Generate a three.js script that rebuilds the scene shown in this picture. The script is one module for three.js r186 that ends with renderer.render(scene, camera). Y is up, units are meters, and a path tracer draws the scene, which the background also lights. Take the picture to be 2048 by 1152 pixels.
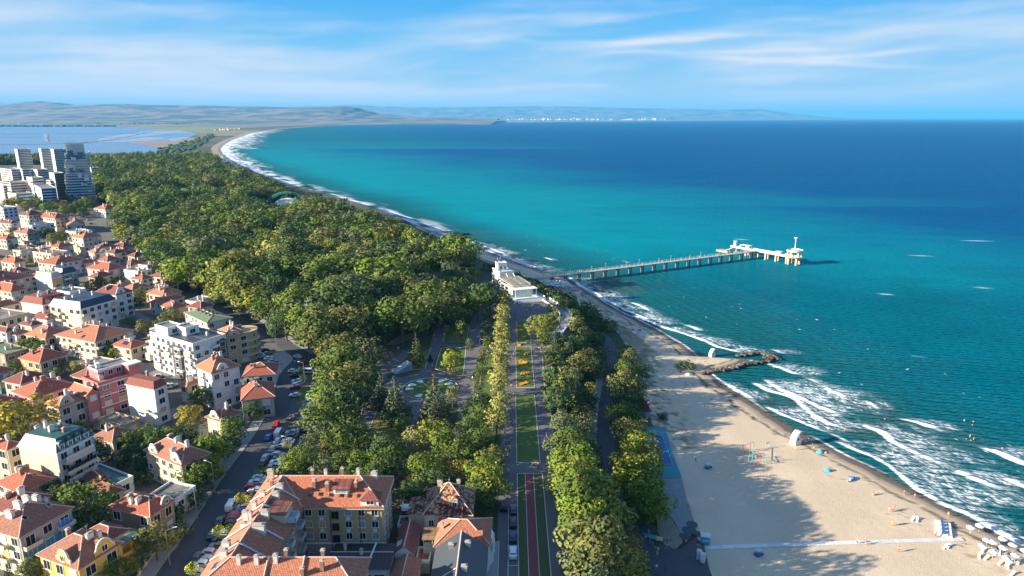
import * as THREE from 'three';
import { mergeGeometries, mergeVertices, toCreasedNormals } from 'three/addons/utils/BufferGeometryUtils.js';
import { MarchingCubes } from 'three/addons/objects/MarchingCubes.js';

// ---------- camera, sky, sun, exposure ----------
const scene = new THREE.Scene();
const camera = new THREE.PerspectiveCamera(45.76, 16 / 9, 1, 120000);
const PITCH = THREE.MathUtils.degToRad(14.03);
camera.position.set(0, 100, 0);
camera.rotation.x = -PITCH;
const renderer = new THREE.WebGLRenderer();
renderer.toneMapping = THREE.LinearToneMapping;
const EXPOSURE = 3.0;
renderer.toneMappingExposure = EXPOSURE;
renderer.shadowMap.enabled = true;
const sun = new THREE.DirectionalLight(new THREE.Color(1, 0.88, 0.69), 5);
sun.position.set(-1000 * 0.905, 1000 * 0.305, 1000 * 0.25);
sun.target.position.set(0, 0, 0);
sun.position.add(new THREE.Vector3(0, 0, -300)); sun.target.position.set(0, 0, -300);
sun.castShadow = true;
Object.assign(sun.shadow.camera, { left: -700, right: 700, top: 500, bottom: -500, near: 1, far: 3000 });
sun.shadow.mapSize.set(4096, 4096);
scene.add(sun, sun.target);

// ---------- small maths ----------
const lerp = THREE.MathUtils.lerp, clamp = THREE.MathUtils.clamp;
const sstep = (a, b, x) => { const t = clamp((x - a) / (b - a), 0, 1); return t * t * (3 - 2 * t); };
function rng(seed) { let a = seed >>> 0; return () => { a = (a + 0x6d2b79f5) | 0; let t = Math.imul(a ^ (a >>> 15), 1 | a); t = (t + Math.imul(t ^ (t >>> 7), 61 | t)) ^ t; return ((t ^ (t >>> 14)) >>> 0) / 4294967296; }; }
function hash(x, y) { let h = Math.imul(x, 374761393) + Math.imul(y, 668265263); h = Math.imul(h ^ (h >>> 13), 1274126177); return ((h ^ (h >>> 16)) >>> 0) / 4294967296; }
function vnoise(x, y, per = 0) {
  const ix = Math.floor(x), iy = Math.floor(y), fx = x - ix, fy = y - iy, u = fx * fx * (3 - 2 * fx), v = fy * fy * (3 - 2 * fy);
  const w = per ? (k) => ((k % per) + per) % per : (k) => k;
  const a = hash(w(ix), w(iy)), b = hash(w(ix + 1), w(iy)), c = hash(w(ix), w(iy + 1)), d = hash(w(ix + 1), w(iy + 1));
  return lerp(lerp(a, b, u), lerp(c, d, u), v);
}
function fbm(x, y, oct = 4, per = 0) { let s = 0, a = 0.5, n = 0; for (let i = 0; i < oct; i++) { s += a * vnoise(x + i * 17 * (per ? 0 : 1), y, per); n += a; a *= 0.5; x *= 2; y *= 2; per *= 2; } return s / n; }
const lin = (r, g, b) => new THREE.Color().setRGB(r / 255, g / 255, b / 255, THREE.SRGBColorSpace);
// where the view ray through photograph point (u, v) meets the height y: used to read places off the photograph
function px(u, v, y = 0) {
  const a = (u - 1024) / 1365, b = (576 - v) / 1365, dy = -Math.sin(PITCH) + b * Math.cos(PITCH), dz = -Math.cos(PITCH) - b * Math.sin(PITCH), t = (y - 100) / dy;
  return [a * t, dz * t];
}

// ---------- sky ----------
{
  const W = 2560, H = 1280, data = new Float32Array(W * H * 4);
  const stops = [[0, 186, 212, 230], [1.5, 178, 212, 236], [3.5, 150, 205, 242], [6, 118, 196, 245], [9, 80, 178, 246], [14, 66, 158, 236], [28, 66, 144, 220], [90, 52, 118, 196]].map(([e, r, g, b]) => [e, lin(r, g, b)]);
  const base = (e, c) => { let i = 0; while (i < stops.length - 2 && stops[i + 1][0] < e) i++; c.copy(stops[i][1]).lerp(stops[i + 1][1], clamp((e - stops[i][0]) / (stops[i + 1][0] - stops[i][0]), 0, 1)); };
  const c = new THREE.Color(), cloud = lin(238, 240, 246), K = 1 / EXPOSURE;
  for (let r = 0; r < H; r++) {
    const el = ((r + 0.5) / H - 0.5) * 180;
    for (let q = 0; q < W; q++) {
      const az = ((q + 0.5) / W - 0.5) * 360 + 90;          // 0 straight ahead, growing to the right
      const o = (r * W + q) * 4;
      if (el > 75) { base(el, c); data[o] = c.r * K; data[o + 1] = c.g * K; data[o + 2] = c.b * K; data[o + 3] = 1; continue; }
      if (el < 0) { data[o] = 0.30 * K; data[o + 1] = 0.42 * K; data[o + 2] = 0.5 * K; data[o + 3] = 1; continue; }
      base(el, c);
      // cirrus: a high veil in long streaks, seen nearly edge on
      const A = az > 180 ? az - 360 : az, k = Math.pow(el + 0.6, 0.85);
      const wob = (vnoise(A * 0.05 + 3, k * 0.4) - 0.5) * 1.1 + (fbm(A * 0.2, k * 1.2, 3) - 0.5) * 0.5;
      const x = A * 0.055 + 41, y = k * 0.95 + wob - A * 0.018;
      const veil = fbm(x * 0.9 + 7, y * 0.75 + 2.3, 4), fine = fbm(x * 2.4 + wob * 0.6, y * 2.6 + 9, 5), thread = fbm(x * 1.3 + y * 0.3, y * 7, 4);
      const side = 0.13 * sstep(20, -25, A) * sstep(70, 40, Math.abs(A)) - 0.10 * sstep(5, 9.5, el) * sstep(14, 9, el);
      let d = sstep(0.36, 0.86, veil * 0.6 + fine * 0.4 + side) * (0.62 + 0.4 * thread);
      d *= sstep(0.2, 2.2, el) * 0.95;
      // a few straight contrails over the sea
      for (const [a0, e0, sl, w, len] of [[16, 4.9, -0.012, 0.13, 12], [13, 5.8, 0.055, 0.2, 8], [22, 4.0, -0.075, 0.16, 12], [24, 4.3, 0.055, 0.14, 8], [-52, 6, 0.05, 0.2, 12], [80, 7, -0.05, 0.2, 14]]) {
        const t = (el - e0 - sl * (A - a0) - 0.15 * (vnoise(A * 0.5, a0) - 0.5)) / w; d += 0.5 * Math.exp(-t * t) * sstep(len, len * 0.4, Math.abs(A - a0)) * (0.5 + fine);
      }
      d = clamp(d, 0, 0.92) * (1 - 0.35 * sstep(25, 70, el));
      c.lerp(cloud, d);
      data[o] = c.r * K; data[o + 1] = c.g * K; data[o + 2] = c.b * K; data[o + 3] = 1;
    }
  }
  const t = new THREE.DataTexture(data, W, H, THREE.RGBAFormat, THREE.FloatType);
  t.mapping = THREE.EquirectangularReflectionMapping; t.magFilter = t.minFilter = THREE.LinearFilter; t.colorSpace = THREE.LinearSRGBColorSpace; t.needsUpdate = true;
  scene.background = t; scene.environment = t;
}
scene.fog = new THREE.FogExp2(new THREE.Color(0.11, 0.50, 0.95), 2.8e-5);

// ---------- naming, tagging, geometry helpers ----------
const used = new Map();
function numbered(n) { const k = used.get(n) || 0; used.set(n, k + 1); return k ? n + '_' + String(k).padStart(3, '0') : n; }
function tag(o, label, category, group, kind) { if (label) o.userData.label = label; if (category) o.userData.category = category; if (group) o.userData.group = group; if (kind) o.userData.kind = kind; return o; }
function thing(name, label, category, [x, y, z] = [0, 0, 0], turn = 0, group) { const o = new THREE.Group(); o.name = numbered(name); o.position.set(x, y, z); o.rotation.y = turn; scene.add(o); return tag(o, label, category, group); }
function part(name, geo, mat, parent, pos, turn) { const m = new THREE.Mesh(geo, mat); m.name = name; m.castShadow = m.receiveShadow = true; if (pos) m.position.set(...pos); if (turn) m.rotation.y = turn; parent.add(m); return m; }
function struct(name, geo, mat, kind = 'structure') { const m = new THREE.Mesh(geo, mat); m.name = numbered(name); m.castShadow = m.receiveShadow = true; m.userData.kind = kind; scene.add(m); return m; }
function box(w, h, d, x = 0, y = 0, z = 0, ry = 0) { const g = new THREE.BoxGeometry(w, h, d); if (ry) g.rotateY(ry); return g.translate(x, y, z); }
function cyl(r0, r1, h, x = 0, y = 0, z = 0, n = 8) { return new THREE.CylinderGeometry(r1, r0, h, n).translate(x, y + h / 2, z); }
function beam(a, b, r, n = 6) { const A = new THREE.Vector3(...a), B = new THREE.Vector3(...b), d = B.clone().sub(A), g = new THREE.CylinderGeometry(r, r, d.length(), n); g.applyQuaternion(new THREE.Quaternion().setFromUnitVectors(new THREE.Vector3(0, 1, 0), d.normalize())); return g.translate(...A.add(B).multiplyScalar(0.5).toArray()); }
const merge = (a) => (a.length === 1 ? a[0] : mergeGeometries(a.map((g) => (g.index ? g.toNonIndexed() : g)).map((g) => { for (const k of Object.keys(g.attributes)) if (!['position', 'normal', 'uv'].includes(k)) g.deleteAttribute(k); return g; })));
function tri(points, uvs) { const g = new THREE.BufferGeometry(); g.setAttribute('position', new THREE.Float32BufferAttribute(points, 3)); g.setAttribute('uv', new THREE.Float32BufferAttribute(uvs, 2)); g.computeVertexNormals(); return g; }
// a quad a b c d (counterclockwise) with uv in metres along its own edges
function quads(list) {
  const P = [], U = [];
  for (const q of list) {
    const v = q.map((p) => new THREE.Vector3(...p)), e = v[1].clone().sub(v[0]).normalize(), n = e.clone().cross(v[v.length - 1].clone().sub(v[0])).normalize(), f = n.clone().cross(e);
    for (let i = 1; i < v.length - 1; i++) for (const k of [0, i, i + 1]) { P.push(v[k].x, v[k].y, v[k].z); const r = v[k].clone().sub(v[0]); U.push(r.dot(e) + v[0].x, r.dot(f)); }
  }
  return tri(P, U);
}
function uvWorld(g, s = 1) { const p = g.attributes.position, u = new Float32Array(p.count * 2); for (let i = 0; i < p.count; i++) { u[i * 2] = p.getX(i) * s; u[i * 2 + 1] = -p.getZ(i) * s; } g.setAttribute('uv', new THREE.BufferAttribute(u, 2)); return g; }
// a flat sheet with outline pts [[x, z], ...] at height y (a number or a function of x, z)
function sheetGeo(pts, y, holes = []) {
  const s = new THREE.Shape(pts.map(([x, z]) => new THREE.Vector2(x, -z)));
  for (const h of holes) s.holes.push(new THREE.Path(h.map(([x, z]) => new THREE.Vector2(x, -z))));
  const g = new THREE.ShapeGeometry(s, 1).rotateX(-Math.PI / 2), p = g.attributes.position;
  for (let i = 0; i < p.count; i++) p.setY(i, typeof y === 'number' ? y : y(p.getX(i), p.getZ(i)));
  g.computeVertexNormals();
  return uvWorld(g);
}
// a ribbon along a centre line, resampled and smooth; width w; height y(x, z)
function smooth(pts, step = 4) { const c = new THREE.CatmullRomCurve3(pts.map(([x, z]) => new THREE.Vector3(x, 0, z)), false, 'centripetal'); const n = Math.max(2, Math.ceil(c.getLength() / step)); return c.getSpacedPoints(n).map((p) => [p.x, p.z]); }
function ribbonGeo(line, w, y, off = 0, thick = 0) {
  const P = [], I = [], U = []; let s = 0;
  const f = typeof y === 'number' ? () => y : y;
  const cols = thick ? [[-w / 2, -thick], [-w / 2, 0], [w / 2, 0], [w / 2, -thick]] : [[-w / 2, 0], [w / 2, 0]];
  const groups = thick ? [[0, 1], [1, 2], [2, 3]] : [[0, 1]];
  line.forEach(([x, z], i) => {
    const a = line[Math.max(0, i - 1)], b = line[Math.min(line.length - 1, i + 1)], L = Math.hypot(b[0] - a[0], b[1] - a[1]) || 1, nx = -(b[1] - a[1]) / L, nz = (b[0] - a[0]) / L;
    if (i) s += Math.hypot(x - line[i - 1][0], z - line[i - 1][1]);
    for (const g of groups) for (const k of g) { const [o, h] = cols[k]; P.push(x + nx * (o + off), f(x, z) + h, z + nz * (o + off)); U.push(o, s); }
    if (i) { const n = groups.length * 2, r0 = (i - 1) * n, r1 = i * n; for (let k = 0; k < groups.length; k++) { const a0 = r0 + 2 * k, b0 = a0 + 1, a1 = r1 + 2 * k, b1 = a1 + 1; I.push(a0, a1, b0, b0, a1, b1); } }
  });
  const g = new THREE.BufferGeometry(); g.setAttribute('position', new THREE.Float32BufferAttribute(P, 3)); g.setAttribute('uv', new THREE.Float32BufferAttribute(U, 2)); g.setIndex(I); g.computeVertexNormals();
  return g;
}
// tiling noise textures
function tex(n, f, srgb = true) {
  const d = new Uint8Array(n * n * 4);
  for (let j = 0; j < n; j++) for (let i = 0; i < n; i++) { const v = f(i / n, j / n), o = (j * n + i) * 4; for (let k = 0; k < 3; k++) d[o + k] = clamp(v[k] * 255, 0, 255); d[o + 3] = 255; }
  const t = new THREE.DataTexture(d, n, n); t.wrapS = t.wrapT = THREE.RepeatWrapping; t.magFilter = THREE.LinearFilter; t.minFilter = THREE.LinearMipmapLinearFilter; t.generateMipmaps = true; if (srgb) t.colorSpace = THREE.SRGBColorSpace; t.needsUpdate = true; return t;
}
const rep = (t, m) => { const c = t.clone(); c.repeat.set(1 / m, 1 / m); c.needsUpdate = true; return c; };
const grain = tex(256, (u, v) => { const a = fbm(u * 24, v * 24, 4, 24), b = vnoise(u * 96, v * 96, 96), k = 0.94 + 0.16 * (a - 0.5) + 0.09 * (b - 0.5); return [k, k, k]; });
const blotch = tex(512, (u, v) => { const a = fbm(u * 28, v * 28, 5, 28), b = vnoise(u * 120, v * 120, 120), k = 0.86 + 0.42 * (a - 0.5) + 0.2 * (b - 0.5); return [k, k, k * 0.99]; });
const std = (c, o = {}) => new THREE.MeshStandardMaterial({ color: Array.isArray(c) ? new THREE.Color(...c) : c, roughness: 0.85, ...o });
// ---------- the lie of the land: town plateau, bluff, beach, bay ----------
function edge(list, y, extra = []) { return [...extra, ...list.map(([u, v]) => { const [x, z] = px(u, v, y); return [z, x]; })].sort((a, b) => b[0] - a[0]); }
function along(tab) { return (z) => { let i = 0; if (z >= tab[0][0]) i = 0; else if (z <= tab[tab.length - 1][0]) i = tab.length - 2; else { let a = 0, b = tab.length - 1; while (b - a > 1) { const m = (a + b) >> 1; if (tab[m][0] >= z) a = m; else b = m; } i = a; } const [z0, x0] = tab[i], [z1, x1] = tab[i + 1]; return lerp(x0, x1, (z - z0) / (z1 - z0)); }; }
const SEA = -14;
const waterRaw = along(edge([[2048, 1098], [1980, 1062], [1900, 1022], [1830, 985], [1770, 950], [1700, 917], [1650, 890], [1590, 862], [1530, 826], [1470, 785], [1425, 754], [1400, 726], [1385, 703], [1330, 668], [1260, 634], [1200, 599], [1162, 575], [1130, 555], [1084, 542.5], [1038, 527], [960, 497], [900, 476], [800, 437], [700, 406], [600, 380], [520, 348], [472, 326], [447, 310], [440, 298], [447, 290], [462, 281], [500, 267], [560, 258], [640, 252], [750, 248.2], [1000, 245.6], [1100, 244.4], [1330, 242.2]], SEA, [[60, 330], [-60, 222]]));
const spit = (z) => 25 * (z > -312 ? clamp(1 - (z + 312) / 18, 0, 1) : sstep(-318, -312, z));       // sand held by the groyne
const waterX = (z) => { const w = Math.max(4, -z * 0.03); return (waterRaw(z - w) + waterRaw(z) * 2 + waterRaw(z + w)) / 4 + spit(z); };
const toeRaw = along(edge([[1425, 1152], [1400, 1100], [1385, 1040], [1345, 960], [1312, 870], [1288, 800], [1272, 740], [1258, 700], [1236, 665], [1180, 622], [1112, 588], [1062, 566], [1005, 540], [935, 508], [890, 486], [800, 448]], -11.5, [[60, 40]]));
const toeX = (z) => (z > -680 ? Math.min(toeRaw(z), waterX(z) - 14) : waterX(z) - lerp(14, 34, sstep(-900, -2600, z)));
const topRaw = along(edge([[1100, 1152], [1098, 1000], [1094, 850], [1092, 760], [1108, 690], [1146, 650], [1140, 628], [1098, 602], [1058, 580], [1010, 556], [930, 526], [880, 502]], 0, [[60, 8]]));
const topX = (z) => Math.min(z > -600 ? topRaw(z) : toeX(z) - 22, toeX(z) - 6);
const roadX = along(edge([[1176, 660], [1208, 676], [1222, 700], [1219, 760], [1212, 820], [1208, 880], [1212, 940], [1224, 1000], [1258, 1060], [1290, 1110], [1312, 1152]], -10.6, [[60, 30]]));
const plateau = (z) => -11.6 * sstep(-1250, -2050, z);
function landY(x, z) {
  const t = topX(z), e = toeX(z), w = waterX(z), p = plateau(z);
  if (x < t) return p;
  const q = z > -352 ? Math.min(e, roadX(z) - 4.5) : e;          // the bench that carries the lower promenade
  if (q < e - 0.5 && x >= q && x < e) return lerp(-10.7, -11.5, (x - q) / (e - q));
  if (x < e) return lerp(p, Math.min(p, q < e - 0.5 ? -10.7 : -11.5), sstep(t, Math.max(q, t + 4), x));
  const s = (x - e) / (w - e);
  return lerp(-11.5, SEA, Math.min(s, 1) ** 1.15) - (s > 1 ? Math.min(6, (x - w) * 0.08) : 0);
}
const zRows = []; for (let z = 60; z > -90000; z -= Math.max(3.2, Math.abs(z) * 0.012)) zRows.push(z);
function stripGeo(colsAt, rows, yOf, colOf) {
  const P = [], C = [], I = [], n = colsAt(rows[0]).length, c = new THREE.Color();
  rows.forEach((z, i) => { colsAt(z).forEach((x, j) => { P.push(x, yOf(x, z), z); colOf(x, z, c); C.push(c.r, c.g, c.b); if (i && j) { const a = (i - 1) * n + j - 1, b = i * n + j - 1; I.push(a, a + 1, b, b, a + 1, b + 1); } }); });
  const g = new THREE.BufferGeometry(); g.setAttribute('position', new THREE.Float32BufferAttribute(P, 3)); g.setAttribute('color', new THREE.Float32BufferAttribute(C, 3)); g.setIndex(I); g.computeVertexNormals();
  return uvWorld(g);
}
{ // ground: grass and soil of the park, the paved town, fields and salt flats beyond
  const offs = [0, -1, -2.5, -4.5, -7, -10, -14, -18]; for (let s = 22; s < 70000; s *= s < 500 ? 1.05 : 1.14) offs.push(-s); 
  const soil = new THREE.Color(0.15, 0.115, 0.065), grass = new THREE.Color(0.055, 0.085, 0.02), pave = new THREE.Color(0.17, 0.16, 0.145), field = new THREE.Color(0.30, 0.25, 0.13), wood = new THREE.Color(0.035, 0.06, 0.025), dry = new THREE.Color(0.34, 0.29, 0.19), crop = new THREE.Color(0.22, 0.28, 0.07), bare = new THREE.Color(0.26, 0.18, 0.13);
  const g = stripGeo((z) => offs.map((o) => toeX(z) + o).reverse(), zRows, landY, (x, z, c) => {
    const n = fbm(x * 0.03 + 50, z * 0.03 + 90, 4);
    c.copy(grass).lerp(soil, sstep(0.42, 0.62, n));
    const town = sstep(4, -4, x - (-62 - Math.max(0, -z - 200) * 0.12 - Math.max(0, -z - 330) * 0.34)); if (z > -1000) c.lerp(pave, town * 0.8);
    const far = sstep(-1500, -2100, z);
    if (far > 0) {
      const k = fbm(x / 900 + 9, z / 420 + 4, 3), k2 = fbm(x / 260 + 1, z / 160, 3), f = new THREE.Color().copy(field).lerp(dry, sstep(0.35, 0.55, k)); f.lerp(wood, sstep(0.50, 0.62, k2)); f.lerp(bare, 0.7 * sstep(0.62, 0.7, fbm(x / 1500, z / 500 + 7, 2)));
      f.lerp(crop, sstep(-5200, -5600, z) * sstep(-9000, -8200, z) * sstep(-4300, -3600, x) * sstep(0.25, 0.4, k));
      f.lerp(wood, sstep(700, 300, toeX(z) - x) * sstep(-5600, -7000, z) * 0.85); f.lerp(wood, 0.75 * sstep(700, 350, toeX(z) - x) * sstep(-4600, -3800, z));
      c.lerp(f, far);
    }
  });
  struct('ground', g, std(0xffffff, { vertexColors: true, roughness: 1, map: rep(blotch, 12) }));
}
{ // beach: dry sand, wet sand by the water, a line of washed-up weed
  const dry = new THREE.Color(0.72, 0.565, 0.385), wet = new THREE.Color(0.15, 0.115, 0.085), weed = new THREE.Color(0.05, 0.037, 0.02), damp = new THREE.Color(0.27, 0.21, 0.15), dune = new THREE.Color(0.17, 0.17, 0.08);
  const rows = []; for (let z = 60; z > -3200; z -= Math.max(0.7, Math.abs(z) * 0.0038)) rows.push(z);
  for (let z = rows[rows.length - 1] - 60; z > -80000; z *= 1.06) rows.push(z);
  const g = stripGeo((z) => { const a = toeX(z), b = waterX(z), r = []; for (let i = 0; i <= 84; i++) r.push(lerp(a, b, i / 84)); for (const o of [2, 5, 10, 20, 45, 80]) r.push(b + o); return r; }, rows,
    (x, z) => landY(x, z) + 0.09 * (fbm(x * 0.35, z * 0.35, 3) - 0.5) * (z > -700 ? 1 : 0) + 0.004, (x, z, c) => {
      const d = waterX(z) - x, n = fbm(x * 0.09 + 7, z * 0.09, 4), m = fbm(x * 0.5, z * 0.5 + 40, 3), tide = 5.0 + 5 * (n - 0.5);
      c.copy(dry).multiplyScalar(0.88 + 0.24 * n); if (z < -1100) c.lerp(damp, 0.7);
      c.lerp(damp, sstep(tide + 3.2, tide - 1.5, d) * 0.75);
      c.lerp(wet, sstep(tide - 1.2, tide - 2.6, d));
      const weedLine = Math.exp(-(((d - tide - 3.2 - 2.4 * (m - 0.5)) / 0.95) ** 2)) * sstep(0.3, 0.5, m + 0.1 * n) + 0.8 * sstep(0.6, 0.7, fbm(x * 0.8, z * 0.8 + 9, 3)) * sstep(14, 5, Math.abs(d - tide - 6)) * sstep(0.5, 0.62, n);
      c.lerp(weed, clamp(weedLine, 0, 1) * 0.9);
      if (z < -300 && z > -560) c.lerp(damp, 0.85 * sstep(0.53, 0.66, fbm(x * 0.05 + 3, z * 0.025 + d * 0.05, 4)) * sstep(4, 12, d));   // pools of damp, weedy sand
      const e = x - toeX(z); if (z < -215 && z > -420) c.lerp(dune, 0.9 * sstep(18, 8, e) * sstep(0.46, 0.6, m * 0.6 + n * 0.4));   // beach grass below the bluff
    });
  struct('beach', g, std(0xffffff, { vertexColors: true, roughness: 0.95, map: rep(grain, 3.2), bumpMap: rep(blotch, 7), bumpScale: 0.1 }));
}
// ---------- sea ----------
const seaColour = (() => {
  const near = new THREE.Color(0.006, 0.105, 0.12), south = new THREE.Color(0.0, 0.122, 0.17), north = new THREE.Color(0.0, 0.235, 0.285), blue = new THREE.Color(0.0, 0.082, 0.215), deep = new THREE.Color(0.0, 0.05, 0.18), t = new THREE.Color();
  return (x, z, d, c) => {
    const n = fbm(x / 160 + 30, z / 160, 4), n2 = fbm(x / 420 + 5, z / 500, 4), dd = d * (0.75 + 0.5 * n);
    t.copy(south).lerp(north, sstep(-400, -640, z + 130 * (n - 0.5)) * sstep(-4200, -1500, z));
    c.copy(near).lerp(t, sstep(15, 110, dd)).lerp(blue, sstep(110, 600, dd + 150 * (n2 - 0.5))).lerp(deep, sstep(900, 5000, d + 500 * (n2 - 0.5)));
    c.multiplyScalar(0.86 + 0.28 * fbm(x / 34, z / 20, 3));
  };
})();
const coastAt = (x, z) => (x - waterX(z)) * (z > -900 ? 0.86 : z > -2600 ? 0.7 : 0.35);
const SURF = 92;
// breaking waves: crests read off the photograph, kept as distance offshore against distance along the shore
const crests = [
  [[[1450, 767], [1480, 784], [1504, 798]], 0.8, 5], [[[1533, 761], [1567, 782], [1604, 799], [1641, 816], [1675, 827]], 1, 17], [[[1511, 768], [1543, 784], [1575, 792], [1592, 799], [1611, 816], [1631, 833], [1660, 849], [1685, 855]], 1, 13],
  [[[1614, 756], [1641, 767]], 0.9, 4], [[[1650, 772], [1665, 784], [1689, 794]], 1.1, 5], [[[1538, 816], [1567, 831], [1604, 845], [1645, 861]], 0.7, 9], [[[1733, 804], [1750, 816]], 0.8, 6], [[[1536, 728], [1567, 739], [1597, 749]], 0.8, 10],
  [[[1727, 850], [1761, 863], [1784, 882], [1819, 902], [1853, 916], [1885, 927]], 1.1, 16], [[[1813, 840], [1842, 847], [1877, 859]], 1, 6], [[[1663, 869], [1692, 882]], 0.7, 5], [[[1678, 885], [1715, 902], [1750, 916], [1784, 935], [1807, 955], [1836, 978], [1859, 994], [1888, 1010]], 0.7, 20],
  [[[1915, 941], [1946, 958], [1995, 974]], 1.1, 14], [[[2012, 957], [2044, 971], [2090, 990]], 1, 10], [[[1888, 1010], [1946, 1033], [2003, 1068], [2041, 1088]], 0.9, 6], [[[1972, 898], [2003, 909], [2047, 927], [2090, 940]], 1.2, 14],
  [[[1270, 632], [1328, 655], [1372, 669], [1406, 680], [1436, 695], [1482, 705]], 0.9, 9], [[[1374, 651], [1399, 660]], 0.8, 3], [[[1265, 606], [1300, 621]], 0.9, 4], [[[1140, 556], [1160, 572], [1193, 588], [1232, 611], [1262, 625], [1300, 641]], 0.9, 10], [[[1000, 511], [1040, 525], [1087, 539]], 0.9, 8], [[[1090, 515], [1105, 520]], 0.7, 3], [[[920, 478], [960, 490], [1010, 508]], 0.9, 9], [[[1550, 700], [1566, 706]], 0.8, 8],
].map(([pts, w, tail], i) => { const p = pts.map(([u, v]) => { const [x, z] = px(u, v, SEA); return [-z, (x - waterX(z)) * 0.86]; }).sort((a, b) => a[0] - b[0]); return { p, w, tail, i, s0: p[0][0], s1: p[p.length - 1][0] }; });
function surfAt(s, d) {              // height and foam at a place s along the shore, d out from the waterline
  let h = 0.05 * Math.sin(d * 0.9 + 4 * fbm(s * 0.05, d * 0.05, 2)), foam = 0;
  const wig = 1.3 * (fbm(s * 0.16, d * 0.02, 2) - 0.5);
  for (const c of crests) {
    if (s < c.s0 - 4 || s > c.s1 + 4) continue;
    let k = 0; while (k < c.p.length - 2 && c.p[k + 1][0] < s) k++;
    const [a, b] = [c.p[k], c.p[k + 1]], t = d - lerp(a[1], b[1], clamp((s - a[0]) / (b[0] - a[0] || 1), -0.2, 1.2)) - wig;
    if (t < -4 || t > c.tail * 1.9 + 4) continue;
    const on = sstep(c.s0 - 3, c.s0 + 3, s) * sstep(c.s1 + 3, c.s1 - 3, s) * (0.72 + 0.28 * sstep(0.25, 0.55, vnoise(s * 0.13, c.i * 3.3)));
    const width = c.w * (0.9 + 0.9 * vnoise(s * 0.21, c.i * 1.7));
    h += on * 0.55 * c.w * Math.exp(-(t * t) / (t < 0 ? 0.5 : 5));
    foam = Math.max(foam, on * sstep(width * 1.15, width * 0.45, Math.abs(t)) * (0.7 + 0.5 * fbm(s * 0.5, d * 0.6, 2)));
    if (t > 0) { const tail = c.tail * (0.9 + 1.0 * vnoise(s * 0.07, c.i * 2.1)), lace = Math.abs(fbm(s * 0.42 + c.i * 3 + 0.6 * fbm(s * 0.9, d * 0.9, 2), d * 0.75, 4) - 0.5) * 2, patch = fbm(s * 0.13 + c.i, d * 0.16, 3), q = t / tail; foam = Math.max(foam, on * sstep(1.15, 0.5, q) * (0.10 + 0.72 * sstep(0.30 - 0.1 * q, 0.02, lace)) * sstep(0.30, 0.55, patch + 0.2 * (1 - q))); }
  }
  const north = sstep(490, 560, s), wash = 0.9 + 1.5 * (fbm(s * 0.06, 3, 3) - 0.5) * 2;
  foam = Math.max(foam, sstep(0.9, 0.2, Math.abs(d - wash)) * (0.25 + 0.75 * vnoise(s * 0.3, d)) * sstep(0.3, 0.5, vnoise(s * 0.05, 9)));
  if (north > 0 && d < 22) { const q = d / (9 + 7 * vnoise(s * 0.03, 4)), lace = Math.abs(fbm(s * 0.35, d * 0.5, 4) - 0.5) * 2; foam = Math.max(foam, north * sstep(1.2, 0.4, q) * sstep(0.42, 0.06, lace) * 0.85); }
  if (d > 30 && vnoise(s * 0.21 + 7, d * 0.42) > 0.965 && fbm(s * 0.02, d * 0.03, 2) > 0.45) foam = Math.max(foam, 0.7);   // stray whitecaps
  return [h * sstep(-2, 3, d), clamp(foam, 0, 1)];
}
const waveTex = tex(512, (u, v) => { let h = 0; const P = [[5, 11, 1, 0.1], [9, 15, 0.7, 0.6], [3, 19, 0.7, 0.3], [13, 27, 0.45, 0.8], [-4, 23, 0.5, 0.2], [17, 41, 0.3, 0.4]]; for (const [a, b, k, p] of P) h += k * (1 - 2 * Math.abs(((u * a + v * b + p + 0.55 * fbm(u * 4 + p * 9, v * 4, 3, 4)) % 1 + 1) % 1 - 0.5)) ; h = h / 3.65 + 0.25 * (fbm(u * 24, v * 48, 3, 24) - 0.5); return [h, h, h]; }, false);
const waterBump = rep(waveTex, 55); waterBump.rotation = 0.25;
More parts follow.
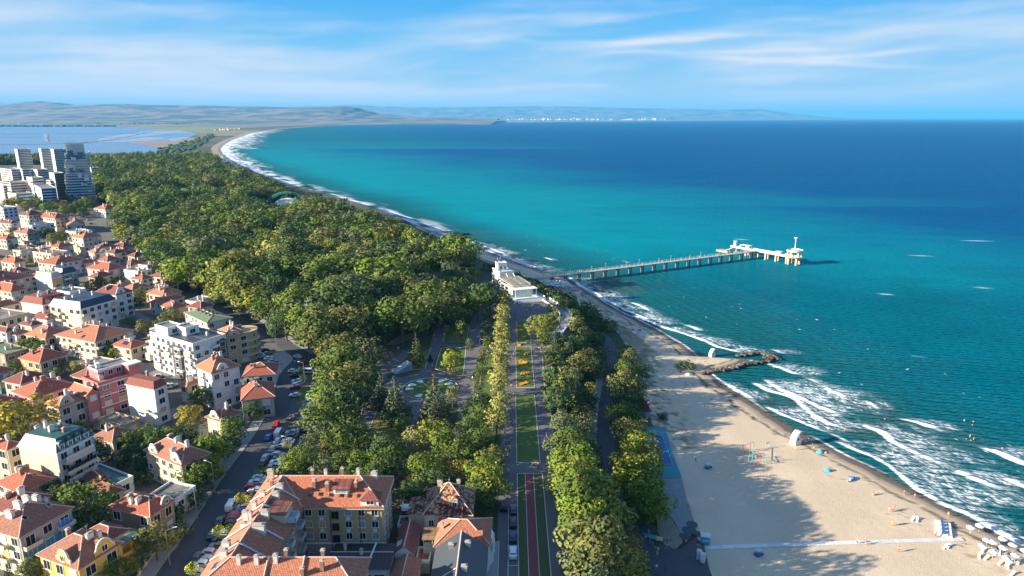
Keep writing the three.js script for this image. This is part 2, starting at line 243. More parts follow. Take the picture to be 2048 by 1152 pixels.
{
  // surf strip, fine enough to hold its waves; foam is print-fine pattern in its colour texture
  const Z0 = -90, Z1 = -700, NS = 1220, ND = 150, P = [], U = [], I = [], c = new THREE.Color();
  for (let i = 0; i <= NS; i++) { const z = lerp(Z0, Z1, i / NS), w = waterX(z); for (let j = 0; j <= ND; j++) { const q = j / ND, d = lerp(-5, SURF, q ** 1.1), x = w + d / 0.86, [h] = surfAt(-z, d); P.push(x, SEA + h * (1 - sstep(SURF - 12, SURF, d)), z); U.push(i / NS, (d + 5) / (SURF + 5)); if (i && j) { const a = (i - 1) * (ND + 1) + j - 1, b = i * (ND + 1) + j - 1; I.push(a, a + 1, b, b, a + 1, b + 1); } } }
  const g = new THREE.BufferGeometry(); g.setAttribute('position', new THREE.Float32BufferAttribute(P, 3)); g.setAttribute('uv', new THREE.Float32BufferAttribute(U, 2)); g.setAttribute('uv1', uvWorld(new THREE.BufferGeometry().setAttribute('position', new THREE.Float32BufferAttribute(P, 3))).attributes.uv); g.setIndex(I); g.computeVertexNormals();
  const W = 2048, H = 640, px8 = new Uint8Array(W * H * 4), white = new THREE.Color(0.82, 0.84, 0.84), thin = new THREE.Color(0.12, 0.10, 0.07), out = new THREE.Color();
  for (let j = 0; j < H; j++) for (let i = 0; i < W; i++) {
    const z = lerp(Z0, Z1, (i + 0.5) / W), d = -5 + (SURF + 5) * (j + 0.5) / H, x = waterX(z) + d / 0.86, [, f] = surfAt(-z, d), o = (j * W + i) * 4;
    seaColour(x, z, d, c); c.lerp(thin, 0.85 * sstep(4, -2, d) + 0.25 * sstep(0.55, 0.75, fbm(x * 0.03, z * 0.02, 3)) * sstep(70, 30, d)); c.lerp(white, f);
    out.copy(c).convertLinearToSRGB(); px8[o] = out.r * 255; px8[o + 1] = out.g * 255; px8[o + 2] = out.b * 255; px8[o + 3] = 255;
  }
  const t = new THREE.DataTexture(px8, W, H); t.magFilter = THREE.LinearFilter; t.colorSpace = THREE.SRGBColorSpace; t.needsUpdate = true;
  const b = waterBump.clone(); b.channel = 1;
  struct('surf_water', g, new THREE.MeshPhysicalMaterial({ map: t, roughness: 0.3, specularIntensity: 0.01, bumpMap: b, bumpScale: 1.5 }));
  // open water: from the surf strip to the horizon, one mesh with the far surf in its colours
  const rows = []; for (let z = 200; z > -95000; z -= Math.max(3, Math.abs(z) * 0.006)) rows.push(z);
  const cols = []; for (let q = 0; q <= 40; q++) cols.push(q * 3); for (let s = 124; s < 160000; s *= s < 700 ? 1.04 : 1.1) cols.push(s);
  const inner = (z) => (z <= Z0 && z >= Z1 ? SURF / 0.86 : -6);
  const foamC = new THREE.Color(0.8, 0.82, 0.84);
  const g2 = stripGeo((z) => { const r = cols.map((o) => waterX(z) + inner(z) + o); return r; }, [...rows, Z0 + 0.01, Z0, Z1, Z1 - 0.01].sort((a, b) => b - a), () => SEA, (x, z, c) => {
    const d = Math.max(0, coastAt(x, z)); seaColour(x, z, d, c);
    if (z < Z1 + 1) { const reach = 21 + Math.min(34, (-z - 600) * 0.018), q = d / reach, f = sstep(1.15, 0.3, q + 0.9 * (fbm(z * 0.012, d * 0.09, 4) - 0.5)) * sstep(0.38, 0.6, fbm(z * 0.03 + 5, d * 0.16, 3) + 0.2 * sstep(0.5, 0, q)); c.lerp(foamC, clamp(f, 0, 1) * 0.92 * sstep(-7200, -5000, z)); }
    else if (z < Z0) { const k = fbm(x * 0.05, z * 0.13, 3); if (hash(Math.floor(x / 7), Math.floor(z / 3)) > 0.9985 && d > 120) c.lerp(foamC, 0.6); }
  });
  struct('sea', g2, new THREE.MeshPhysicalMaterial({ vertexColors: true, roughness: 0.3, specularIntensity: 0.003, bumpMap: waterBump, bumpScale: 1.5 }));
}
// ---------- far hills ----------
function ridge(name, list, dist, depth, seed, base) {      // list of [u, v] of the skyline
  const A = list.map(([u, v]) => { const t = dist / 1365, up = Math.tan(Math.atan((576 - v) / 1365) - PITCH); return [(u - 1024) * t * 1.03, 100 + dist * up]; });
  const at = (x) => { let i = 0; while (i < A.length - 2 && A[i + 1][0] < x) i++; const q = clamp((x - A[i][0]) / (A[i + 1][0] - A[i][0]), 0, 1); return lerp(A[i][1], A[i + 1][1], q * q * (3 - 2 * q)); };
  const x0 = A[0][0], x1 = A[A.length - 1][0], NX = 420, NZ = 46, P = [], C = [], I = [], tan = new THREE.Color(0.20, 0.155, 0.125), green = new THREE.Color(0.05, 0.07, 0.055), c = new THREE.Color();
  for (let j = 0; j <= NZ; j++) for (let i = 0; i <= NX; i++) {
    const q = j / NZ, x = lerp(x0, x1, i / NX), z = -dist + depth * (1 - q) * 0.9 - (q > 0.8 ? (q - 0.8) * depth : 0), top = at(x), n = fbm(x / 900 + seed, z / 700, 5), m = fbm(x / 2400 + seed, z / 2000 + 3, 3);
    const prof = q < 0.8 ? (q / 0.8) ** 1.5 : 1 - ((q - 0.8) / 0.2) * 0.4;
    P.push(x, lerp(base, top, clamp(prof * (1 + 0.75 * (m - 0.5) * (1 - prof)), 0, 1)) - (1 - Math.min(1, prof)) * 0.5 * (top - base) * (n - 0.35) * (prof > 0.02 ? 1 : 0) * prof * 2, z);
    c.copy(tan).lerp(green, sstep(0.44, 0.58, fbm(x / 380 + seed, z / 300, 4))); c.multiplyScalar(0.8 + 0.4 * n); C.push(c.r, c.g, c.b);
    if (i && j) { const a = (j - 1) * (NX + 1) + i - 1, b = j * (NX + 1) + i - 1; I.push(a, a + 1, b, b, a + 1, b + 1); }
  }
  const g = new THREE.BufferGeometry(); g.setAttribute('position', new THREE.Float32BufferAttribute(P, 3)); g.setAttribute('color', new THREE.Float32BufferAttribute(C, 3)); g.setIndex(I); g.computeVertexNormals();
  struct(name, g, std(0xffffff, { vertexColors: true, roughness: 1 }));
}
ridge('hills', [[-500, 214], [-200, 212], [0, 209], [30, 207], [70, 209.5], [150, 209], [185, 206], [208, 204.6], [235, 207], [270, 211], [340, 209.5], [400, 211.5], [480, 212.5], [560, 214], [640, 216], [700, 215], [735, 214], [752, 216], [772, 222], [800, 229], [860, 233.5], [1000, 237]], 19000, 8500, 3, -12);
ridge('mountains', [[-300, 216], [300, 214], [560, 215], [680, 213], [740, 210.5], [790, 213.5], [860, 215.5], [950, 215], [1010, 213.8], [1080, 213.2], [1140, 214], [1180, 215], [1260, 217.3], [1330, 218], [1400, 219.5], [1440, 219], [1475, 218.6], [1510, 224], [1545, 229], [1580, 232.5], [1640, 235.6]], 42000, 9000, 11, -12);
// ---------- materials for buildings ----------
const stucco = tex(256, (u, v) => { const a = fbm(u * 6, v * 6, 5, 6), b = vnoise(u * 90, v * 90, 90), k = 0.93 + 0.13 * (a - 0.5) + 0.05 * (b - 0.5); return [k, k, k * 0.995]; });
const plaster = (r, g, b) => std([r, g, b], { map: rep(stucco, 11), roughness: 0.92 });
const tileTex = tex(256, (u, v) => {                        // eight courses of pantiles, eight across: two metres and a half
  const row = Math.floor(v * 8), q = v * 8 - row, col = Math.floor(u * 8), p = u * 8 - col, r = hash(col + 3, row * 7 + 1), k = 0.86 + 0.2 * r, e = 0.86 + 0.14 * Math.min(1, q * 3), w = 0.86 + 0.14 * Math.sin(p * Math.PI);
  return [k * e * w, k * e * w * (0.97 + 0.05 * hash(row, col)), k * e * w * (0.96 + 0.07 * hash(row + 9, col))];
});
const tileBump = tex(128, (u, v) => { const q = (v * 8) % 1, p = (u * 8) % 1, h = 0.5 * q + 0.5 * Math.sin(p * Math.PI); return [h, h, h]; }, false);
const seamTex = tex(64, (u) => { const k = Math.abs(u - 0.5) < 0.05 ? 1.25 : 0.92; return [k * 0.8, k * 0.8, k * 0.8]; });
const tiles = (r, g, b) => std([r, g, b], { map: rep(tileTex, 2.6), bumpMap: rep(tileBump, 2.6), bumpScale: 0.06, roughness: 0.9 });
const metalRoof = (r, g, b) => std([r, g, b], { map: rep(seamTex, 0.9), roughness: 0.5 });
const R = { red: tiles(0.46, 0.135, 0.075), orange: tiles(0.54, 0.205, 0.112), brown: tiles(0.30, 0.10, 0.07), maroon: tiles(0.26, 0.075, 0.06), dull: tiles(0.40, 0.17, 0.105), navy: metalRoof(0.035, 0.075, 0.13), slate: metalRoof(0.10, 0.12, 0.135), teal: metalRoof(0.05, 0.17, 0.17), grey: std([0.26, 0.255, 0.24], { map: rep(blotch, 5) }), green: std([0.16, 0.24, 0.14], { map: rep(blotch, 5) }), dark: std([0.085, 0.075, 0.075], { map: rep(blotch, 5) }), pale: std([0.5, 0.49, 0.46], { map: rep(blotch, 5) }) };
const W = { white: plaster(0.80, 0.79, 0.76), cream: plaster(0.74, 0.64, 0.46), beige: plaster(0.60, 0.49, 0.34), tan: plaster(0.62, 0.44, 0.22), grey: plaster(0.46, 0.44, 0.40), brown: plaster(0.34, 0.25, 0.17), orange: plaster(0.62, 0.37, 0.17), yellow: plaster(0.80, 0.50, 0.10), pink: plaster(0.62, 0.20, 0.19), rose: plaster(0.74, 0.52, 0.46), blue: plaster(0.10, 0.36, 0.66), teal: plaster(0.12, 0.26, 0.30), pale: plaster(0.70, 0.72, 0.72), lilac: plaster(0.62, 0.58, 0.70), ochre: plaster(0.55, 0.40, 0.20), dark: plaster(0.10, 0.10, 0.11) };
const trim = std([0.74, 0.72, 0.68]), trimDark = std([0.10, 0.085, 0.08]), stone = std([0.52, 0.47, 0.40], { map: rep(blotch, 4) }), glass = new THREE.MeshPhysicalMaterial({ color: new THREE.Color(0.02, 0.028, 0.034), roughness: 0.08, specularIntensity: 1 }), blind = std([0.6, 0.58, 0.52]), curtain = std([0.5, 0.36, 0.14]), ridgeMat = std([0.62, 0.42, 0.33]), brickMat = std([0.42, 0.22, 0.15], { map: rep(blotch, 2) }), capMat = std([0.44, 0.38, 0.33]), chim = plaster(0.78, 0.74, 0.68), railMat = std([0.55, 0.55, 0.55], { roughness: 0.5 }), solar = std([0.02, 0.05, 0.11], { roughness: 0.2 }), metal = std([0.4, 0.42, 0.44], { roughness: 0.4, metalness: 0.6 }), wood = std([0.20, 0.13, 0.08]);
const geoCache = new Map();
const cached = (k, f) => { if (!geoCache.has(k)) geoCache.set(k, f()); return geoCache.get(k); };
// a window: frame standing 6 cm proud, mullion, sill; its pane a sub-part set back inside the frame
function addWindow(o, w, h, [x, y, z], turn, { mat = trim, pane = glass, cross = true, parent } = {}) {
  const W1 = Math.round(w * 10) / 10, H1 = Math.round(h * 10) / 10, t = 0.11;
  const fg = cached(`win${W1},${H1},${cross}`, () => merge([box(W1 + 2 * t, t, 0.12, 0, H1 / 2 + t / 2, 0.04), box(W1 + 2 * t + 0.16, t, 0.2, 0, -H1 / 2 - t / 2, 0.08), box(t, H1, 0.12, -W1 / 2 - t / 2, 0, 0.04), box(t, H1, 0.12, W1 / 2 + t / 2, 0, 0.04), ...(cross ? [box(0.07, H1, 0.08, 0, 0, 0.03)] : [])]));
  const pg = cached(`pane${W1},${H1}`, () => box(W1, H1, 0.03, 0, 0, 0.015));
  const f = part('window', fg, mat, parent || o, [x, y, z], turn);
  part('pane', pg, pane, f);
  return f;
}
// a hipped or gabled roof over w x d, centred, its eaves at y = 0
function hipParts(w, d, h, over = 0.55, gable = false) {
  const a = w / 2 + over, b = d / 2 + over, alongX = a >= b, e = 0, th = 0.16;
  const r = gable ? (alongX ? a : b) : Math.abs(a - b), rx = alongX ? r : 0, rz = alongX ? 0 : r;
  const L = [-a, e, b], Rr = [a, e, b], Rb = [a, e, -b], Lb = [-a, e, -b], A = [-rx, h, rz], B = [rx, h, -rz];
  const q = [];
  if (alongX) { q.push([L, Rr, B, A], [Rb, Lb, A, B]); if (!gable) q.push([Rr, Rb, B], [Lb, L, A]); }
  else { q.push([Rr, Rb, B, A], [Lb, L, A, B]); if (!gable) q.push([L, Rr, A], [Rb, Lb, B]); }
  const slopes = quads(q);
  const fascia = merge([box(2 * a, th, 0.14, 0, -th / 2 - 0.003, b - 0.07), box(2 * a, th, 0.14, 0, -th / 2 - 0.003, -b + 0.07), box(0.14, th, 2 * b - 0.3, -a + 0.07, -th / 2 - 0.003, 0), box(0.14, th, 2 * b - 0.3, a - 0.07, -th / 2 - 0.003, 0), box(2 * a - 0.3, 0.05, 2 * b - 0.3, 0, -th + 0.02, 0)]);
  const caps = [beam(A, B, 0.17, 5)];
  if (!gable) caps.push(...(alongX ? [beam(L, A, 0.14, 5), beam(Lb, A, 0.14, 5), beam(Rr, B, 0.14, 5), beam(Rb, B, 0.14, 5)] : [beam(L, A, 0.14, 5), beam(Rr, A, 0.14, 5), beam(Lb, B, 0.14, 5), beam(Rb, B, 0.14, 5)]));
  return { slopes, fascia, caps: merge(caps), a, b, alongX, r, height: (x, z) => { if (gable) return h * (1 - Math.abs(alongX ? z / b : x / a)); return h * Math.min(1, (a - Math.abs(x)) / Math.min(a, b), (b - Math.abs(z)) / Math.min(a, b)); } };
}
function addRoof(o, w, d, y, { type = 'hip', roof = R.red, rise, over = 0.55, wall, pos = [0, 0] } = {}) {
  const [X, Z] = pos;
  if (type === 'flat') {
    const r = part('roof', box(w - 0.4, 0.2, d - 0.4, 0, 0.06, 0), roof, o, [X, y, Z]);
    part('parapet', merge([box(w + 0.16, 0.75, 0.28, 0, 0.3, d / 2 - 0.06), box(w + 0.16, 0.75, 0.28, 0, 0.3, -d / 2 + 0.06), box(0.28, 0.75, d - 0.4, -w / 2 + 0.06, 0.3, 0), box(0.28, 0.75, d - 0.4, w / 2 - 0.06, 0.3, 0)]), wall || trim, r);
    return { root: r, height: () => 0.16, y };
  }
  if (type === 'mansard') {
    const H = rise || 2.6, i = Math.min(1.7, Math.min(w, d) * 0.22), a = w / 2 + 0.25, b = d / 2 + 0.25, c = a - i, e = b - i;
    const r = part('roof', quads([[[-a, 0, b], [a, 0, b], [c, H, e], [-c, H, e]], [[a, 0, b], [a, 0, -b], [c, H, -e], [c, H, e]], [[a, 0, -b], [-a, 0, -b], [-c, H, -e], [c, H, -e]], [[-a, 0, -b], [-a, 0, b], [-c, H, e], [-c, H, -e]], [[-c, H, e], [c, H, e], [c, H, -e], [-c, H, -e]]]), roof, o, [X, y, Z]);
    part('cornice', merge([box(2 * a + 0.2, 0.24, 0.3, 0, -0.13, b - 0.05), box(2 * a + 0.2, 0.24, 0.3, 0, -0.13, -b + 0.05), box(0.3, 0.24, 2 * b - 0.4, -a + 0.05, -0.13, 0), box(0.3, 0.24, 2 * b - 0.4, a - 0.05, -0.13, 0)]), trim, r);
    return { root: r, height: (x, z) => H * Math.min(1, (a - Math.abs(x)) / i, (b - Math.abs(z)) / i), y };
  }
  const h = rise || Math.min(w, d) * 0.26 + 0.4, p = hipParts(w, d, h, over, type === 'gable');
  const r = part('roof', p.slopes, roof, o, [X, y, Z]);
  part('eave', p.fascia, std([0.5, 0.42, 0.33]), r); part('ridge_cap', p.caps, ridgeMat, r);
  if (type === 'gable' && wall) { const t = p.alongX ? [[[-w / 2, 0, -d / 2], [-w / 2, 0, d / 2], [-w / 2, h * (1 - 0) * (d / 2) / (d / 2 + over), 0]], [[w / 2, 0, d / 2], [w / 2, 0, -d / 2], [w / 2, h * (d / 2) / (d / 2 + over), 0]]] : [[[-w / 2, 0, d / 2], [w / 2, 0, d / 2], [0, h * (w / 2) / (w / 2 + over), d / 2]], [[w / 2, 0, -d / 2], [-w / 2, 0, -d / 2], [0, h * (w / 2) / (w / 2 + over), -d / 2]]]; part('gable_wall', quads(t), wall, o, [X, y, Z]); }
  return { root: r, height: p.height, y };
}
function addChimney(o, roof, x, z, { w = 0.7, d = 0.7, h = 1.5, mat = chim } = {}) {
  const y = roof.y + roof.height(x, z), c = part('chimney', box(w, h + 1.2, d, 0, h / 2 - 0.6, 0), mat, o, [x, y, z]);
  part('chimney_cap', merge([box(w + 0.22, 0.14, d + 0.22, 0, h + 0.07, 0), box(w * 0.6, 0.22, d * 0.6, 0, h + 0.25, 0)]), capMat, c);
}
function curvedGable(w, h) {
  const s = new THREE.Shape(); s.moveTo(-w / 2, -0.4); s.lineTo(-w / 2, h * 0.32); s.quadraticCurveTo(-w * 0.36, h * 0.34, -w * 0.34, h * 0.62); s.quadraticCurveTo(-w * 0.22, h, 0, h); s.quadraticCurveTo(w * 0.22, h, w * 0.34, h * 0.62); s.quadraticCurveTo(w * 0.36, h * 0.34, w / 2, h * 0.32); s.lineTo(w / 2, -0.4); s.closePath();
  return s;
}
// ---------- a town house or block of flats ----------
// C: photograph point of the near eave corner; lu, ru: where its two visible walls end; h: eave height
const sites = [];
function building(spec) {
  const { name = 'house', label, C, lu, ru, h, ang = 68, wall = W.cream, right = wall, roof = 'hip', tile = R.red, floors = Math.max(1, Math.round((h - 0.6) / 3)), seed = 1, chimneys = 3, balconies = 0, blindLeft = false, far = false, skylights = 0, panels = 0, gables = [], rise, base, frame = trim, gap = 3.1, dormers = 0, mast = true, over } = spec;
  const [cx, cz] = spec.at || px(C[0], C[1], h), a = THREE.MathUtils.degToRad(ang), r = rng(seed * 977 + 13);
  const run = (u, A) => { // distance along heading A from the corner until the column u is met
    const k = (u - 1024) / 1365, dx = Math.cos(A), dz = -Math.sin(A), y = h - 100, fz = -Math.cos(PITCH), fy = -Math.sin(PITCH), dep = (t) => (cz + dz * t) * fz + y * fy;
    return (k * (cz * fz + y * fy) - cx) / (dx - k * dz * fz);
  };
  const w = spec.w || clamp(run(ru, a), 4, 60), d = spec.d || clamp(run(lu, a + Math.PI / 2), 4, 60);
  const ox = cx + Math.cos(a) * w / 2 + Math.cos(a + Math.PI / 2) * d / 2, oz = cz - Math.sin(a) * w / 2 - Math.sin(a + Math.PI / 2) * d / 2;
  const o = thing(name, label, spec.category || 'house', [ox, spec.y0 || 0, oz], a);
  sites.push({ x: ox, z: oz, r: Math.hypot(w, d) / 2, label });
  const wallPart = part('wall', box(w, h + 0.3, d, 0, h / 2 - 0.15, 0), wall, o);
  wallPart.geometry.attributes.uv && uvBox(wallPart.geometry);
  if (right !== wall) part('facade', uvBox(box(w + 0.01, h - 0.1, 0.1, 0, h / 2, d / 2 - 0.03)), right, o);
  if (base) part('plinth', uvBox(box(w + 0.12, 3, d + 0.12, 0, 1.5, 0)), base, o);
  const rf = addRoof(o, w, d, h, { type: roof, roof: tile, rise, wall, over });
  const fh = (h - 0.3) / floors;
  const faces = [['front', w, d / 2, 0], ...(blindLeft ? [] : [['left', d, w / 2, -Math.PI / 2]])];
  for (const [face, len, off, turn] of faces) {
    const n = Math.max(1, Math.floor((len - 0.8) / gap)), ww = clamp((len / n) * 0.5, 1.0, 2.2);
    for (let f = 0; f < floors; f++) for (let i = 0; i < n; i++) {
      const q = ((i + 0.5) / n - 0.5) * len, y = f * fh + fh * 0.56, lx = face === 'front' ? q : -off, lz = face === 'front' ? off : q;
      if (far && f === 0) continue;
      if (r() < 0.06) continue;
      const door = balconies && (i % 2 === (face === 'front' ? 0 : 1)) && f > 0 && r() < balconies;
      const wh = door ? fh * 0.74 : fh * 0.56, wy = door ? f * fh + fh * 0.42 : y, pm = r() < 0.16 ? blind : r() < 0.08 ? curtain : glass;
      const P = face === 'front' ? [lx, wy, lz + 0.02 + (right !== wall ? 0.02 : 0)] : [lx - 0.02, wy, lz];
      addWindow(o, ww, wh, P, turn, { mat: frame, pane: pm, cross: !far });
      if (door && !far) {
        const bw = (len / n) * 0.92, g = cached(`balc${bw.toFixed(1)}`, () => merge([box(bw, 0.16, 1.2, 0, 0, 0.62), box(bw, 0.85, 0.1, 0, 0.5, 1.17), box(0.1, 0.85, 1.1, -bw / 2 + 0.05, 0.5, 0.6), box(0.1, 0.85, 1.1, bw / 2 - 0.05, 0.5, 0.6)]));
        part('balcony', g, r() < 0.5 ? W.pale : wall, o, face === 'front' ? [lx, f * fh + 0.06, lz + 0.04] : [lx - 0.04, f * fh + 0.06, lz], turn);
      } else if (!far && r() < 0.1) part('air_conditioner', cached('ac', () => merge([box(0.85, 0.55, 0.32, 0, 0, 0.18), cyl(0.2, 0.2, 0.03, 0, 0, 0, 10).rotateX(Math.PI / 2).translate(0.12, 0, 0.35)])), trim, o, face === 'front' ? [lx + ww * 0.9, y - fh * 0.3, lz + 0.05] : [lx - 0.05, y - fh * 0.3, lz + ww * 0.9], turn);
    }
    if (!far && h > 7) part('drainpipe', cyl(0.06, 0.06, h - 0.2, 0, 0.1, 0, 5), railMat, o, face === 'front' ? [w / 2 - 0.5, 0, off + 0.09] : [-off - 0.09, 0, d / 2 - 0.5]);
  }
  for (let i = 0; i < chimneys; i++) { const big = r() < 0.4; addChimney(o, rf, (r() - 0.5) * w * 0.72, (r() - 0.5) * d * 0.6, { w: big ? 1.5 : 0.65 + 0.3 * r(), d: 0.65, h: 1 + r() * 0.9, mat: r() < 0.3 ? brickMat : chim }); }
  const onSlope = (n, x, z, g, m) => { const e = 0.3, y0 = rf.height(x, z), nx = (rf.height(x - e, z) - rf.height(x + e, z)) / (2 * e), nz = (rf.height(x, z - e) - rf.height(x, z + e)) / (2 * e), p = part(n, g, m, o, [x, rf.y + y0 + 0.02, z]); p.quaternion.setFromUnitVectors(new THREE.Vector3(0, 1, 0), new THREE.Vector3(nx, 1, nz).normalize()); return p; };
  for (let i = 0; i < skylights; i++) { const s = onSlope('skylight', (r() - 0.5) * w * 0.6, r() < 0.5 ? d * 0.26 : (r() - 0.5) * d * 0.5, box(0.85, 0.16, 1.1, 0, 0.06, 0), railMat); part('pane', box(0.65, 0.04, 0.9, 0, 0.16, 0), glass, s); }
  for (let i = 0; i < panels; i++) onSlope('solar_panel', -w / 2 + 1.6, d * 0.12 - i * 1.5, box(1.8, 0.1, 1.2, 0, 0.12, 0), solar);
  for (let i = 0; i < dormers; i++) {
    const q = ((i + 0.5) / dormers - 0.5) * w * 0.9, z = d / 2 - 0.35, g = part('dormer', uvBox(box(1.7, 1.8, 1.6, 0, 0.95, -0.5)), right, o, [q, rf.y, z]);
    part('dormer_roof', new THREE.CylinderGeometry(0.98, 0.98, 1.9, 10, 1, false, 0, Math.PI).rotateZ(Math.PI / 2).rotateY(Math.PI / 2).translate(0, 1.75, -0.5), tile, g); addWindow(o, 0.9, 1.2, [0, 0.9, 0.31], 0, { parent: g });
  }
  for (const [face, at, gw, gh, m] of gables) {
    const g = new THREE.ExtrudeGeometry(curvedGable(gw, gh), { depth: 0.4, bevelEnabled: false, curveSegments: 6 }), gp = part('gable', uvBox(g), m || wall, o, face === 'front' ? [(at - 0.5) * w, h, d / 2 - 0.36] : [-w / 2 + 0.36, h, (at - 0.5) * d], face === 'front' ? 0 : -Math.PI / 2);
    const edge = []; const pts = curvedGable(gw, gh).getPoints(5); for (let i = 1; i < pts.length - 2; i++) edge.push(beam([pts[i].x, pts[i].y, 0.2], [pts[i + 1].x, pts[i + 1].y, 0.2], 0.24, 5));
    part('gable_coping', merge(edge), trim, gp);
    addWindow(o, gw * 0.26, Math.min(1.5, gh * 0.42), [0, gh * 0.36, 0.42], 0, { parent: gp });
    const mid = face === 'front' ? d / 2 : w / 2;                  // the little roof running back from the gable
    const sl = quads([[[-gw * 0.42, gh * 0.25, 0], [0, gh * 0.86, 0], [0, gh * 0.86, -mid * 0.8], [-gw * 0.42, gh * 0.25, -mid * 0.1]], [[gw * 0.42, gh * 0.25, 0], [gw * 0.42, gh * 0.25, -mid * 0.1], [0, gh * 0.86, -mid * 0.8], [0, gh * 0.86, 0]]]);
    part('gable_roof', sl, tile, gp);
  }
  if (mast && !far && r() < 0.3) part('antenna', merge([cyl(0.03, 0.03, 2.6, 0, 0, 0, 4), box(1.0, 0.03, 0.03, 0, 2.3, 0), box(0.7, 0.03, 0.03, 0, 2.0, 0)]), railMat, o, [w * 0.2, rf.y + rf.height(w * 0.2, 0), 0]);
  return { o, w, d, h, rf, r };
}
// box uv in metres
function uvBox(g) { const p = g.attributes.position, n = g.attributes.normal, u = g.attributes.uv; for (let i = 0; i < p.count; i++) { const ax = Math.abs(n.getX(i)), ay = Math.abs(n.getY(i)); if (ay > 0.7) u.setXY(i, p.getX(i), p.getZ(i)); else if (ax > 0.7) u.setXY(i, p.getZ(i), p.getY(i)); else u.setXY(i, p.getX(i), p.getY(i)); } return g; }
// ---------- the town: one line per house ----------
const B = building;
const yellow = B({ label: 'yellow house with two curved gables under a red hipped roof', C: [157, 1137], lu: 79, ru: 241, h: 8, ang: 67, wall: W.yellow, tile: R.dull, gables: [['left', 0.62, 4.4, 3.0], ['front', 0.62, 4.6, 3.2]], chimneys: 3, seed: 1, rise: 3.4 });
{ // veranda wing of the yellow house, with its own hipped roof
  const { o, w, d } = yellow, x = w / 2 + 2.4;
  part('wing', uvBox(box(4.8, 7.2, d * 0.8, x, 3.6, -d * 0.08)), W.yellow, o);
  const vr = addRoof(o, 4.8, d * 0.62, 7.2, { roof: R.brown, pos: [x, -d * 0.16] });
  const v = part('veranda', merge([box(4.9, 0.14, 2.2, 0, 0, 0), box(4.9, 0.14, 2.3, 0, 3.3, 0), box(0.2, 3.3, 0.2, -2.3, 1.7, 0.95), box(0.2, 3.3, 0.2, 0, 1.7, 0.95), box(0.2, 3.3, 0.2, 2.3, 1.7, 0.95), box(4.9, 0.8, 0.1, 0, 0.45, 1.02)]), W.yellow, o, [x, 3.9, d * 0.32 + 1.2]);
  part('veranda_roof', box(5.1, 0.1, 2.6, 0, 3.45, 0), R.teal, v);
}
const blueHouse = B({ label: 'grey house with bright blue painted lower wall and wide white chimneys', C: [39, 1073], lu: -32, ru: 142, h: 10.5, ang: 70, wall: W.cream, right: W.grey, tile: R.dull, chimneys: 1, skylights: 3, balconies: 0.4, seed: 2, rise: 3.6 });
{ const { o, w, d, rf } = blueHouse; part('painted_wall', uvBox(box(w * 0.99, 6.2, 0.12, 0, 3.2, d / 2 + 0.03)), W.blue, o); part('painted_wall', uvBox(box(w * 0.3, 2.6, 0.12, w * 0.345, 7.62, d / 2 + 0.03)), W.blue, o); for (let i = 0; i < 4; i++) addChimney(o, rf, -w * 0.28 + i * w * 0.17, -0.6, { w: 0.8, d: 2.2, h: 1.5 }); }
B({ label: 'grey brown house with red hipped roof, rounded gable and blue tarpaulin on its slope', C: [300, 1031], lu: 219, ru: 346, h: 8, ang: 72, wall: W.brown, tile: R.red, gables: [['front', 0.72, 3.4, 2.2, W.brown]], chimneys: 3, seed: 3, skylights: 1 });
B({ name: 'annex', label: 'low white flat-roofed annex beside the garden wall of the street', category: 'annex', C: [350, 1003], lu: 300, ru: 391, h: 5.2, ang: 72, wall: W.white, roof: 'flat', tile: R.grey, chimneys: 0, seed: 4 });
B({ name: 'villa', label: 'beige villa with two tall curved gables and long red roof', category: 'villa', C: [363, 931], lu: 292, ru: 418, h: 9, ang: 58, wall: W.beige, tile: R.dull, gables: [['left', 0.84, 4.4, 2.9], ['left', 0.2, 4.0, 2.6]], chimneys: 4, seed: 5, rise: 3.2 });
B({ label: 'small beige house with one curved gable between the two street trees', C: [442, 842], lu: 414, ru: 482, h: 9, ang: 62, wall: W.beige, tile: R.red, gables: [['left', 0.5, 4.2, 2.6]], chimneys: 3, seed: 6 });
B({ label: 'old grey house with red roof at the bend of the street', C: [484, 800], lu: 470, ru: 547, h: 7.5, ang: 20, d: 13, wall: W.grey, tile: R.red, chimneys: 3, seed: 7, rise: 3.5 });
B({ name: 'shop', label: 'long low white building with red roof by the car park junction', category: 'shop', C: [487, 752], lu: 478, ru: 549, h: 5, ang: 12, d: 11, wall: W.white, tile: R.red, chimneys: 2, seed: 8, rise: 3.2 });
B({ name: 'apartment_block', label: 'pale grey flats under an orange mansard with balconies, beside the long low shop', category: 'apartments', C: [423, 747], lu: 393, ru: 478, h: 14, ang: 50, wall: W.pale, tile: R.orange, roof: 'hip', rise: 4.2, chimneys: 4, balconies: 0.8, seed: 9, gables: [['front', 0.4, 4, 2.6, W.pale]] });
const blank = B({ name: 'apartment_block', label: 'building with huge blank white side wall and dark brown roof', category: 'apartments', C: [308, 779], lu: 252, ru: 333, h: 13, ang: 68, wall: W.white, roof: 'mansard', tile: R.brown, rise: 2.4, blindLeft: true, chimneys: 1, balconies: 0.7, seed: 10 });
const pink = B({ name: 'apartment_block', label: 'pink stepped apartment block with white trim and terraces', category: 'apartments', C: [196, 770], lu: 183, ru: 282, h: 12, ang: 56, d: 11, wall: W.pink, roof: 'flat', tile: R.dull, chimneys: 1, seed: 11, gap: 3.6, frame: trim });
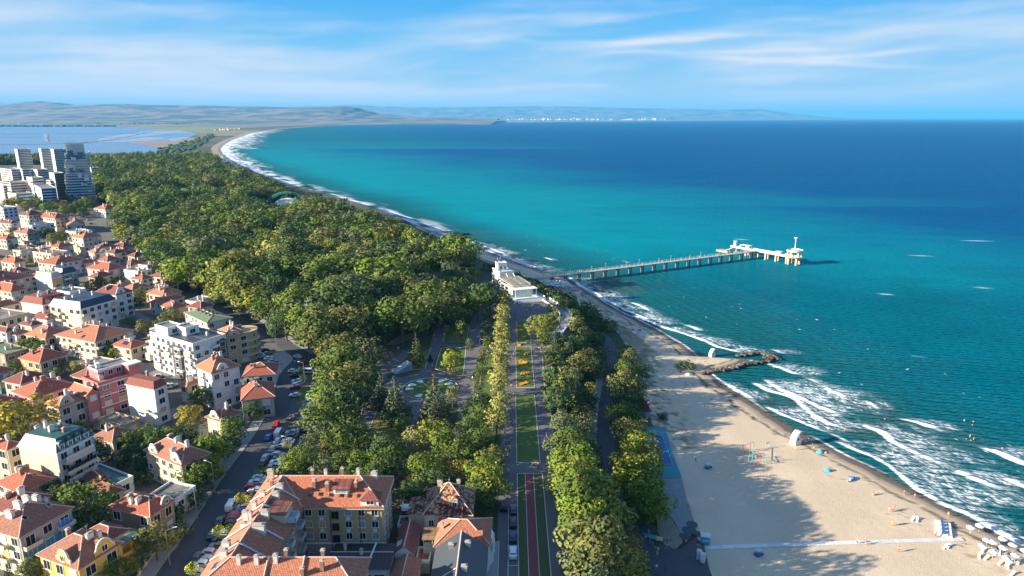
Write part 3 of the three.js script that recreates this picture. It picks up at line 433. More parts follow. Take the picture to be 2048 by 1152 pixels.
{ const { o, w, d, h } = pink; part('penthouse', uvBox(box(w * 0.78, 3, d * 0.6, w * 0.04, h + 1.6, -d * 0.16)), W.pink, o); addRoof(o, w * 0.78, d * 0.6, h + 3.1, { type: 'flat', roof: R.grey, pos: [w * 0.04, -d * 0.16] }); for (let i = 0; i < 4; i++) addWindow(o, 1.5, 1.5, [w * (-0.26 + 0.19 * i), h + 1.9, d * 0.14 + 0.02], 0); const t = part('stair_tower', uvBox(box(4.2, 4.2, 3.4, w * 0.36, h + 1.6, d / 2 - 1.4)), W.pink, o); part('tower_cornice', box(4.8, 0.4, 4, w * 0.36, h + 3.9, d / 2 - 1.4), trim, t); part('water_tank', cyl(0.8, 0.8, 1.8, -w * 0.22, h + 3.3, -d * 0.2, 12), trim, o); for (const f of [1, 2, 3]) part('string_course', box(w + 0.2, 0.3, 0.3, 0, f * 3.9 - 0.2, d / 2 + 0.06), trim, o); }
B({ label: 'ornate grey house with curved gable and orange tiled roof above blue awnings', C: [117, 816], lu: 92, ru: 172, h: 8, ang: 62, wall: W.grey, tile: R.orange, gables: [['front', 0.3, 4.6, 3.2, W.grey]], chimneys: 4, seed: 12 });
B({ name: 'shop_house', label: 'narrow red fronted house between ornate grey house and glazed shop', C: [173, 791], lu: 170, ru: 195, h: 9.5, ang: 60, d: 10, wall: W.pink, tile: R.orange, roof: 'gable', rise: 2, chimneys: 1, seed: 13 });
B({ name: 'shop_house', label: 'narrow white house with large window grid above dark cafe front', C: [196, 786], lu: 193, ru: 223, h: 9, ang: 60, d: 9, wall: W.white, roof: 'flat', tile: R.dull, chimneys: 0, seed: 14, gap: 2.4, base: W.dark });
B({ name: 'outbuilding', label: 'low beige outbuilding with flat grey roof before blank white wall', category: 'outbuilding', C: [248, 854], lu: 196, ru: 281, h: 4, ang: 66, wall: W.ochre, roof: 'flat', tile: R.grey, chimneys: 1, seed: 15 });
B({ label: 'low house with wide dull brown hipped roof among dark garden shrubs', C: [225, 884], lu: 187, ru: 272, h: 4.6, ang: 66, wall: W.beige, tile: R.dull, chimneys: 1, skylights: 1, seed: 16, rise: 2.6 });
const paleB = B({ name: 'apartment_block', label: 'flats with pale blank side wall, teal mansard and long glazed balconies', category: 'apartments', C: [113, 906], lu: 37, ru: 185, h: 13, ang: 72, wall: W.cream, right: W.pale, roof: 'mansard', tile: R.teal, rise: 3.2, blindLeft: true, chimneys: 4, balconies: 0, dormers: 4, seed: 17 });
{ const { o, w, d, h } = paleB; for (const f of [1, 2, 3]) { const b = part('balcony', merge([box(w * 0.8, 0.2, 1.6, 0, 0, 0.8), box(w * 0.8, 0.9, 0.12, 0, 0.5, 1.54)]), W.cream, o, [0, f * 3.2 - 0.4, d / 2 + 0.03]); part('glazing', merge([...Array(9)].map((_, i) => box(w * 0.08, 1.1, 0.05, (i - 4) * w * 0.088, 1.55, 1.5))), f === 2 ? glass : blind, b); } part('blue_edge', box(0.3, h, 0.3, w / 2 - 0.1, h / 2, d / 2 + 0.1), W.blue, o); }
B({ label: 'brown house partly outside the frame behind teal-roofed flats', C: [14, 899], lu: -30, ru: 40, h: 11, ang: 70, wall: W.beige, tile: R.red, chimneys: 2, seed: 18 });
B({ label: 'hipped red roof with blue tarpaulin and green lean-to above yellow tree', C: [64, 797], lu: 26, ru: 152, h: 7, ang: 60, wall: W.pink, right: W.rose, tile: R.red, chimneys: 4, skylights: 3, seed: 19, rise: 3.4 });
B({ label: 'brick coloured house with deep red hipped roof and blue attic dormer', C: [80, 725], lu: 40, ru: 134, h: 7.5, ang: 66, wall: W.orange, right: W.grey, tile: R.red, chimneys: 4, seed: 20, rise: 3.6 });
B({ label: 'teal walled house at the frame edge with plain red roof', C: [-4, 748], lu: -50, ru: 27, h: 8, ang: 68, wall: W.teal, tile: R.red, chimneys: 1, seed: 21 });
B({ label: 'red roof edge house below teal walled house at the frame edge', C: [-6, 812], lu: -60, ru: 34, h: 6, ang: 68, wall: W.lilac, tile: R.red, chimneys: 1, seed: 22 });
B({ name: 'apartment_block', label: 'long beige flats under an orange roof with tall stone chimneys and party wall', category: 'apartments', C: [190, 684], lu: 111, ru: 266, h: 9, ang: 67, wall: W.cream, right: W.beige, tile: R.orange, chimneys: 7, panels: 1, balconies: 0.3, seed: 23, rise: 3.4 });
B({ label: 'house with broad orange hipped roof behind a round dark tree', C: [91, 677], lu: 52, ru: 136, h: 8, ang: 66, wall: W.beige, tile: R.orange, chimneys: 5, skylights: 3, seed: 24, rise: 3.8 });
B({ label: 'house with two solar panels on small red hipped roof', C: [261, 697], lu: 225, ru: 293, h: 7, ang: 66, wall: W.beige, tile: R.red, chimneys: 2, panels: 2, seed: 25 });
const modern = B({ name: 'apartment_block', label: 'white modern flats stepping up in terraces with black window bays', category: 'apartments', C: [385, 690], lu: 300, ru: 451, h: 15.5, ang: 58, wall: W.white, right: W.pale, roof: 'flat', tile: R.slate, chimneys: 2, balconies: 0.7, seed: 26, gap: 3.4 });
{ const { o, w, d, h } = modern; for (const [x, z, a, b, t] of [[-w * 0.2, -d * 0.28, w * 0.42, d * 0.3, 3], [w * 0.05, -d * 0.02, w * 0.4, d * 0.22, 3]]) { part('penthouse', uvBox(box(a, t, b, x, h + t / 2, z)), W.white, o); addRoof(o, a, b, h + t, { type: 'flat', roof: R.grey, pos: [x, z] }); addWindow(o, a * 0.4, 1.6, [x, h + 1.6, z + b / 2 + 0.02], 0); }
  for (let i = 0; i < 4; i++) { const t = part('terrace', uvBox(box(w * 0.5, 3.1, 3.6, -w * 0.1, 14 - i * 3.1 - 1.6, -d / 2 - 1.8 - i * 2.2)), W.cream, o); part('terrace_rail', box(w * 0.52, 0.9, 0.14, -w * 0.1, 16 - i * 3.1, -d / 2 - 3.5 - i * 2.2), trim, t); }
  const bay = part('window_bay', uvBox(box(w * 0.26, 9, 0.9, w * 0.34, 9.6, d / 2 + 0.35)), W.dark, o); for (const y of [6.6, 9.6, 12.6]) addWindow(o, 2.4, 1.9, [w * 0.34, y, d / 2 + 0.83], 0, { parent: bay, cross: false });
  const bay2 = part('window_bay', uvBox(box(0.9, 13, d * 0.2, -w / 2 - 0.35, 7, d * 0.14)), W.dark, o); for (const y of [2.6, 5.6, 8.6, 11.6]) addWindow(o, 2, 1.9, [-w / 2 - 0.83, y, d * 0.14], -Math.PI / 2, { parent: bay2, cross: false }); }
const corner = B({ name: 'apartment_block', label: 'ochre corner building with rounded end and curved balconies at the junction', category: 'apartments', C: [453, 675], lu: 446, ru: 497, h: 12.5, ang: 40, d: 12, wall: W.tan, tile: R.orange, chimneys: 4, seed: 27, gables: [['front', 0.36, 4, 2.4, W.tan]], rise: 2.8 });
{ const { o, w, d, h } = corner; part('rounded_end', new THREE.CylinderGeometry(d * 0.42, d * 0.42, h, 20).translate(w / 2, h / 2, d * 0.08), W.tan, o); part('rounded_parapet', new THREE.CylinderGeometry(d * 0.45, d * 0.45, 0.7, 20).translate(w / 2, h + 0.3, d * 0.08), W.tan, o); for (const f of [1, 2, 3]) part('curved_balcony', merge([new THREE.CylinderGeometry(d * 0.42 + 1.1, d * 0.42 + 1.1, 0.9, 20, 1, true, -0.4, Math.PI * 1.1), new THREE.CylinderGeometry(d * 0.42 + 1.08, d * 0.42 + 1.08, 0.16, 20).translate(0, -0.4, 0)]), W.cream, o, [w / 2, f * 3.1 + 0.3, d * 0.08]); for (let f = 0; f < 4; f++) for (const q of [-0.3, 0.5]) addWindow(o, 1.1, 1.5, [w / 2 + Math.sin(q) * d * 0.425, f * 3.05 + 2, d * 0.08 + Math.cos(q) * d * 0.425], q); }
const greenRoof = B({ name: 'apartment_block', label: 'building with low grey roof turning green and many roof vents', category: 'apartments', C: [414, 645], lu: 370, ru: 462, h: 10, ang: 47, wall: W.cream, roof: 'hip', tile: R.green, rise: 1.6, chimneys: 0, seed: 28, balconies: 0.5 });
{ const { o, w, d, rf } = greenRoof; for (let i = 0; i < 12; i++) part('roof_vent', box(0.9, 0.8, 0.6, 0, 0.3, 0), trimDark, o, [((i % 3) - 1) * w * 0.14, rf.y + rf.height(((i % 3) - 1) * w * 0.14, (Math.floor(i / 3) - 1.5) * d * 0.17), (Math.floor(i / 3) - 1.5) * d * 0.17]); }
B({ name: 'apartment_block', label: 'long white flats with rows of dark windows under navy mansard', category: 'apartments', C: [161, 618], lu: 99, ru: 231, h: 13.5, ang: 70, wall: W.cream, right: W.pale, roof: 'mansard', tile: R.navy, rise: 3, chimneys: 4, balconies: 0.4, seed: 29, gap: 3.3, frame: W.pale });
B({ name: 'apartment_block', label: 'white flats with maroon roof, arched gable and wrap balconies next to navy mansard', category: 'apartments', C: [232, 590], lu: 226, ru: 264, h: 13, ang: 66, d: 15, wall: W.pale, roof: 'hip', tile: R.maroon, rise: 3.6, chimneys: 4, balconies: 0.9, seed: 30, gables: [['front', 0.3, 5, 3.4, W.pale]] });
B({ name: 'apartment_block', label: 'flats with octagonal blank cream side wall and green balconies', category: 'apartments', C: [103, 557], lu: 70, ru: 124, h: 12, ang: 68, wall: W.white, right: W.ochre, roof: 'mansard', tile: R.pale, rise: 3, blindLeft: true, chimneys: 3, balconies: 0.9, seed: 31 });
B({ name: 'apartment_block', label: 'flats in deep shade under dark navy roof', category: 'apartments', C: [125, 549], lu: 120, ru: 155, h: 12.5, ang: 68, d: 12, wall: W.teal, roof: 'mansard', tile: R.navy, rise: 3.2, chimneys: 1, balconies: 0.9, seed: 32 });
B({ name: 'apartment_block', label: 'terrace ending in pale pinkish blank gable wall with brown roof', category: 'apartments', C: [85, 610], lu: 42, ru: 138, h: 11, ang: 68, wall: W.white, right: W.lilac, roof: 'mansard', tile: R.brown, rise: 3.2, blindLeft: true, chimneys: 5, dormers: 3, seed: 33 });
B({ name: 'apartment_block', label: 'small white block with penthouse terrace behind brown roofed terrace', category: 'apartments', C: [140, 586], lu: 132, ru: 172, h: 11, ang: 68, d: 10, wall: W.white, right: W.pale, roof: 'flat', tile: R.navy, chimneys: 1, balconies: 0.5, seed: 34 });
B({ name: 'apartment_block', label: 'very long tan flats under one brick red roof with row of white chimneys', category: 'apartments', C: [-30, 571], lu: -80, ru: 72, h: 12, ang: 66, wall: W.beige, tile: R.maroon, chimneys: 9, balconies: 0.35, seed: 35, rise: 4 });
B({ label: 'house with pointed red hipped roof in front of long tan flats', C: [22, 584], lu: -18, ru: 51, h: 9, ang: 66, wall: W.cream, right: W.grey, tile: R.red, chimneys: 2, seed: 36, rise: 3.6 });
B({ label: 'house with wide red hipped roof and pale chimneys below the white cube', C: [217, 541], lu: 174, ru: 247, h: 8, ang: 68, wall: W.rose, tile: R.red, chimneys: 4, seed: 37, rise: 3.6 });
B({ label: 'white cube of a house with weathered flat roof at the wood edge', C: [281, 545], lu: 248, ru: 303, h: 9, ang: 66, wall: W.white, right: W.pale, roof: 'flat', tile: R.grey, blindLeft: true, chimneys: 2, seed: 38 });
B({ label: 'low house with orange roof hidden behind garden trees below white cube', C: [236, 578], lu: 219, ru: 272, h: 6, ang: 66, wall: W.cream, tile: R.orange, chimneys: 2, seed: 39 });
B({ label: 'row house with ribbed red roof split by raised party walls', C: [326, 592], lu: 297, ru: 362, h: 8, ang: 62, wall: W.rose, tile: R.orange, chimneys: 6, seed: 40, rise: 3.6 });
B({ label: 'grey walled house with red hipped roof and one tall white chimney', C: [311, 607], lu: 300, ru: 368, h: 6.5, ang: 56, wall: W.cream, right: W.grey, tile: R.red, chimneys: 1, seed: 41 });
B({ label: 'small house with two-part red roof next to green-grey roof', C: [343, 618], lu: 323, ru: 374, h: 6, ang: 52, wall: W.cream, tile: R.red, chimneys: 2, seed: 42 });
B({ name: 'terrace_house', label: 'long low block with flat grey roof and strip windows at frame edge', C: [-2, 642], lu: -60, ru: 59, h: 8, ang: 68, wall: W.beige, roof: 'flat', tile: R.grey, chimneys: 3, seed: 43 });
B({ label: 'house with maroon roof and row of white attic dormers', C: [94, 640], lu: 68, ru: 120, h: 7, ang: 68, wall: W.rose, right: W.pale, tile: R.maroon, chimneys: 1, dormers: 3, seed: 44, roof: 'mansard', rise: 2.6 });
B({ label: 'house with small orange gable over white balcony', C: [32, 670], lu: 16, ru: 58, h: 7, ang: 66, wall: W.white, tile: R.orange, chimneys: 2, seed: 45 });
B({ label: 'tall narrow white house with stepped gable at frame edge', C: [12, 664], lu: -30, ru: 19, h: 8.5, ang: 66, wall: W.white, right: W.lilac, tile: R.maroon, chimneys: 1, seed: 46, d: 12 });
B({ label: 'white and maroon house squeezed behind orange gabled house', C: [62, 652], lu: 40, ru: 84, h: 7, ang: 66, wall: W.cream, right: W.pale, tile: R.maroon, chimneys: 3, panels: 1, seed: 47 });
B({ name: 'workshop', label: 'low brown workshop with pale grey flat roof and water tanks', category: 'workshop', C: [10, 712], lu: -40, ru: 58, h: 5.5, ang: 62, wall: W.brown, roof: 'flat', tile: R.green, chimneys: 2, seed: 48 });
// farther rows
B({ label: 'house with red hipped roof and pale ridge line above long tan flats', C: [29, 526], lu: 2, ru: 50, h: 8, ang: 68, wall: W.cream, tile: R.red, chimneys: 4, seed: 50, rise: 3.6 });
B({ name: 'apartment_block', label: 'long low flats with red hipped roof and lilac end wall', category: 'apartments', C: [111, 529], lu: 76, ru: 169, h: 9, ang: 66, wall: W.cream, right: W.lilac, tile: R.red, chimneys: 5, seed: 51, rise: 3.6 });
B({ name: 'apartment_block', label: 'tall cream flats with orange hipped roof at the street by the wood', category: 'apartments', C: [166, 477], lu: 144, ru: 202, h: 13, ang: 62, wall: W.cream, right: W.grey, tile: R.orange, chimneys: 5, balconies: 0.4, seed: 52, rise: 4 });
B({ label: 'white house with orange roof and arched gable in front of tall cream flats', C: [189, 507], lu: 177, ru: 226, h: 8, ang: 50, wall: W.rose, right: W.pale, tile: R.orange, chimneys: 3, seed: 53, gables: [['front', 0.5, 5, 2.6, W.pale]] });
B({ label: 'house with small red gable facing the garden, beside arched gable house', C: [171, 527], lu: 160, ru: 200, h: 6.5, ang: 62, wall: W.cream, tile: R.red, roof: 'gable', chimneys: 3, seed: 54 });
B({ name: 'apartment_block', label: 'cream flats with open orange balconies and cluttered flat roof', category: 'apartments', C: [102, 509], lu: 65, ru: 136, h: 9, ang: 66, wall: W.cream, right: W.lilac, roof: 'flat', tile: R.dull, chimneys: 5, balconies: 0.8, seed: 55 });
B({ label: 'dark teal house with cream upper storey and tall white chimney', C: [54, 467], lu: 28, ru: 77, h: 10, ang: 66, wall: W.cream, right: W.teal, tile: R.dull, chimneys: 2, balconies: 0.6, seed: 56, rise: 3.4 });
B({ label: 'small cream house with red hipped roof at frame edge above ridge-lined roof', C: [12, 479], lu: -16, ru: 35, h: 8, ang: 66, wall: W.cream, right: W.pale, tile: R.red, chimneys: 2, seed: 57 });
B({ name: 'apartment_block', label: 'tall cream flats with maroon roof at the edge of tree belt', category: 'apartments', C: [57, 431], lu: 38, ru: 88, h: 14, ang: 66, wall: W.cream, right: W.grey, tile: R.maroon, chimneys: 5, seed: 58, rise: 4, far: true });
B({ name: 'apartment_block', label: 'wide cream flats with red roof and five pale chimneys below tree belt', category: 'apartments', C: [110, 437], lu: 73, ru: 136, h: 12, ang: 64, wall: W.cream, right: W.beige, tile: R.red, chimneys: 7, seed: 59, rise: 4, far: true });
B({ name: 'apartment_block', label: 'white modern flats with glazed corner in front of wide cream flats', category: 'apartments', C: [64, 452], lu: 58, ru: 108, h: 11, ang: 62, d: 14, wall: W.white, right: W.pale, roof: 'flat', tile: R.slate, chimneys: 2, balconies: 0.7, seed: 60 });
B({ label: 'house with broad lilac gable end facing the street', C: [134, 452], lu: 122, ru: 169, h: 7, ang: 34, d: 24, wall: W.cream, right: W.lilac, roof: 'gable', tile: R.dull, rise: 4.5, chimneys: 2, seed: 61, far: true });
B({ name: 'apartment_block', label: 'grey flats crowded with white roof huts behind tall cream flats', category: 'apartments', C: [152, 466], lu: 143, ru: 183, h: 10.5, ang: 58, d: 16, wall: W.cream, roof: 'flat', tile: R.pale, chimneys: 7, seed: 62, far: true });
B({ name: 'apartment_block', label: 'blue white block with flat roof at frame edge by tree belt', category: 'apartments', C: [6, 417], lu: -20, ru: 34, h: 13, ang: 66, wall: W.white, right: W.lilac, roof: 'flat', tile: R.pale, chimneys: 4, seed: 63, far: true });
B({ label: 'dark house with maroon roof and white balconies at frame edge', C: [22, 447], lu: -12, ru: 37, h: 10, ang: 66, wall: W.grey, right: W.lilac, tile: R.maroon, chimneys: 3, balconies: 0.5, seed: 64 });
B({ label: 'little yellow house with dark red roof beside dark teal house', C: [18, 464], lu: 8, ru: 27, h: 6, ang: 66, wall: W.yellow, tile: R.maroon, chimneys: 1, seed: 65 });
B({ label: 'red roofed white house standing alone at the edge of the wood', C: [210, 419], lu: 188, ru: 238, h: 9, ang: 62, wall: W.white, right: W.pale, tile: R.red, chimneys: 5, seed: 66, rise: 4, far: true });
B({ label: 'house with orange red roof between pink block and modern white flats', C: [374, 772], lu: 362, ru: 402, h: 7, ang: 60, wall: W.beige, tile: R.orange, chimneys: 2, seed: 67 });
B({ label: 'house with plain red roof in the corner above the blue-painted house', C: [40, 985], lu: -5, ru: 104, h: 6, ang: 62, wall: W.grey, tile: R.red, chimneys: 3, skylights: 2, seed: 68 });
B({ name: 'shed', label: 'flat teal-roofed shed with solar water heater behind villa', category: 'shed', C: [232, 972], lu: 165, ru: 266, h: 3.6, ang: 62, wall: W.white, roof: 'flat', tile: R.teal, chimneys: 0, panels: 1, seed: 69 });
B({ name: 'shed', label: 'low shed with brown tiled roof in front of teal-roofed shed', category: 'shed', C: [212, 992], lu: 165, ru: 246, h: 3.4, ang: 50, wall: W.grey, tile: R.brown, chimneys: 0, seed: 70 });
// ---------- trees ----------
function leafMat(r, g, b) { return new THREE.MeshPhysicalMaterial({ color: new THREE.Color(r, g, b), vertexColors: true, roughness: 0.85, specularIntensity: 0.3, transmission: 0.22, thickness: 0, side: THREE.DoubleSide }); }
const LEAF = { deep: leafMat(0.062, 0.11, 0.032), mid: leafMat(0.098, 0.15, 0.024), fresh: leafMat(0.15, 0.215, 0.022), olive: leafMat(0.165, 0.175, 0.045), grey: leafMat(0.125, 0.155, 0.068), light: leafMat(0.225, 0.25, 0.03), yellow: leafMat(0.36, 0.30, 0.035), rust: leafMat(0.28, 0.2, 0.05), seed: leafMat(0.31, 0.31, 0.085), lime: leafMat(0.36, 0.44, 0.02), fir: leafMat(0.085, 0.125, 0.055), blue: leafMat(0.045, 0.085, 0.06) };
const bark = std([0.13, 0.10, 0.075], { roughness: 1 });
// leaf-sized quads spread through lobes; each lobe is a ball of foliage with its own tone
function leaves(r, lobes, size, per, droop = 0) {
  const P = [], N = [], C = [], I = [], v = new THREE.Vector3(), n = new THREE.Vector3(), t = new THREE.Vector3(), b = new THREE.Vector3();
  const CY = lobes.reduce((a, l) => a + l.y, 0) / lobes.length, CR = Math.max(...lobes.map((l) => Math.hypot(l.x, l.z) + l.r));
  let k = 0;
  for (const L of lobes) {
    const count = Math.round(per * L.r * L.r / (size * size)), tone = 0.82 + 0.36 * r(), warm = (r() - 0.5) * 0.16;
    for (let i = 0; i < count; i++) {
      const z = r() * 2 - 1, a = r() * 6.283, s = Math.sqrt(1 - z * z); v.set(s * Math.cos(a), z, s * Math.sin(a));
      if (v.y < -0.55 && r() < 0.7) continue;
      const q = 0.72 + 0.34 * Math.sqrt(r()) + 0.16 * (vnoise(v.x * 2.6 + L.x * 3, v.y * 2.6 + v.z * 2.1 + L.z) - 0.5);
      const x = L.x + v.x * L.r * q, y = L.y + v.y * L.r * (L.sy || 0.85) * q, zz = L.z + v.z * L.r * q;
      let inside = false; for (const M of lobes) if (M !== L && (x - M.x) ** 2 + ((y - M.y) / (M.sy || 0.85)) ** 2 + (zz - M.z) ** 2 < M.r * M.r * 0.42) { inside = true; break; }
      if (inside) continue;
      n.copy(v).add(t.set(r() - 0.5, r() - 0.35, r() - 0.5).multiplyScalar(1.5)).normalize(); n.y -= droop * 0.4; n.normalize();
      t.set(r() - 0.5, r() - 0.5, r() - 0.5).cross(n).normalize(); b.copy(n).cross(t);
      const w = size * (0.6 + 0.7 * r()), h = w * (0.7 + 0.5 * r()), c = tone * (0.82 + 0.36 * r()), cr = c * (1 + warm + 0.15 * (r() - 0.5)), cb = c * (1 - warm);
      const sn = n.clone().multiplyScalar(0.32).addScaledVector(v, 0.6); sn.x += 0.5 * x / CR; sn.y += 0.5 * (y - CY) / CR; sn.z += 0.5 * zz / CR; sn.normalize();
      for (const [e, f, l] of [[-0.5, 0, 0], [0, -0.5, 0.1], [0.5, 0, 0], [0, 0.5, -0.12]]) { P.push(x + t.x * w * e + b.x * h * f + n.x * w * l, y + t.y * w * e + b.y * h * f + n.y * w * l, zz + t.z * w * e + b.z * h * f + n.z * w * l); N.push(sn.x, sn.y, sn.z); C.push(cr, c, cb); }
      I.push(k, k + 1, k + 2, k, k + 2, k + 3); k += 4;
    }
  }
  const g = new THREE.BufferGeometry(); g.setAttribute('position', new THREE.Float32BufferAttribute(P, 3)); g.setAttribute('normal', new THREE.Float32BufferAttribute(N, 3)); g.setAttribute('color', new THREE.Float32BufferAttribute(C, 3)); g.setIndex(I);
  return g;
}
// kinds of crown, each for a tree of unit size: radius about 1 at height 1.0 .. scaled when placed. Numbers in metres for a tree 12 m tall.
function lobesRound(r, R, H0, H, n) { const out = [{ x: 0, y: H0 + (H - H0) * 0.5, z: 0, r: R * 0.62 }]; for (let i = 0; i < n; i++) { const a = i * 2.4 + r(), y = H0 + (H - H0) * (0.12 + 0.8 * ((i + 0.5) / n)), q = R * (0.72 - 0.5 * Math.abs((y - H0) / (H - H0) - 0.38)) * (0.8 + 0.4 * r()); out.push({ x: Math.cos(a) * q, y, z: Math.sin(a) * q, r: R * (0.30 + 0.2 * r()) }); } out.push({ x: 0.1 * R, y: H - R * 0.3, z: 0, r: R * 0.38 }); return out; }
function trunkGeo(r, H, R, w = 0.28) { const g = [beam([0, -0.3, 0], [0.1, H * 0.45, 0.05], w, 7)]; for (let i = 0; i < 5; i++) { const a = i * 1.3 + r(), y = H * (0.25 + 0.06 * i); g.push(beam([0.05, y, 0.02], [Math.cos(a) * R * 0.55, y + H * 0.3, Math.sin(a) * R * 0.55], w * 0.42, 5)); } g.push(beam([0.1, H * 0.45, 0.05], [0, H * 0.85, 0], w * 0.6, 5)); return merge(g); }
const CROWN = {};
function kind(name, n, f) { CROWN[name] = [...Array(n)].map((_, i) => f(rng(name.length * 71 + i * 1009 + 7))); }
kind('broad', 5, (r) => ({ crown: leaves(r, lobesRound(r, 5 + r(), 3, 11 + 2 * r(), 11), 0.66, 11), trunk: trunkGeo(r, 12, 5), H: 12, R: 5 }));
kind('broadfar', 6, (r) => ({ crown: leaves(r, lobesRound(r, 5 + r(), 1.5, 11 + 2 * r(), 10), 0.74, 10), trunk: trunkGeo(r, 12, 5), H: 12, R: 5 }));
kind('tall', 3, (r) => ({ crown: leaves(r, lobesRound(r, 3.1, 2.2, 12, 12), 0.58, 10), trunk: trunkGeo(r, 12, 2.4, 0.2), H: 12, R: 3.1 }));
kind('loose', 3, (r) => ({ crown: leaves(r, lobesRound(r, 5.2, 3.5, 12, 16).map((l) => ({ ...l, r: l.r * 0.78, sy: 0.7 })), 0.55, 7, 0.6), trunk: trunkGeo(r, 12, 5, 0.22), H: 12, R: 5.2 }));
kind('conifer', 3, (r) => { const L = []; for (let i = 0; i < 9; i++) { const y = 2 + i * 1.35, q = 3.6 * (1 - i / 9.6) + 0.3, m = Math.max(3, Math.round(7 - i * 0.5)); for (let k = 0; k < m; k++) { const a = k / m * 6.283 + i * 0.7 + r() * 0.5; L.push({ x: Math.cos(a) * q * 0.62, y: y - 0.1 * q, z: Math.sin(a) * q * 0.62, r: q * 0.46, sy: 0.42 }); } } L.push({ x: 0, y: 14, z: 0, r: 0.5, sy: 2 }); return { crown: leaves(r, L, 0.55, 9, 1), trunk: merge([beam([0, -0.3, 0], [0, 13.6, 0], 0.2, 6)]), H: 14.5, R: 3.8 }; });
kind('shrub', 4, (r) => ({ crown: leaves(r, lobesRound(r, 2.2, 0.2, 3.2, 7), 0.5, 10), trunk: merge([beam([0, -0.2, 0], [0.2, 1.6, 0], 0.09, 5), beam([0, -0.2, 0], [-0.4, 1.5, 0.3], 0.07, 5)]), H: 3.2, R: 2.2 }));
kind('globe', 2, (r) => ({ crown: leaves(r, [{ x: 0, y: 2.9, z: 0, r: 1.45, sy: 0.95 }], 0.32, 12), trunk: merge([beam([0, 0, 0], [0, 2.4, 0], 0.09, 6)]), H: 4.3, R: 1.45 }));
kind('palm', 2, (r) => {
  const P = []; for (let i = 0; i < 16; i++) { const a = i * 2.4, up = 0.9 - (i / 16) * 1.1; let p = [0, 4.2, 0], dir = [Math.cos(a) * 0.8, up, Math.sin(a) * 0.8]; for (let k = 0; k < 4; k++) { const q = [p[0] + dir[0] * 0.5, p[1] + dir[1] * 0.5, p[2] + dir[2] * 0.5], s = [-Math.sin(a) * 0.28 * (1 - k / 5), 0, Math.cos(a) * 0.28 * (1 - k / 5)]; P.push([[p[0] - s[0], p[1] - 0.08, p[2] - s[2]], [q[0] - s[0], q[1] - 0.1, q[2] - s[2]], q, p], [p, q, [q[0] + s[0], q[1] - 0.1, q[2] + s[2]], [p[0] + s[0], p[1] - 0.08, p[2] + s[2]]]); p = q; dir[1] -= 0.45; } }
  const g = quads(P); const c = new Float32Array(g.attributes.position.count * 3); for (let i = 0; i < c.length; i++) c[i] = 0.8 + 0.4 * hash(i >> 4, 3); g.setAttribute('color', new THREE.BufferAttribute(c, 3)); g.deleteAttribute('uv');
  return { crown: g, trunk: merge([beam([0, -0.2, 0], [0.1, 4.3, 0], 0.2, 7)]), H: 5, R: 2 };
});
const protos = new Map();
// a tree of a kind and leaf colour; the first of each is built, later ones are clones
function tree(type, leaf, x, y, z, H, { label, group, name = 'tree', wide = 1, turn = 0, v = 0, category } = {}) {
  const list = CROWN[type], k = list[v % list.length], key = type + (v % list.length);
  let o;
  if (!protos.has(key)) { o = new THREE.Group(); part('trunk', k.trunk, bark, o); part('crown', k.crown, LEAF[leaf], o); protos.set(key, o); } else { o = protos.get(key).clone(); o.children[1].material = LEAF[leaf]; }
  o.userData = {}; o.name = numbered(name); o.position.set(x, y, z); o.rotation.y = turn; const s = H / k.H; if (type === 'broad' || type === 'loose') wide *= 1.22; o.scale.set(s * wide, s, s * wide); scene.add(o);
  return tag(o, label, category || (type === 'shrub' ? 'shrub' : 'tree'), group);
}
const kinds = Object.keys(LEAF);
const ORD = ['first', 'second', 'third', 'fourth', 'fifth', 'sixth', 'seventh', 'eighth', 'ninth', 'tenth', 'eleventh', 'twelfth', 'thirteenth', 'fourteenth', 'fifteenth', 'sixteenth', 'seventeenth', 'eighteenth', 'nineteenth', 'twentieth'];
const LOOK = { deep: 'dark green', mid: 'green', fresh: 'bright green', olive: 'olive green', grey: 'grey green', light: 'light green', yellow: 'yellow', rust: 'rusty yellow', seed: 'cream flecked', lime: 'lime green', fir: 'dark', blue: 'blue green' };
const KIND = { broad: 'broad', broadfar: 'broad', tall: 'slim', loose: 'loose feathery', conifer: 'conifer', shrub: 'low', globe: 'round clipped', palm: 'palm' };
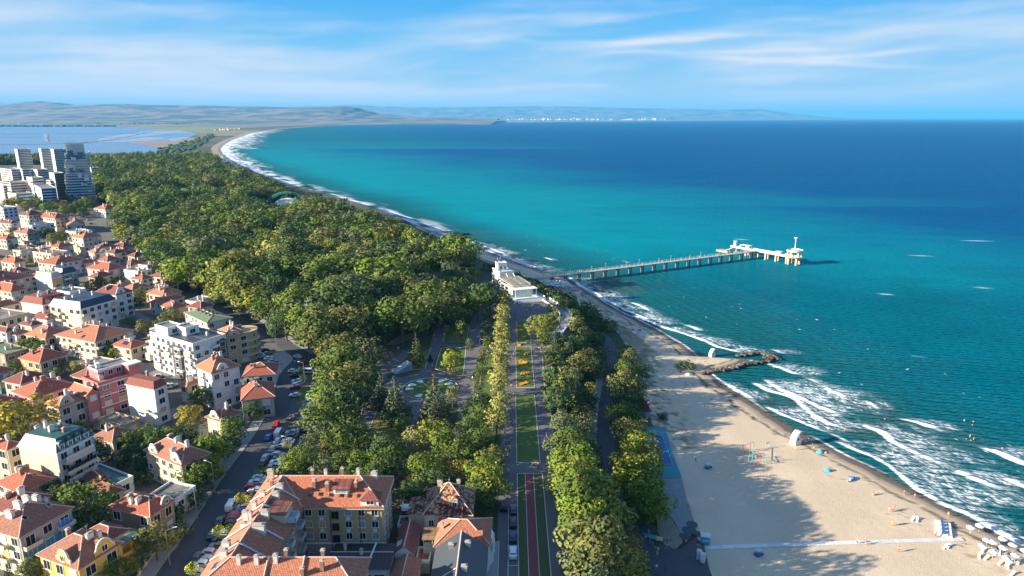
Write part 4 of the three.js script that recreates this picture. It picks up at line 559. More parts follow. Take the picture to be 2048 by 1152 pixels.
// T: trees read off the photograph: u, v of the crown's middle, height, kind, colour
const placed = [], streetXZ = smooth([[300, 1240], [345, 1150], [403, 1065], [447, 995], [486, 935], [520, 888], [545, 848], [560, 810], [571, 772], [582, 742], [604, 716]].map(([u, v]) => px(u, v)), 4);
function T(list, where, group, opt = {}) {
  list.forEach(([u, v, H0, type = 'broad', leaf = 'mid', wide = 1], i) => {
    const H = H0 * (opt.tall || 1), g = opt.y ? opt.y : landY, mid = H * 0.6; let y = 0, p = px(u, v, mid);
    for (let q = 0; q < 3; q++) { y = g(p[0], p[1]); p = px(u, v, y + mid); }
    const cr = H * (type === 'tall' ? 0.2 : 0.36) * wide; if (opt.road === -1 && p[1] > -345) p[0] = Math.min(p[0], roadX(p[1]) - 4.5 - cr * 0.8); if (opt.road === 1) { p[0] = Math.max(p[0], roadX(p[1]) + 3 + cr * 0.75); y = g(p[0], p[1]); }
    if (opt.maxE) p[0] = Math.min(p[0], toeX(p[1]) + opt.maxE);
    if (opt.street) { let sx = 0, bd = 1e9; for (const q of streetXZ) if (Math.abs(q[1] - p[1]) < bd) { bd = Math.abs(q[1] - p[1]); sx = q[0]; } p[0] = opt.street < 0 ? Math.min(p[0], sx - 5.2 - cr * 0.62) : Math.max(p[0], sx + 15.5 + cr * 0.55); }
    if (opt.minX) p[0] = Math.max(p[0], opt.minX + H * (type === 'tall' ? 0.22 : 0.4) * wide);
    const n = (opt.count = opt.count || {}), key = LOOK[leaf] + KIND[type]; n[key] = (n[key] || 0);
    tree(type, leaf, p[0], y, p[1], H, { label: null, v: i + (u | 0), turn: (u * 7 + v * 3) % 6, wide, name: opt.name || (type === 'shrub' ? 'shrub' : type === 'conifer' ? 'conifer' : type === 'palm' ? 'palm_tree' : 'park_tree') });
    const o = scene.children[scene.children.length - 1]; n[key]++;
    placed.push({ x: p[0], z: p[1], r: H * 0.3, o, where, type, leaf, group, list: opt.count, k: n[key], key });
  });
}
function labelTrees() { for (const p of placed) { const many = p.list[p.key] > 1, word = p.type === 'shrub' ? 'shrub' : p.type === 'conifer' || p.type === 'palm' ? '' : 'tree'; p.o.userData.label = `${many && p.k <= 20 ? ORD[p.k - 1] + ' ' : ''}${LOOK[p.leaf]} ${KIND[p.type]} ${word} ${p.where}`.replace(/\s+/g, ' '); if (p.group) p.o.userData.group = p.group; } }
// the row of tall limes along the flower beds
for (let i = 0; i < 17; i++) { const z = -347 + i * 9.2; tree('tall', ['seed', 'seed', 'olive'][i % 3], -4.6 + 0.5 * Math.sin(i * 3), 0, z, 12.5 + 1.5 * Math.sin(i * 2.1), { label: `${ORD[i]} tall cream flecked lime tree from the terrace, in row beside flower beds`, group: 'lime trees in the row beside the flower beds', name: 'lime_tree', v: i, turn: i * 1.7, wide: 1.15 }); }
T([[965, 715, 9, 'tall', 'olive'], [962, 742, 9, 'tall', 'mid'], [957, 772, 9, 'tall', 'grey'], [951, 850, 9, 'tall', 'mid'], [975, 690, 10, 'tall', 'mid'], [972, 655, 10, 'tall', 'deep'], [962, 830, 8, 'broad', 'mid'], [968, 805, 8, 'broad', 'deep']], 'in the grass strip left of lime row', 'slim trees left of the lime row');
T([[1084, 650, 12, 'broad', 'light'], [1084, 675, 11, 'tall', 'fresh', 1.3]], 'between flower beds and terrace', null);
T([[1110, 685, 11, 'conifer', 'fir', 1], [1136, 700, 8, 'tall', 'grey', 1.2], [1156, 690, 9, 'broad', 'deep'], [1168, 668, 7, 'broad', 'olive', 0.8], [1176, 718, 9, 'loose', 'olive'], [1162, 735, 10, 'broad', 'olive'], [1150, 752, 8, 'tall', 'grey'], [1098, 755, 8, 'shrub', 'deep'], [1100, 775, 8, 'shrub', 'deep'], [1127, 775, 11, 'broad', 'olive', 0.9], [1190, 745, 9, 'broad', 'deep'], [1145, 760, 7, 'broad', 'grey', 0.8], [1186, 782, 8, 'tall', 'light', 1.2], [1155, 800, 9, 'broad', 'deep'], [1180, 805, 9, 'broad', 'deep'], [1116, 800, 9, 'broad', 'deep', 0.8], [1115, 850, 9, 'broad', 'grey', 0.8], [1148, 830, 7, 'tall', 'fresh'], [1170, 838, 10, 'loose', 'olive', 0.9], [1176, 862, 11, 'loose', 'grey', 0.9], [1146, 888, 6, 'tall', 'yellow', 1.3], [1118, 885, 9, 'broad', 'mid'], [1160, 905, 9, 'broad', 'deep'], [1196, 885, 8, 'loose', 'olive'], [1200, 910, 9, 'broad', 'deep', 0.9], [1125, 925, 10, 'broad', 'fresh'], [1170, 915, 8, 'tall', 'seed', 1.2], [1208, 935, 9, 'broad', 'deep'], [1190, 945, 8, 'broad', 'deep'], [1150, 965, 12, 'broad', 'light'], [1118, 975, 10, 'broad', 'mid'], [1175, 990, 12, 'broad', 'light'], [1210, 980, 9, 'broad', 'olive'], [1130, 1005, 10, 'broad', 'mid'], [1196, 1020, 12, 'broad', 'light'], [1225, 1010, 10, 'broad', 'deep'], [1150, 1030, 10, 'broad', 'fresh'], [1180, 1055, 10, 'broad', 'mid'], [1240, 1045, 10, 'broad', 'olive'], [1165, 1095, 12, 'broad', 'olive'], [1250, 1075, 10, 'loose', 'olive'], [1215, 1090, 9, 'broad', 'deep'], [1170, 1135, 9, 'broad', 'grey'], [1215, 1130, 9, 'broad', 'deep'], [1260, 1115, 9, 'loose', 'yellow'], [1258, 1148, 8, 'broad', 'light'], [1232, 1150, 8, 'broad', 'yellow', 0.8], [1130, 1060, 7, 'broad', 'mid']], 'on slope between alley and lower promenade', 'trees on the slope below the alley', { tall: 1.15, minX: 12.8, road: -1 });
T([[1238, 768, 12, 'broad', 'olive', 0.9], [1250, 745, 10, 'broad', 'mid'], [1262, 775, 9, 'broad', 'deep'], [1272, 745, 8, 'broad', 'deep'], [1255, 715, 8, 'broad', 'olive'], [1250, 805, 9, 'broad', 'deep'], [1270, 800, 8, 'broad', 'deep'], [1240, 830, 8, 'broad', 'mid'], [1262, 830, 8, 'broad', 'deep'], [1248, 860, 9, 'loose', 'olive'], [1275, 858, 8, 'loose', 'olive'], [1278, 890, 11, 'broad', 'light', 0.9], [1290, 915, 9, 'broad', 'light'], [1250, 935, 10, 'broad', 'light'], [1284, 945, 11, 'broad', 'light'], [1258, 960, 9, 'broad', 'fresh'], [1290, 975, 9, 'broad', 'mid'], [1275, 1005, 10, 'broad', 'fresh'], [1292, 1015, 8, 'broad', 'mid']], 'between lower promenade and beach', 'trees between the promenade and the beach', { tall: 1.14, maxE: -1, road: 1 });
// dark bushes along the crest and foot of the bluff
{ const r = rng(55); let i = 0; for (let z = -268; z > -455; z -= 3.2) for (const q of [0.1, 0.45, 0.8]) { const x = lerp(topX(z), toeX(z), q + (r() - 0.5) * 0.3) + 1; if (Math.abs(x - (z > -330 ? 1e9 : 0)) < 0) continue; const road = z > -345 ? toeX(z) - 7 : -1e9; if (Math.abs(x - road) < 5.5) continue; tree('shrub', ['deep', 'deep', 'mid', 'olive'][i % 4], x, landY(x, z), z, 3.2 + 2.4 * r(), { label: `${LOOK[['deep', 'deep', 'mid', 'olive'][i % 4]]} bush in the bluff thicket ${z < -400 ? 'above the crowded parasols' : z < -345 ? 'below the curved terrace walk' : 'beside the lower promenade'}, ${q < 0.3 ? 'near the crest' : q < 0.6 ? 'halfway down' : 'at the foot'}`, group: `bushes covering the bluff, part ${z < -400 ? 'above the parasols' : z < -345 ? 'below the terrace' : 'by the promenade'}`, name: 'bush', v: i, turn: r() * 6, wide: 1 + 0.3 * r() }); i++; } }
// the park
T([[790, 790, 17, 'conifer', 'fir', 1.2], [868, 790, 17, 'conifer', 'grey', 1.2], [762, 775, 13, 'conifer', 'fir', 1.1], [832, 690, 14, 'conifer', 'olive', 0.9], [905, 790, 9, 'loose', 'olive', 0.7]], 'near the floral clock', null);
T([[905, 722, 10, 'broad', 'light', 0.8], [923, 660, 12, 'tall', 'olive', 1.2], [860, 710, 5, 'conifer', 'blue', 1], [835, 715, 8, 'tall', 'deep', 1.3], [893, 665, 8, 'tall', 'olive'], [940, 690, 8, 'tall', 'grey']], 'in the lawns beyond the floral clock', null);
T([[700, 690, 14, 'broad', 'olive'], [660, 705, 13, 'broad', 'olive'], [735, 705, 12, 'broad', 'grey'], [640, 730, 12, 'broad', 'mid'], [685, 725, 14, 'broad', 'mid'], [728, 740, 12, 'broad', 'deep'], [655, 765, 12, 'broad', 'mid'], [700, 765, 13, 'broad', 'olive'], [735, 770, 9, 'broad', 'deep'], [640, 800, 11, 'broad', 'fresh'], [680, 800, 13, 'broad', 'deep'], [718, 800, 10, 'broad', 'deep'], [650, 835, 12, 'broad', 'mid'], [690, 840, 11, 'broad', 'deep'], [640, 872, 10, 'loose', 'grey'], [680, 880, 10, 'broad', 'mid'], [715, 868, 9, 'broad', 'deep'], [735, 890, 8, 'loose', 'mid'], [655, 900, 8, 'loose', 'olive'], [622, 890, 8, 'loose', 'grey'], [770, 895, 9, 'broad', 'deep'], [800, 850, 6, 'broad', 'mid']], 'in grove between town street and floral clock', 'trees in the grove by the town street', { street: 1 });
T([[830, 880, 9, 'loose', 'seed'], [870, 870, 10, 'broad', 'light'], [895, 890, 9, 'broad', 'mid'], [920, 900, 9, 'broad', 'mid'], [955, 885, 9, 'broad', 'mid'], [790, 910, 8, 'broad', 'mid'], [760, 930, 8, 'broad', 'mid'], [722, 930, 8, 'broad', 'fresh'], [690, 925, 8, 'broad', 'mid'], [650, 935, 8, 'loose', 'grey'], [618, 925, 8, 'loose', 'mid'], [600, 915, 7, 'broad', 'fresh'], [585, 930, 7, 'broad', 'fresh'], [780, 940, 8, 'broad', 'deep'], [850, 935, 9, 'broad', 'fresh'], [868, 960, 8, 'broad', 'deep'], [925, 940, 7, 'loose', 'yellow'], [965, 940, 9, 'broad', 'fresh'], [975, 965, 10, 'broad', 'light'], [960, 985, 8, 'broad', 'deep'], [985, 920, 8, 'broad', 'olive'], [900, 930, 7, 'broad', 'olive'], [895, 965, 6, 'broad', 'deep'], [825, 985, 7, 'broad', 'deep'], [845, 1000, 6, 'broad', 'deep'], [805, 1000, 7, 'broad', 'deep'], [935, 860, 8, 'broad', 'mid'], [945, 820, 7, 'broad', 'deep'], [835, 1030, 5, 'broad', 'deep'], [740, 955, 8, 'broad', 'mid'], [700, 955, 7, 'broad', 'deep']], 'among playground paths behind the courtyard block', 'trees around the playground');
// town gardens
T([[40, 838, 15, 'broad', 'yellow', 1.1]], 'beside ornate grey house', null);
T([[378, 832, 8, 'broad', 'yellow', 1], [404, 795, 8, 'broad', 'mid'], [484, 862, 10, 'broad', 'mid', 0.75], [428, 905, 11, 'broad', 'fresh', 0.9], [455, 935, 9, 'broad', 'light', 0.9], [418, 950, 9, 'broad', 'mid'], [505, 815, 7, 'broad', 'deep'], [530, 825, 4, 'shrub', 'mid'], [440, 965, 6, 'broad', 'deep'], [405, 900, 8, 'broad', 'mid'], [490, 890, 7, 'broad', 'deep']], 'on the pavement side of town street', null, { street: -1 });
T([[172, 1010, 12, 'broad', 'mid', 1], [180, 1045, 8, 'broad', 'deep'], [310, 1085, 8, 'broad', 'olive'], [66, 1140, 6, 'broad', 'olive'], [92, 1126, 5, 'broad', 'mid'], [15, 1145, 6, 'conifer', 'fir'], [200, 1140, 6, 'broad', 'light'], [250, 1140, 6, 'broad', 'mid'], [345, 1035, 4, 'shrub', 'deep'], [358, 1020, 4, 'shrub', 'deep'], [360, 1060, 4, 'shrub', 'mid'], [395, 1000, 5, 'broad', 'deep'], [85, 980, 6, 'broad', 'deep'], [120, 990, 6, 'broad', 'deep'], [135, 965, 5, 'broad', 'deep'], [100, 1000, 5, 'broad', 'mid']], 'in gardens around yellow and blue painted houses', 'trees in the gardens of the first rows');
T([[262, 880, 6, 'broad', 'mid'], [290, 870, 6, 'broad', 'fresh'], [315, 880, 7, 'broad', 'deep'], [340, 872, 7, 'broad', 'mid'], [355, 885, 6, 'broad', 'deep'], [300, 900, 6, 'broad', 'deep'], [270, 910, 6, 'broad', 'deep'], [245, 920, 5, 'broad', 'deep'], [285, 930, 5, 'broad', 'deep'], [325, 900, 6, 'broad', 'light'], [380, 868, 6, 'broad', 'deep'], [265, 945, 4, 'shrub', 'mid'], [285, 955, 4, 'shrub', 'deep'], [215, 915, 5, 'broad', 'deep']], 'in dark overgrown garden behind the villa', 'trees of the overgrown garden');
T([[200, 565, 8, 'broad', 'mid'], [182, 572, 8, 'broad', 'deep'], [235, 565, 7, 'broad', 'mid'], [278, 592, 9, 'broad', 'olive'], [268, 610, 8, 'broad', 'deep'], [346, 633, 9, 'broad', 'olive'], [325, 648, 7, 'broad', 'olive'], [292, 655, 8, 'broad', 'olive'], [375, 655, 6, 'broad', 'mid'], [262, 645, 7, 'broad', 'grey'], [60, 690, 8, 'broad', 'deep'], [75, 700, 8, 'broad', 'mid'], [48, 690, 6, 'broad', 'light'], [100, 700, 5, 'broad', 'deep'], [215, 700, 7, 'broad', 'mid'], [235, 705, 6, 'broad', 'light'], [152, 735, 7, 'tall', 'light', 1.3], [128, 730, 7, 'loose', 'olive', 0.7], [115, 745, 5, 'broad', 'mid'], [45, 755, 8, 'broad', 'olive'], [65, 765, 5, 'broad', 'mid'], [25, 770, 6, 'broad', 'olive'], [95, 755, 5, 'broad', 'mid'], [30, 735, 6, 'broad', 'mid'], [60, 575, 6, 'broad', 'mid'], [40, 605, 6, 'broad', 'olive'], [95, 800, 5, 'broad', 'mid'], [160, 850, 4, 'shrub', 'mid'], [178, 862, 4, 'shrub', 'deep'], [190, 890, 5, 'broad', 'deep'], [100, 640, 4, 'shrub', 'mid'], [178, 535, 5, 'broad', 'olive'], [330, 690, 5, 'broad', 'mid'], [305, 690, 5, 'broad', 'mid'], [160, 770, 4, 'shrub', 'mid'], [45, 615, 5, 'broad', 'light']], 'between houses of the middle rows', 'trees between the houses of the middle rows');
T([[95, 468, 12, 'broad', 'deep'], [110, 478, 11, 'broad', 'olive'], [125, 475, 10, 'broad', 'deep'], [85, 462, 9, 'broad', 'olive'], [128, 492, 7, 'broad', 'light'], [100, 492, 6, 'broad', 'mid'], [22, 487, 9, 'conifer', 'blue'], [135, 465, 9, 'tall', 'deep'], [24, 462, 7, 'broad', 'mid'], [60, 520, 7, 'tall', 'mid'], [45, 533, 6, 'broad', 'olive'], [190, 520, 5, 'broad', 'deep'], [205, 490, 6, 'broad', 'light'], [190, 530, 6, 'broad', 'olive']], 'among the upper rows of houses', 'trees among the upper rows');
T([[15, 408, 12], [28, 402, 12, 'broad', 'olive'], [42, 406, 12, 'broad', 'olive'], [55, 413, 13, 'broad', 'olive'], [70, 405, 12], [80, 410, 13, 'broad', 'mid'], [95, 418, 13, 'broad', 'fresh'], [88, 402, 12, 'broad', 'deep'], [110, 408, 13, 'broad', 'deep'], [122, 416, 13, 'broad', 'olive'], [135, 420, 14, 'broad', 'olive'], [148, 418, 14, 'broad', 'mid'], [140, 398, 11, 'broad', 'mid'], [158, 412, 12, 'broad', 'mid'], [172, 405, 13, 'broad', 'olive'], [178, 400, 12, 'broad', 'rust'], [166, 425, 10, 'broad', 'deep'], [182, 412, 10, 'broad', 'deep'], [125, 430, 9, 'broad', 'mid'], [62, 395, 11, 'broad', 'mid']], 'in tree belt below the glass towers', 'trees of the belt below the towers');
// clipped globe trees along the parking bays
[[602, 741, 'mid'], [605, 757, 'mid'], [607, 781, 'yellow'], [605, 794, 'lime'], [603, 809, 'yellow'], [576, 850, 'fresh'], [600, 850, 'lime'], [574, 890, 'yellow'], [519, 940, 'fresh'], [537, 941, 'lime'], [480, 997, 'yellow'], [502, 999, 'yellow'], [437, 1063, 'lime'], [461, 1060, 'fresh'], [384, 1138, 'lime']].forEach(([u, v, leaf], i) => { const [x, z] = px(u, v, 2.9); tree('globe', leaf, x, 0.15, z, 4.3, { label: `${LOOK[leaf]} clipped globe tree in parking bays, ${ORD[i]} from the junction`, group: 'globe trees in the parking bays', name: 'globe_tree', v: i }); });
[[1112, 628], [1102, 632], [1108, 618], [1098, 612], [1120, 640]].forEach(([u, v], i) => { const [x, z] = px(u, v + 12, 0); tree('palm', 'light', x, 0, z, 5, { label: `${ORD[i]} small palm tree planted along the curved terrace wall`, group: 'palms along the terrace wall', name: 'palm_tree', v: i, turn: i }); });
labelTrees();
// the wood: the trees that show largest one by one, the rest as one mass
{
  const poly = [[640, 690], [610, 668], [560, 640], [515, 610], [470, 592], [405, 572], [372, 555], [345, 545], [312, 520], [285, 496], [246, 462], [240, 430], [215, 400], [194, 380], [192, 345], [188, 322], [150, 316], [60, 318], [-60, 320], [-60, 311], [190, 309], [330, 304], [420, 303], [436, 318], [455, 338], [520, 358], [600, 388], [700, 415], [790, 440], [865, 478], [905, 500], [950, 528], [972, 552], [985, 585], [975, 610], [900, 622], [845, 640], [800, 655], [752, 668], [700, 676]].map(([u, v]) => px(u, v, 9));
  const inside = (x, z) => { let c = false; for (let i = 0, j = poly.length - 1; i < poly.length; j = i++) { const [xi, zi] = poly[i], [xj, zj] = poly[j]; if ((zi > z) !== (zj > z) && x < ((xj - xi) * (z - zi)) / (zj - zi) + xi) c = !c; } return c; };
  const clear = [[572, 424, 26], [566, 436, 16], [990, 592, 13], [1008, 606, 13], [972, 577, 12], [975, 600, 9], [1005, 575, 17], [1030, 590, 15], [985, 555, 12], [575, 412, 30], [553, 408, 22], [200, 428, 12], [212, 420, 16]].map(([u, v, R0]) => [...px(u, v, 3), R0]);
  const r = rng(2024), spots = [];
  for (let z = -240; z > -2300;) { const st = 9.6 + Math.min(4, (-z - 240) * 0.004); for (let x = -1900; x < 40; x += st) { const X = x + (r() - 0.5) * st * 0.9, Z = z + (r() - 0.5) * st * 0.9; if (!inside(X, Z) || clear.some(([a, b, q]) => (X - a) ** 2 + (Z - b) ** 2 < q * q) || X > toeX(Z) - 3) continue; spots.push([X, Z]); } z -= st; }
  // trees by the shore are low, so that sand and surf show beyond them
  const overWater = (x, z, H) => { const k = 114 / (100 - landY(x, z) - H), hx = (x + 3) * k, hz = z * k; return hx > waterX(hz) - 5; };
  for (let i = spots.length - 1; i >= 0; i--) if (overWater(spots[i][0], spots[i][1], 7)) spots.splice(i, 1);
  const shorten = (x, z) => (overWater(x, z, 19) ? (overWater(x, z, 13) ? 0.5 : 0.72) : 1);
  const pick = ['mid', 'deep', 'olive', 'mid', 'deep', 'fresh', 'olive', 'grey', 'mid', 'light', 'deep', 'olive', 'mid', 'deep', 'fresh', 'mid', 'grey', 'seed', 'olive', 'light', 'mid', 'deep'];
  const colourAt = (x, z) => pick[Math.floor(clamp(fbm(x / 26 + 7, z / 26, 2) * 0.55 + 0.45 * r(), 0, 0.999) * pick.length)];
  spots.sort((a, b) => Math.hypot(a[0], a[1]) - Math.hypot(b[0], b[1]));
  const marks = [['the white casino', -8, -398], ['the paved junction', -86, -285], ['the floral clock', -31, -250], ['the white cube house', ...px(281, 560)], ['the ochre corner', ...px(475, 700)], ['the vented green roof', ...px(440, 660)], ['the beach crest', -30, -470], ['the middle of the wood', -110, -420], ['the ribbed roof', ...px(340, 610)]];
  const nearTo = (x, z) => marks.reduce((a, m) => { const q = Math.hypot(m[1] - x, m[2] - z); return q < a[1] ? [m[0], q] : a; }, ['', 1e9])[0];
  const NEAR = 290, rest = [];
  spots.forEach(([x, z], i) => {
    const H = (10.5 + 11 * r() * r() + 6 * fbm(x / 40, z / 40, 2)) * (Math.hypot(x + 14, z + 385) < 42 ? 0.62 : 1) * shorten(x, z), leaf = colourAt(x, z), q = r();
    if (i < NEAR) tree(q < 0.09 ? 'conifer' : q < 0.15 ? 'tall' : q < 0.3 ? 'loose' : 'broad', leaf, x, landY(x, z), z, H, { label: `${LOOK[leaf]} ${q < 0.09 ? 'pointed conifer' : q < 0.15 ? 'slim tree' : q < 0.3 ? 'loose crowned tree' : 'broad tree'} in the dense wood nearest to ${nearTo(x, z)}`, group: `${LOOK[leaf]} trees in the wood nearest to ${nearTo(x, z)}`, name: 'wood_tree', v: i, turn: r() * 6.28, wide: 0.9 + 0.35 * r() });
    else rest.push([x, z, H, leaf, r() * 6.28, 1.1 + 0.45 * r()]);
  });
  const wood = new THREE.Group(); wood.name = 'woodland'; scene.add(wood); tag(wood, 'far part of the park wood running along the coast', 'woodland', null, 'stuff');
  const buckets = new Map(), m = new THREE.Matrix4(), e = new THREE.Euler(), qn = new THREE.Quaternion();
  rest.forEach((s, i) => { const k = s[3] + '|' + (i % 9 === 4 ? 'c' : i % 2); if (!buckets.has(k)) buckets.set(k, []); buckets.get(k).push(s); });
  let b = 0;
  for (const [k, list] of buckets) { const c = k.endsWith('c') ? CROWN.conifer[b++ % 3] : CROWN.broadfar[b++ % 6], im = new THREE.InstancedMesh(c.crown, LEAF[k.split('|')[0]], list.length); im.name = 'crown'; im.castShadow = im.receiveShadow = true; list.forEach(([x, z, H, , t, w], i) => { const s = H / 12; qn.setFromEuler(e.set(0, t, 0)); m.compose(new THREE.Vector3(x, landY(x, z), z), qn, new THREE.Vector3(s * w, s, s * w)); im.setMatrixAt(i, m); }); wood.add(im); }
  console.log('wood', spots.length, [...CROWN.broad, ...CROWN.broadfar, ...CROWN.conifer].map((c) => c.crown.index.count / 3).join());
}
// ---------- streets, paths, lawns ----------
const PX = (list, y = 0) => list.map(([u, v]) => px(u, v, y));
const asphalt = std([0.085, 0.085, 0.092], { map: rep(grain, 4), roughness: 0.9 }), sideLines = [], asphaltPark = std([0.15, 0.138, 0.14], { map: rep(grain, 5), roughness: 0.9 }), paving = std([0.36, 0.345, 0.32], { map: rep(grain, 3) }), kerbMat = std([0.50, 0.48, 0.45]), lawn = std([0.115, 0.185, 0.022], { map: rep(blotch, 3), bumpMap: rep(grain, 1), bumpScale: 0.08 }), dryLawn = std([0.22, 0.20, 0.05], { map: rep(blotch, 3) }), redPath = std([0.22, 0.055, 0.06], { map: rep(grain, 2) }), dirt = std([0.30, 0.22, 0.15], { map: rep(blotch, 4) }), whitePaint = std([0.75, 0.75, 0.73]), concrete = std([0.33, 0.35, 0.36], { map: rep(blotch, 4) });
const streetLine = smooth(PX([[300, 1240], [345, 1150], [403, 1065], [447, 995], [486, 935], [520, 888], [545, 848], [560, 810], [571, 772], [582, 742], [604, 716], [572, 690], [540, 668], [505, 645], [468, 622]]).concat([[-190, -400], [-250, -480], [-330, -600], [-420, -760], [-520, -900], [-640, -1080]]), 3);
const yTop = (dy) => (x, z) => landY(x, z) + dy;
struct('road', ribbonGeo(streetLine, 7.4, yTop(0.03)), asphalt);
const upTo = streetLine.findIndex(([, z]) => z < -262);
const lower = streetLine.slice(0, upTo);
struct('parking_ground', ribbonGeo(lower, 12, yTop(0.022), 9.4), std([0.12, 0.115, 0.115], { map: rep(grain, 4) }));
struct('pavement', ribbonGeo(lower, 3.4, yTop(0.13), -5.4, 0.14), paving);
struct('pavement', ribbonGeo(streetLine.slice(upTo + 6), 2.6, yTop(0.13), 5.1, 0.14), paving);
struct('plaza', sheetGeo(PX([[520, 738], [533, 712], [560, 702], [592, 700], [622, 720], [600, 742], [572, 760], [550, 752]]), 0.018), std([0.42, 0.39, 0.35], { map: rep(grain, 3) }));
// inner town streets
for (const l of [[[-20, 1010], [60, 960], [150, 940], [210, 900], [280, 860], [370, 815], [440, 790]], [[100, 850], [180, 838], [250, 800], [330, 770], [420, 760], [480, 775]], [[-40, 700], [60, 715], [150, 700], [240, 720], [300, 740], [380, 758]], [[-60, 560], [60, 620], [180, 665], [270, 660], [330, 655], [420, 680]], [[-30, 500], [60, 545], [160, 575], [230, 610], [290, 640]], [[-30, 455], [80, 485], [150, 505], [180, 555]]]) { const line = smooth(PX(l), 3); sideLines.push(line); struct('side_street', ribbonGeo(line, 6, 0.016 + 0.004 * (l[0][1] % 5)), std([0.2, 0.2, 0.205], { map: rep(grain, 4) })); }
// the alley: asphalt walks either side of long beds
const alleyPts = [[-3.6, -96], [-3.6, -214], [-2.9, -232], [-2.2, -330], [-4, -352], [-12, -368], [2, -369], [16, -366], [21, -357], [20, -348], [14.2, -338], [13.6, -250], [13.8, -96]];
const bedRects = [[1.4, -236.5, 8.4, -185], [1.7, -291, 8.6, -243.5], [2.3, -331, 8.8, -296.5]], lowBed = [1.5, -178.5, 8.8, -96];
struct('alley', sheetGeo(alleyPts, 0.02), asphaltPark);
bedRects.concat([lowBed]).forEach(([x0, z0, x1, z1], i) => {
  const rect = [[x0, z0], [x0, z1], [x1, z1], [x1, z0]], inner = [[x0 + 0.2, z0 + 0.2], [x0 + 0.2, z1 - 0.2], [x1 - 0.2, z1 - 0.2], [x1 - 0.2, z0 + 0.2]];
  struct('lawn', sheetGeo(rect, 0.07), i === 3 ? std([0.085, 0.11, 0.03], { map: rep(blotch, 3) }) : lawn);
  struct('kerb', merge([box(0.22, 0.14, Math.abs(z1 - z0), x0, 0.06, (z0 + z1) / 2), box(0.22, 0.14, Math.abs(z1 - z0), x1, 0.06, (z0 + z1) / 2), box(x1 - x0 - 0.22, 0.14, 0.22, (x0 + x1) / 2, 0.06, z0), box(x1 - x0 - 0.22, 0.14, 0.22, (x0 + x1) / 2, 0.06, z1)]), kerbMat);
});
struct('red_path', sheetGeo([[3.9, -178.3], [3.9, -96], [6.1, -96], [6.1, -178.3]], 0.085), redPath);
for (const x of [3.8, 6.2]) struct('path_edging', box(0.16, 0.12, 82, x, 0.07, -137.4), kerbMat);
struct('crossing_path', sheetGeo([[-3.5, -184.6], [-3.5, -179], [13.6, -179], [13.6, -184.6]], 0.028), std([0.17, 0.155, 0.16], { map: rep(grain, 4) }));
// flower clumps in the beds
{
  const r = rng(91), petal = { orange: std([0.75, 0.20, 0.012]), golden: std([0.85, 0.46, 0.015]) };
  [[1038, 653, 'golden'], [1034, 660, 'orange'], [1050, 651, 'golden'], [1049, 674, 'golden'], [1041, 679, 'orange'], [1040, 688, 'orange'], [1053, 708, 'golden'], [1043, 727, 'golden'], [1050, 725, 'golden'], [1057, 746, 'orange'], [1046, 748, 'golden'], [1043, 768, 'orange'], [1052, 765, 'golden'], [1044, 660, 'golden'], [1042, 722, 'orange'], [1038, 690, 'golden']].forEach(([u, v, k], i) => {
    const [x, z] = px(u, v, 0.2), g = []; for (let j = 0; j < 60; j++) { const a = r() * 6.283, q = Math.sqrt(r()); g.push(new THREE.IcosahedronGeometry(0.1 + 0.09 * r(), 0).translate(Math.cos(a) * q * 1.0, 0.12 + 0.2 * r(), Math.sin(a) * q * 1.35)); }
    const o = thing('flower_clump', `${k} flower clump in long grass bed, ${ORD[i]} of those below the terrace`, 'flowers', [clamp(x, 2.6, 7.6), 0.07, z], 0, 'flower clumps in the long beds'); part('blossoms', merge(g), petal[k], o); part('foliage', new THREE.IcosahedronGeometry(1, 1).scale(1.05, 0.16, 1.5).translate(0, 0.05, 0), std([0.04, 0.09, 0.02]), o);
  });
}
// park paths
const parkPath = (pts, w, y = 0.024) => { struct('path', ribbonGeo(smooth(PX(pts), 2), w, y), asphaltPark); };
const CK = px(861, 777);
struct('path', new THREE.RingGeometry(10.7, 17, 64).rotateX(-Math.PI / 2).translate(CK[0], 0.03, CK[1]), asphaltPark);
parkPath([[848, 752], [858, 720], [872, 690], [878, 660], [884, 645]], 5);
parkPath([[905, 768], [932, 745], [942, 712], [950, 670], [960, 630], [990, 610], [1015, 612]], 6, 0.026);
parkPath([[927, 790], [930, 820], [926, 860], [922, 905]], 5, 0.026);
parkPath([[775, 745], [795, 722], [818, 704], [838, 698]], 4.5, 0.026);
parkPath([[790, 775], [752, 785], [742, 815], [732, 850], [722, 880]], 5.5, 0.026);
parkPath([[842, 805], [832, 825], [824, 845], [812, 880]], 4.2, 0.026);
parkPath([[1030, 697], [990, 696], [955, 692], [900, 690], [870, 686]], 5, 0.028);
parkPath([[780, 728], [760, 750], [770, 770], [800, 755]], 6, 0.032);
parkPath([[800, 960], [830, 935], [870, 930], [915, 925], [960, 920], [1002, 915]], 4, 0.02);
struct('playground', sheetGeo(PX([[800, 940], [830, 928], [900, 925], [940, 935], [930, 965], [880, 975], [820, 985], [800, 965]]), 0.036), dirt);
struct('sandy_ground', sheetGeo(PX([[1078, 695], [1106, 690], [1103, 700], [1080, 705]]), 0.036), std([0.42, 0.33, 0.22]));
struct('sandy_ground', sheetGeo(PX([[770, 690], [800, 670], [835, 665], [830, 676], [790, 690]]), 0.016), dirt);
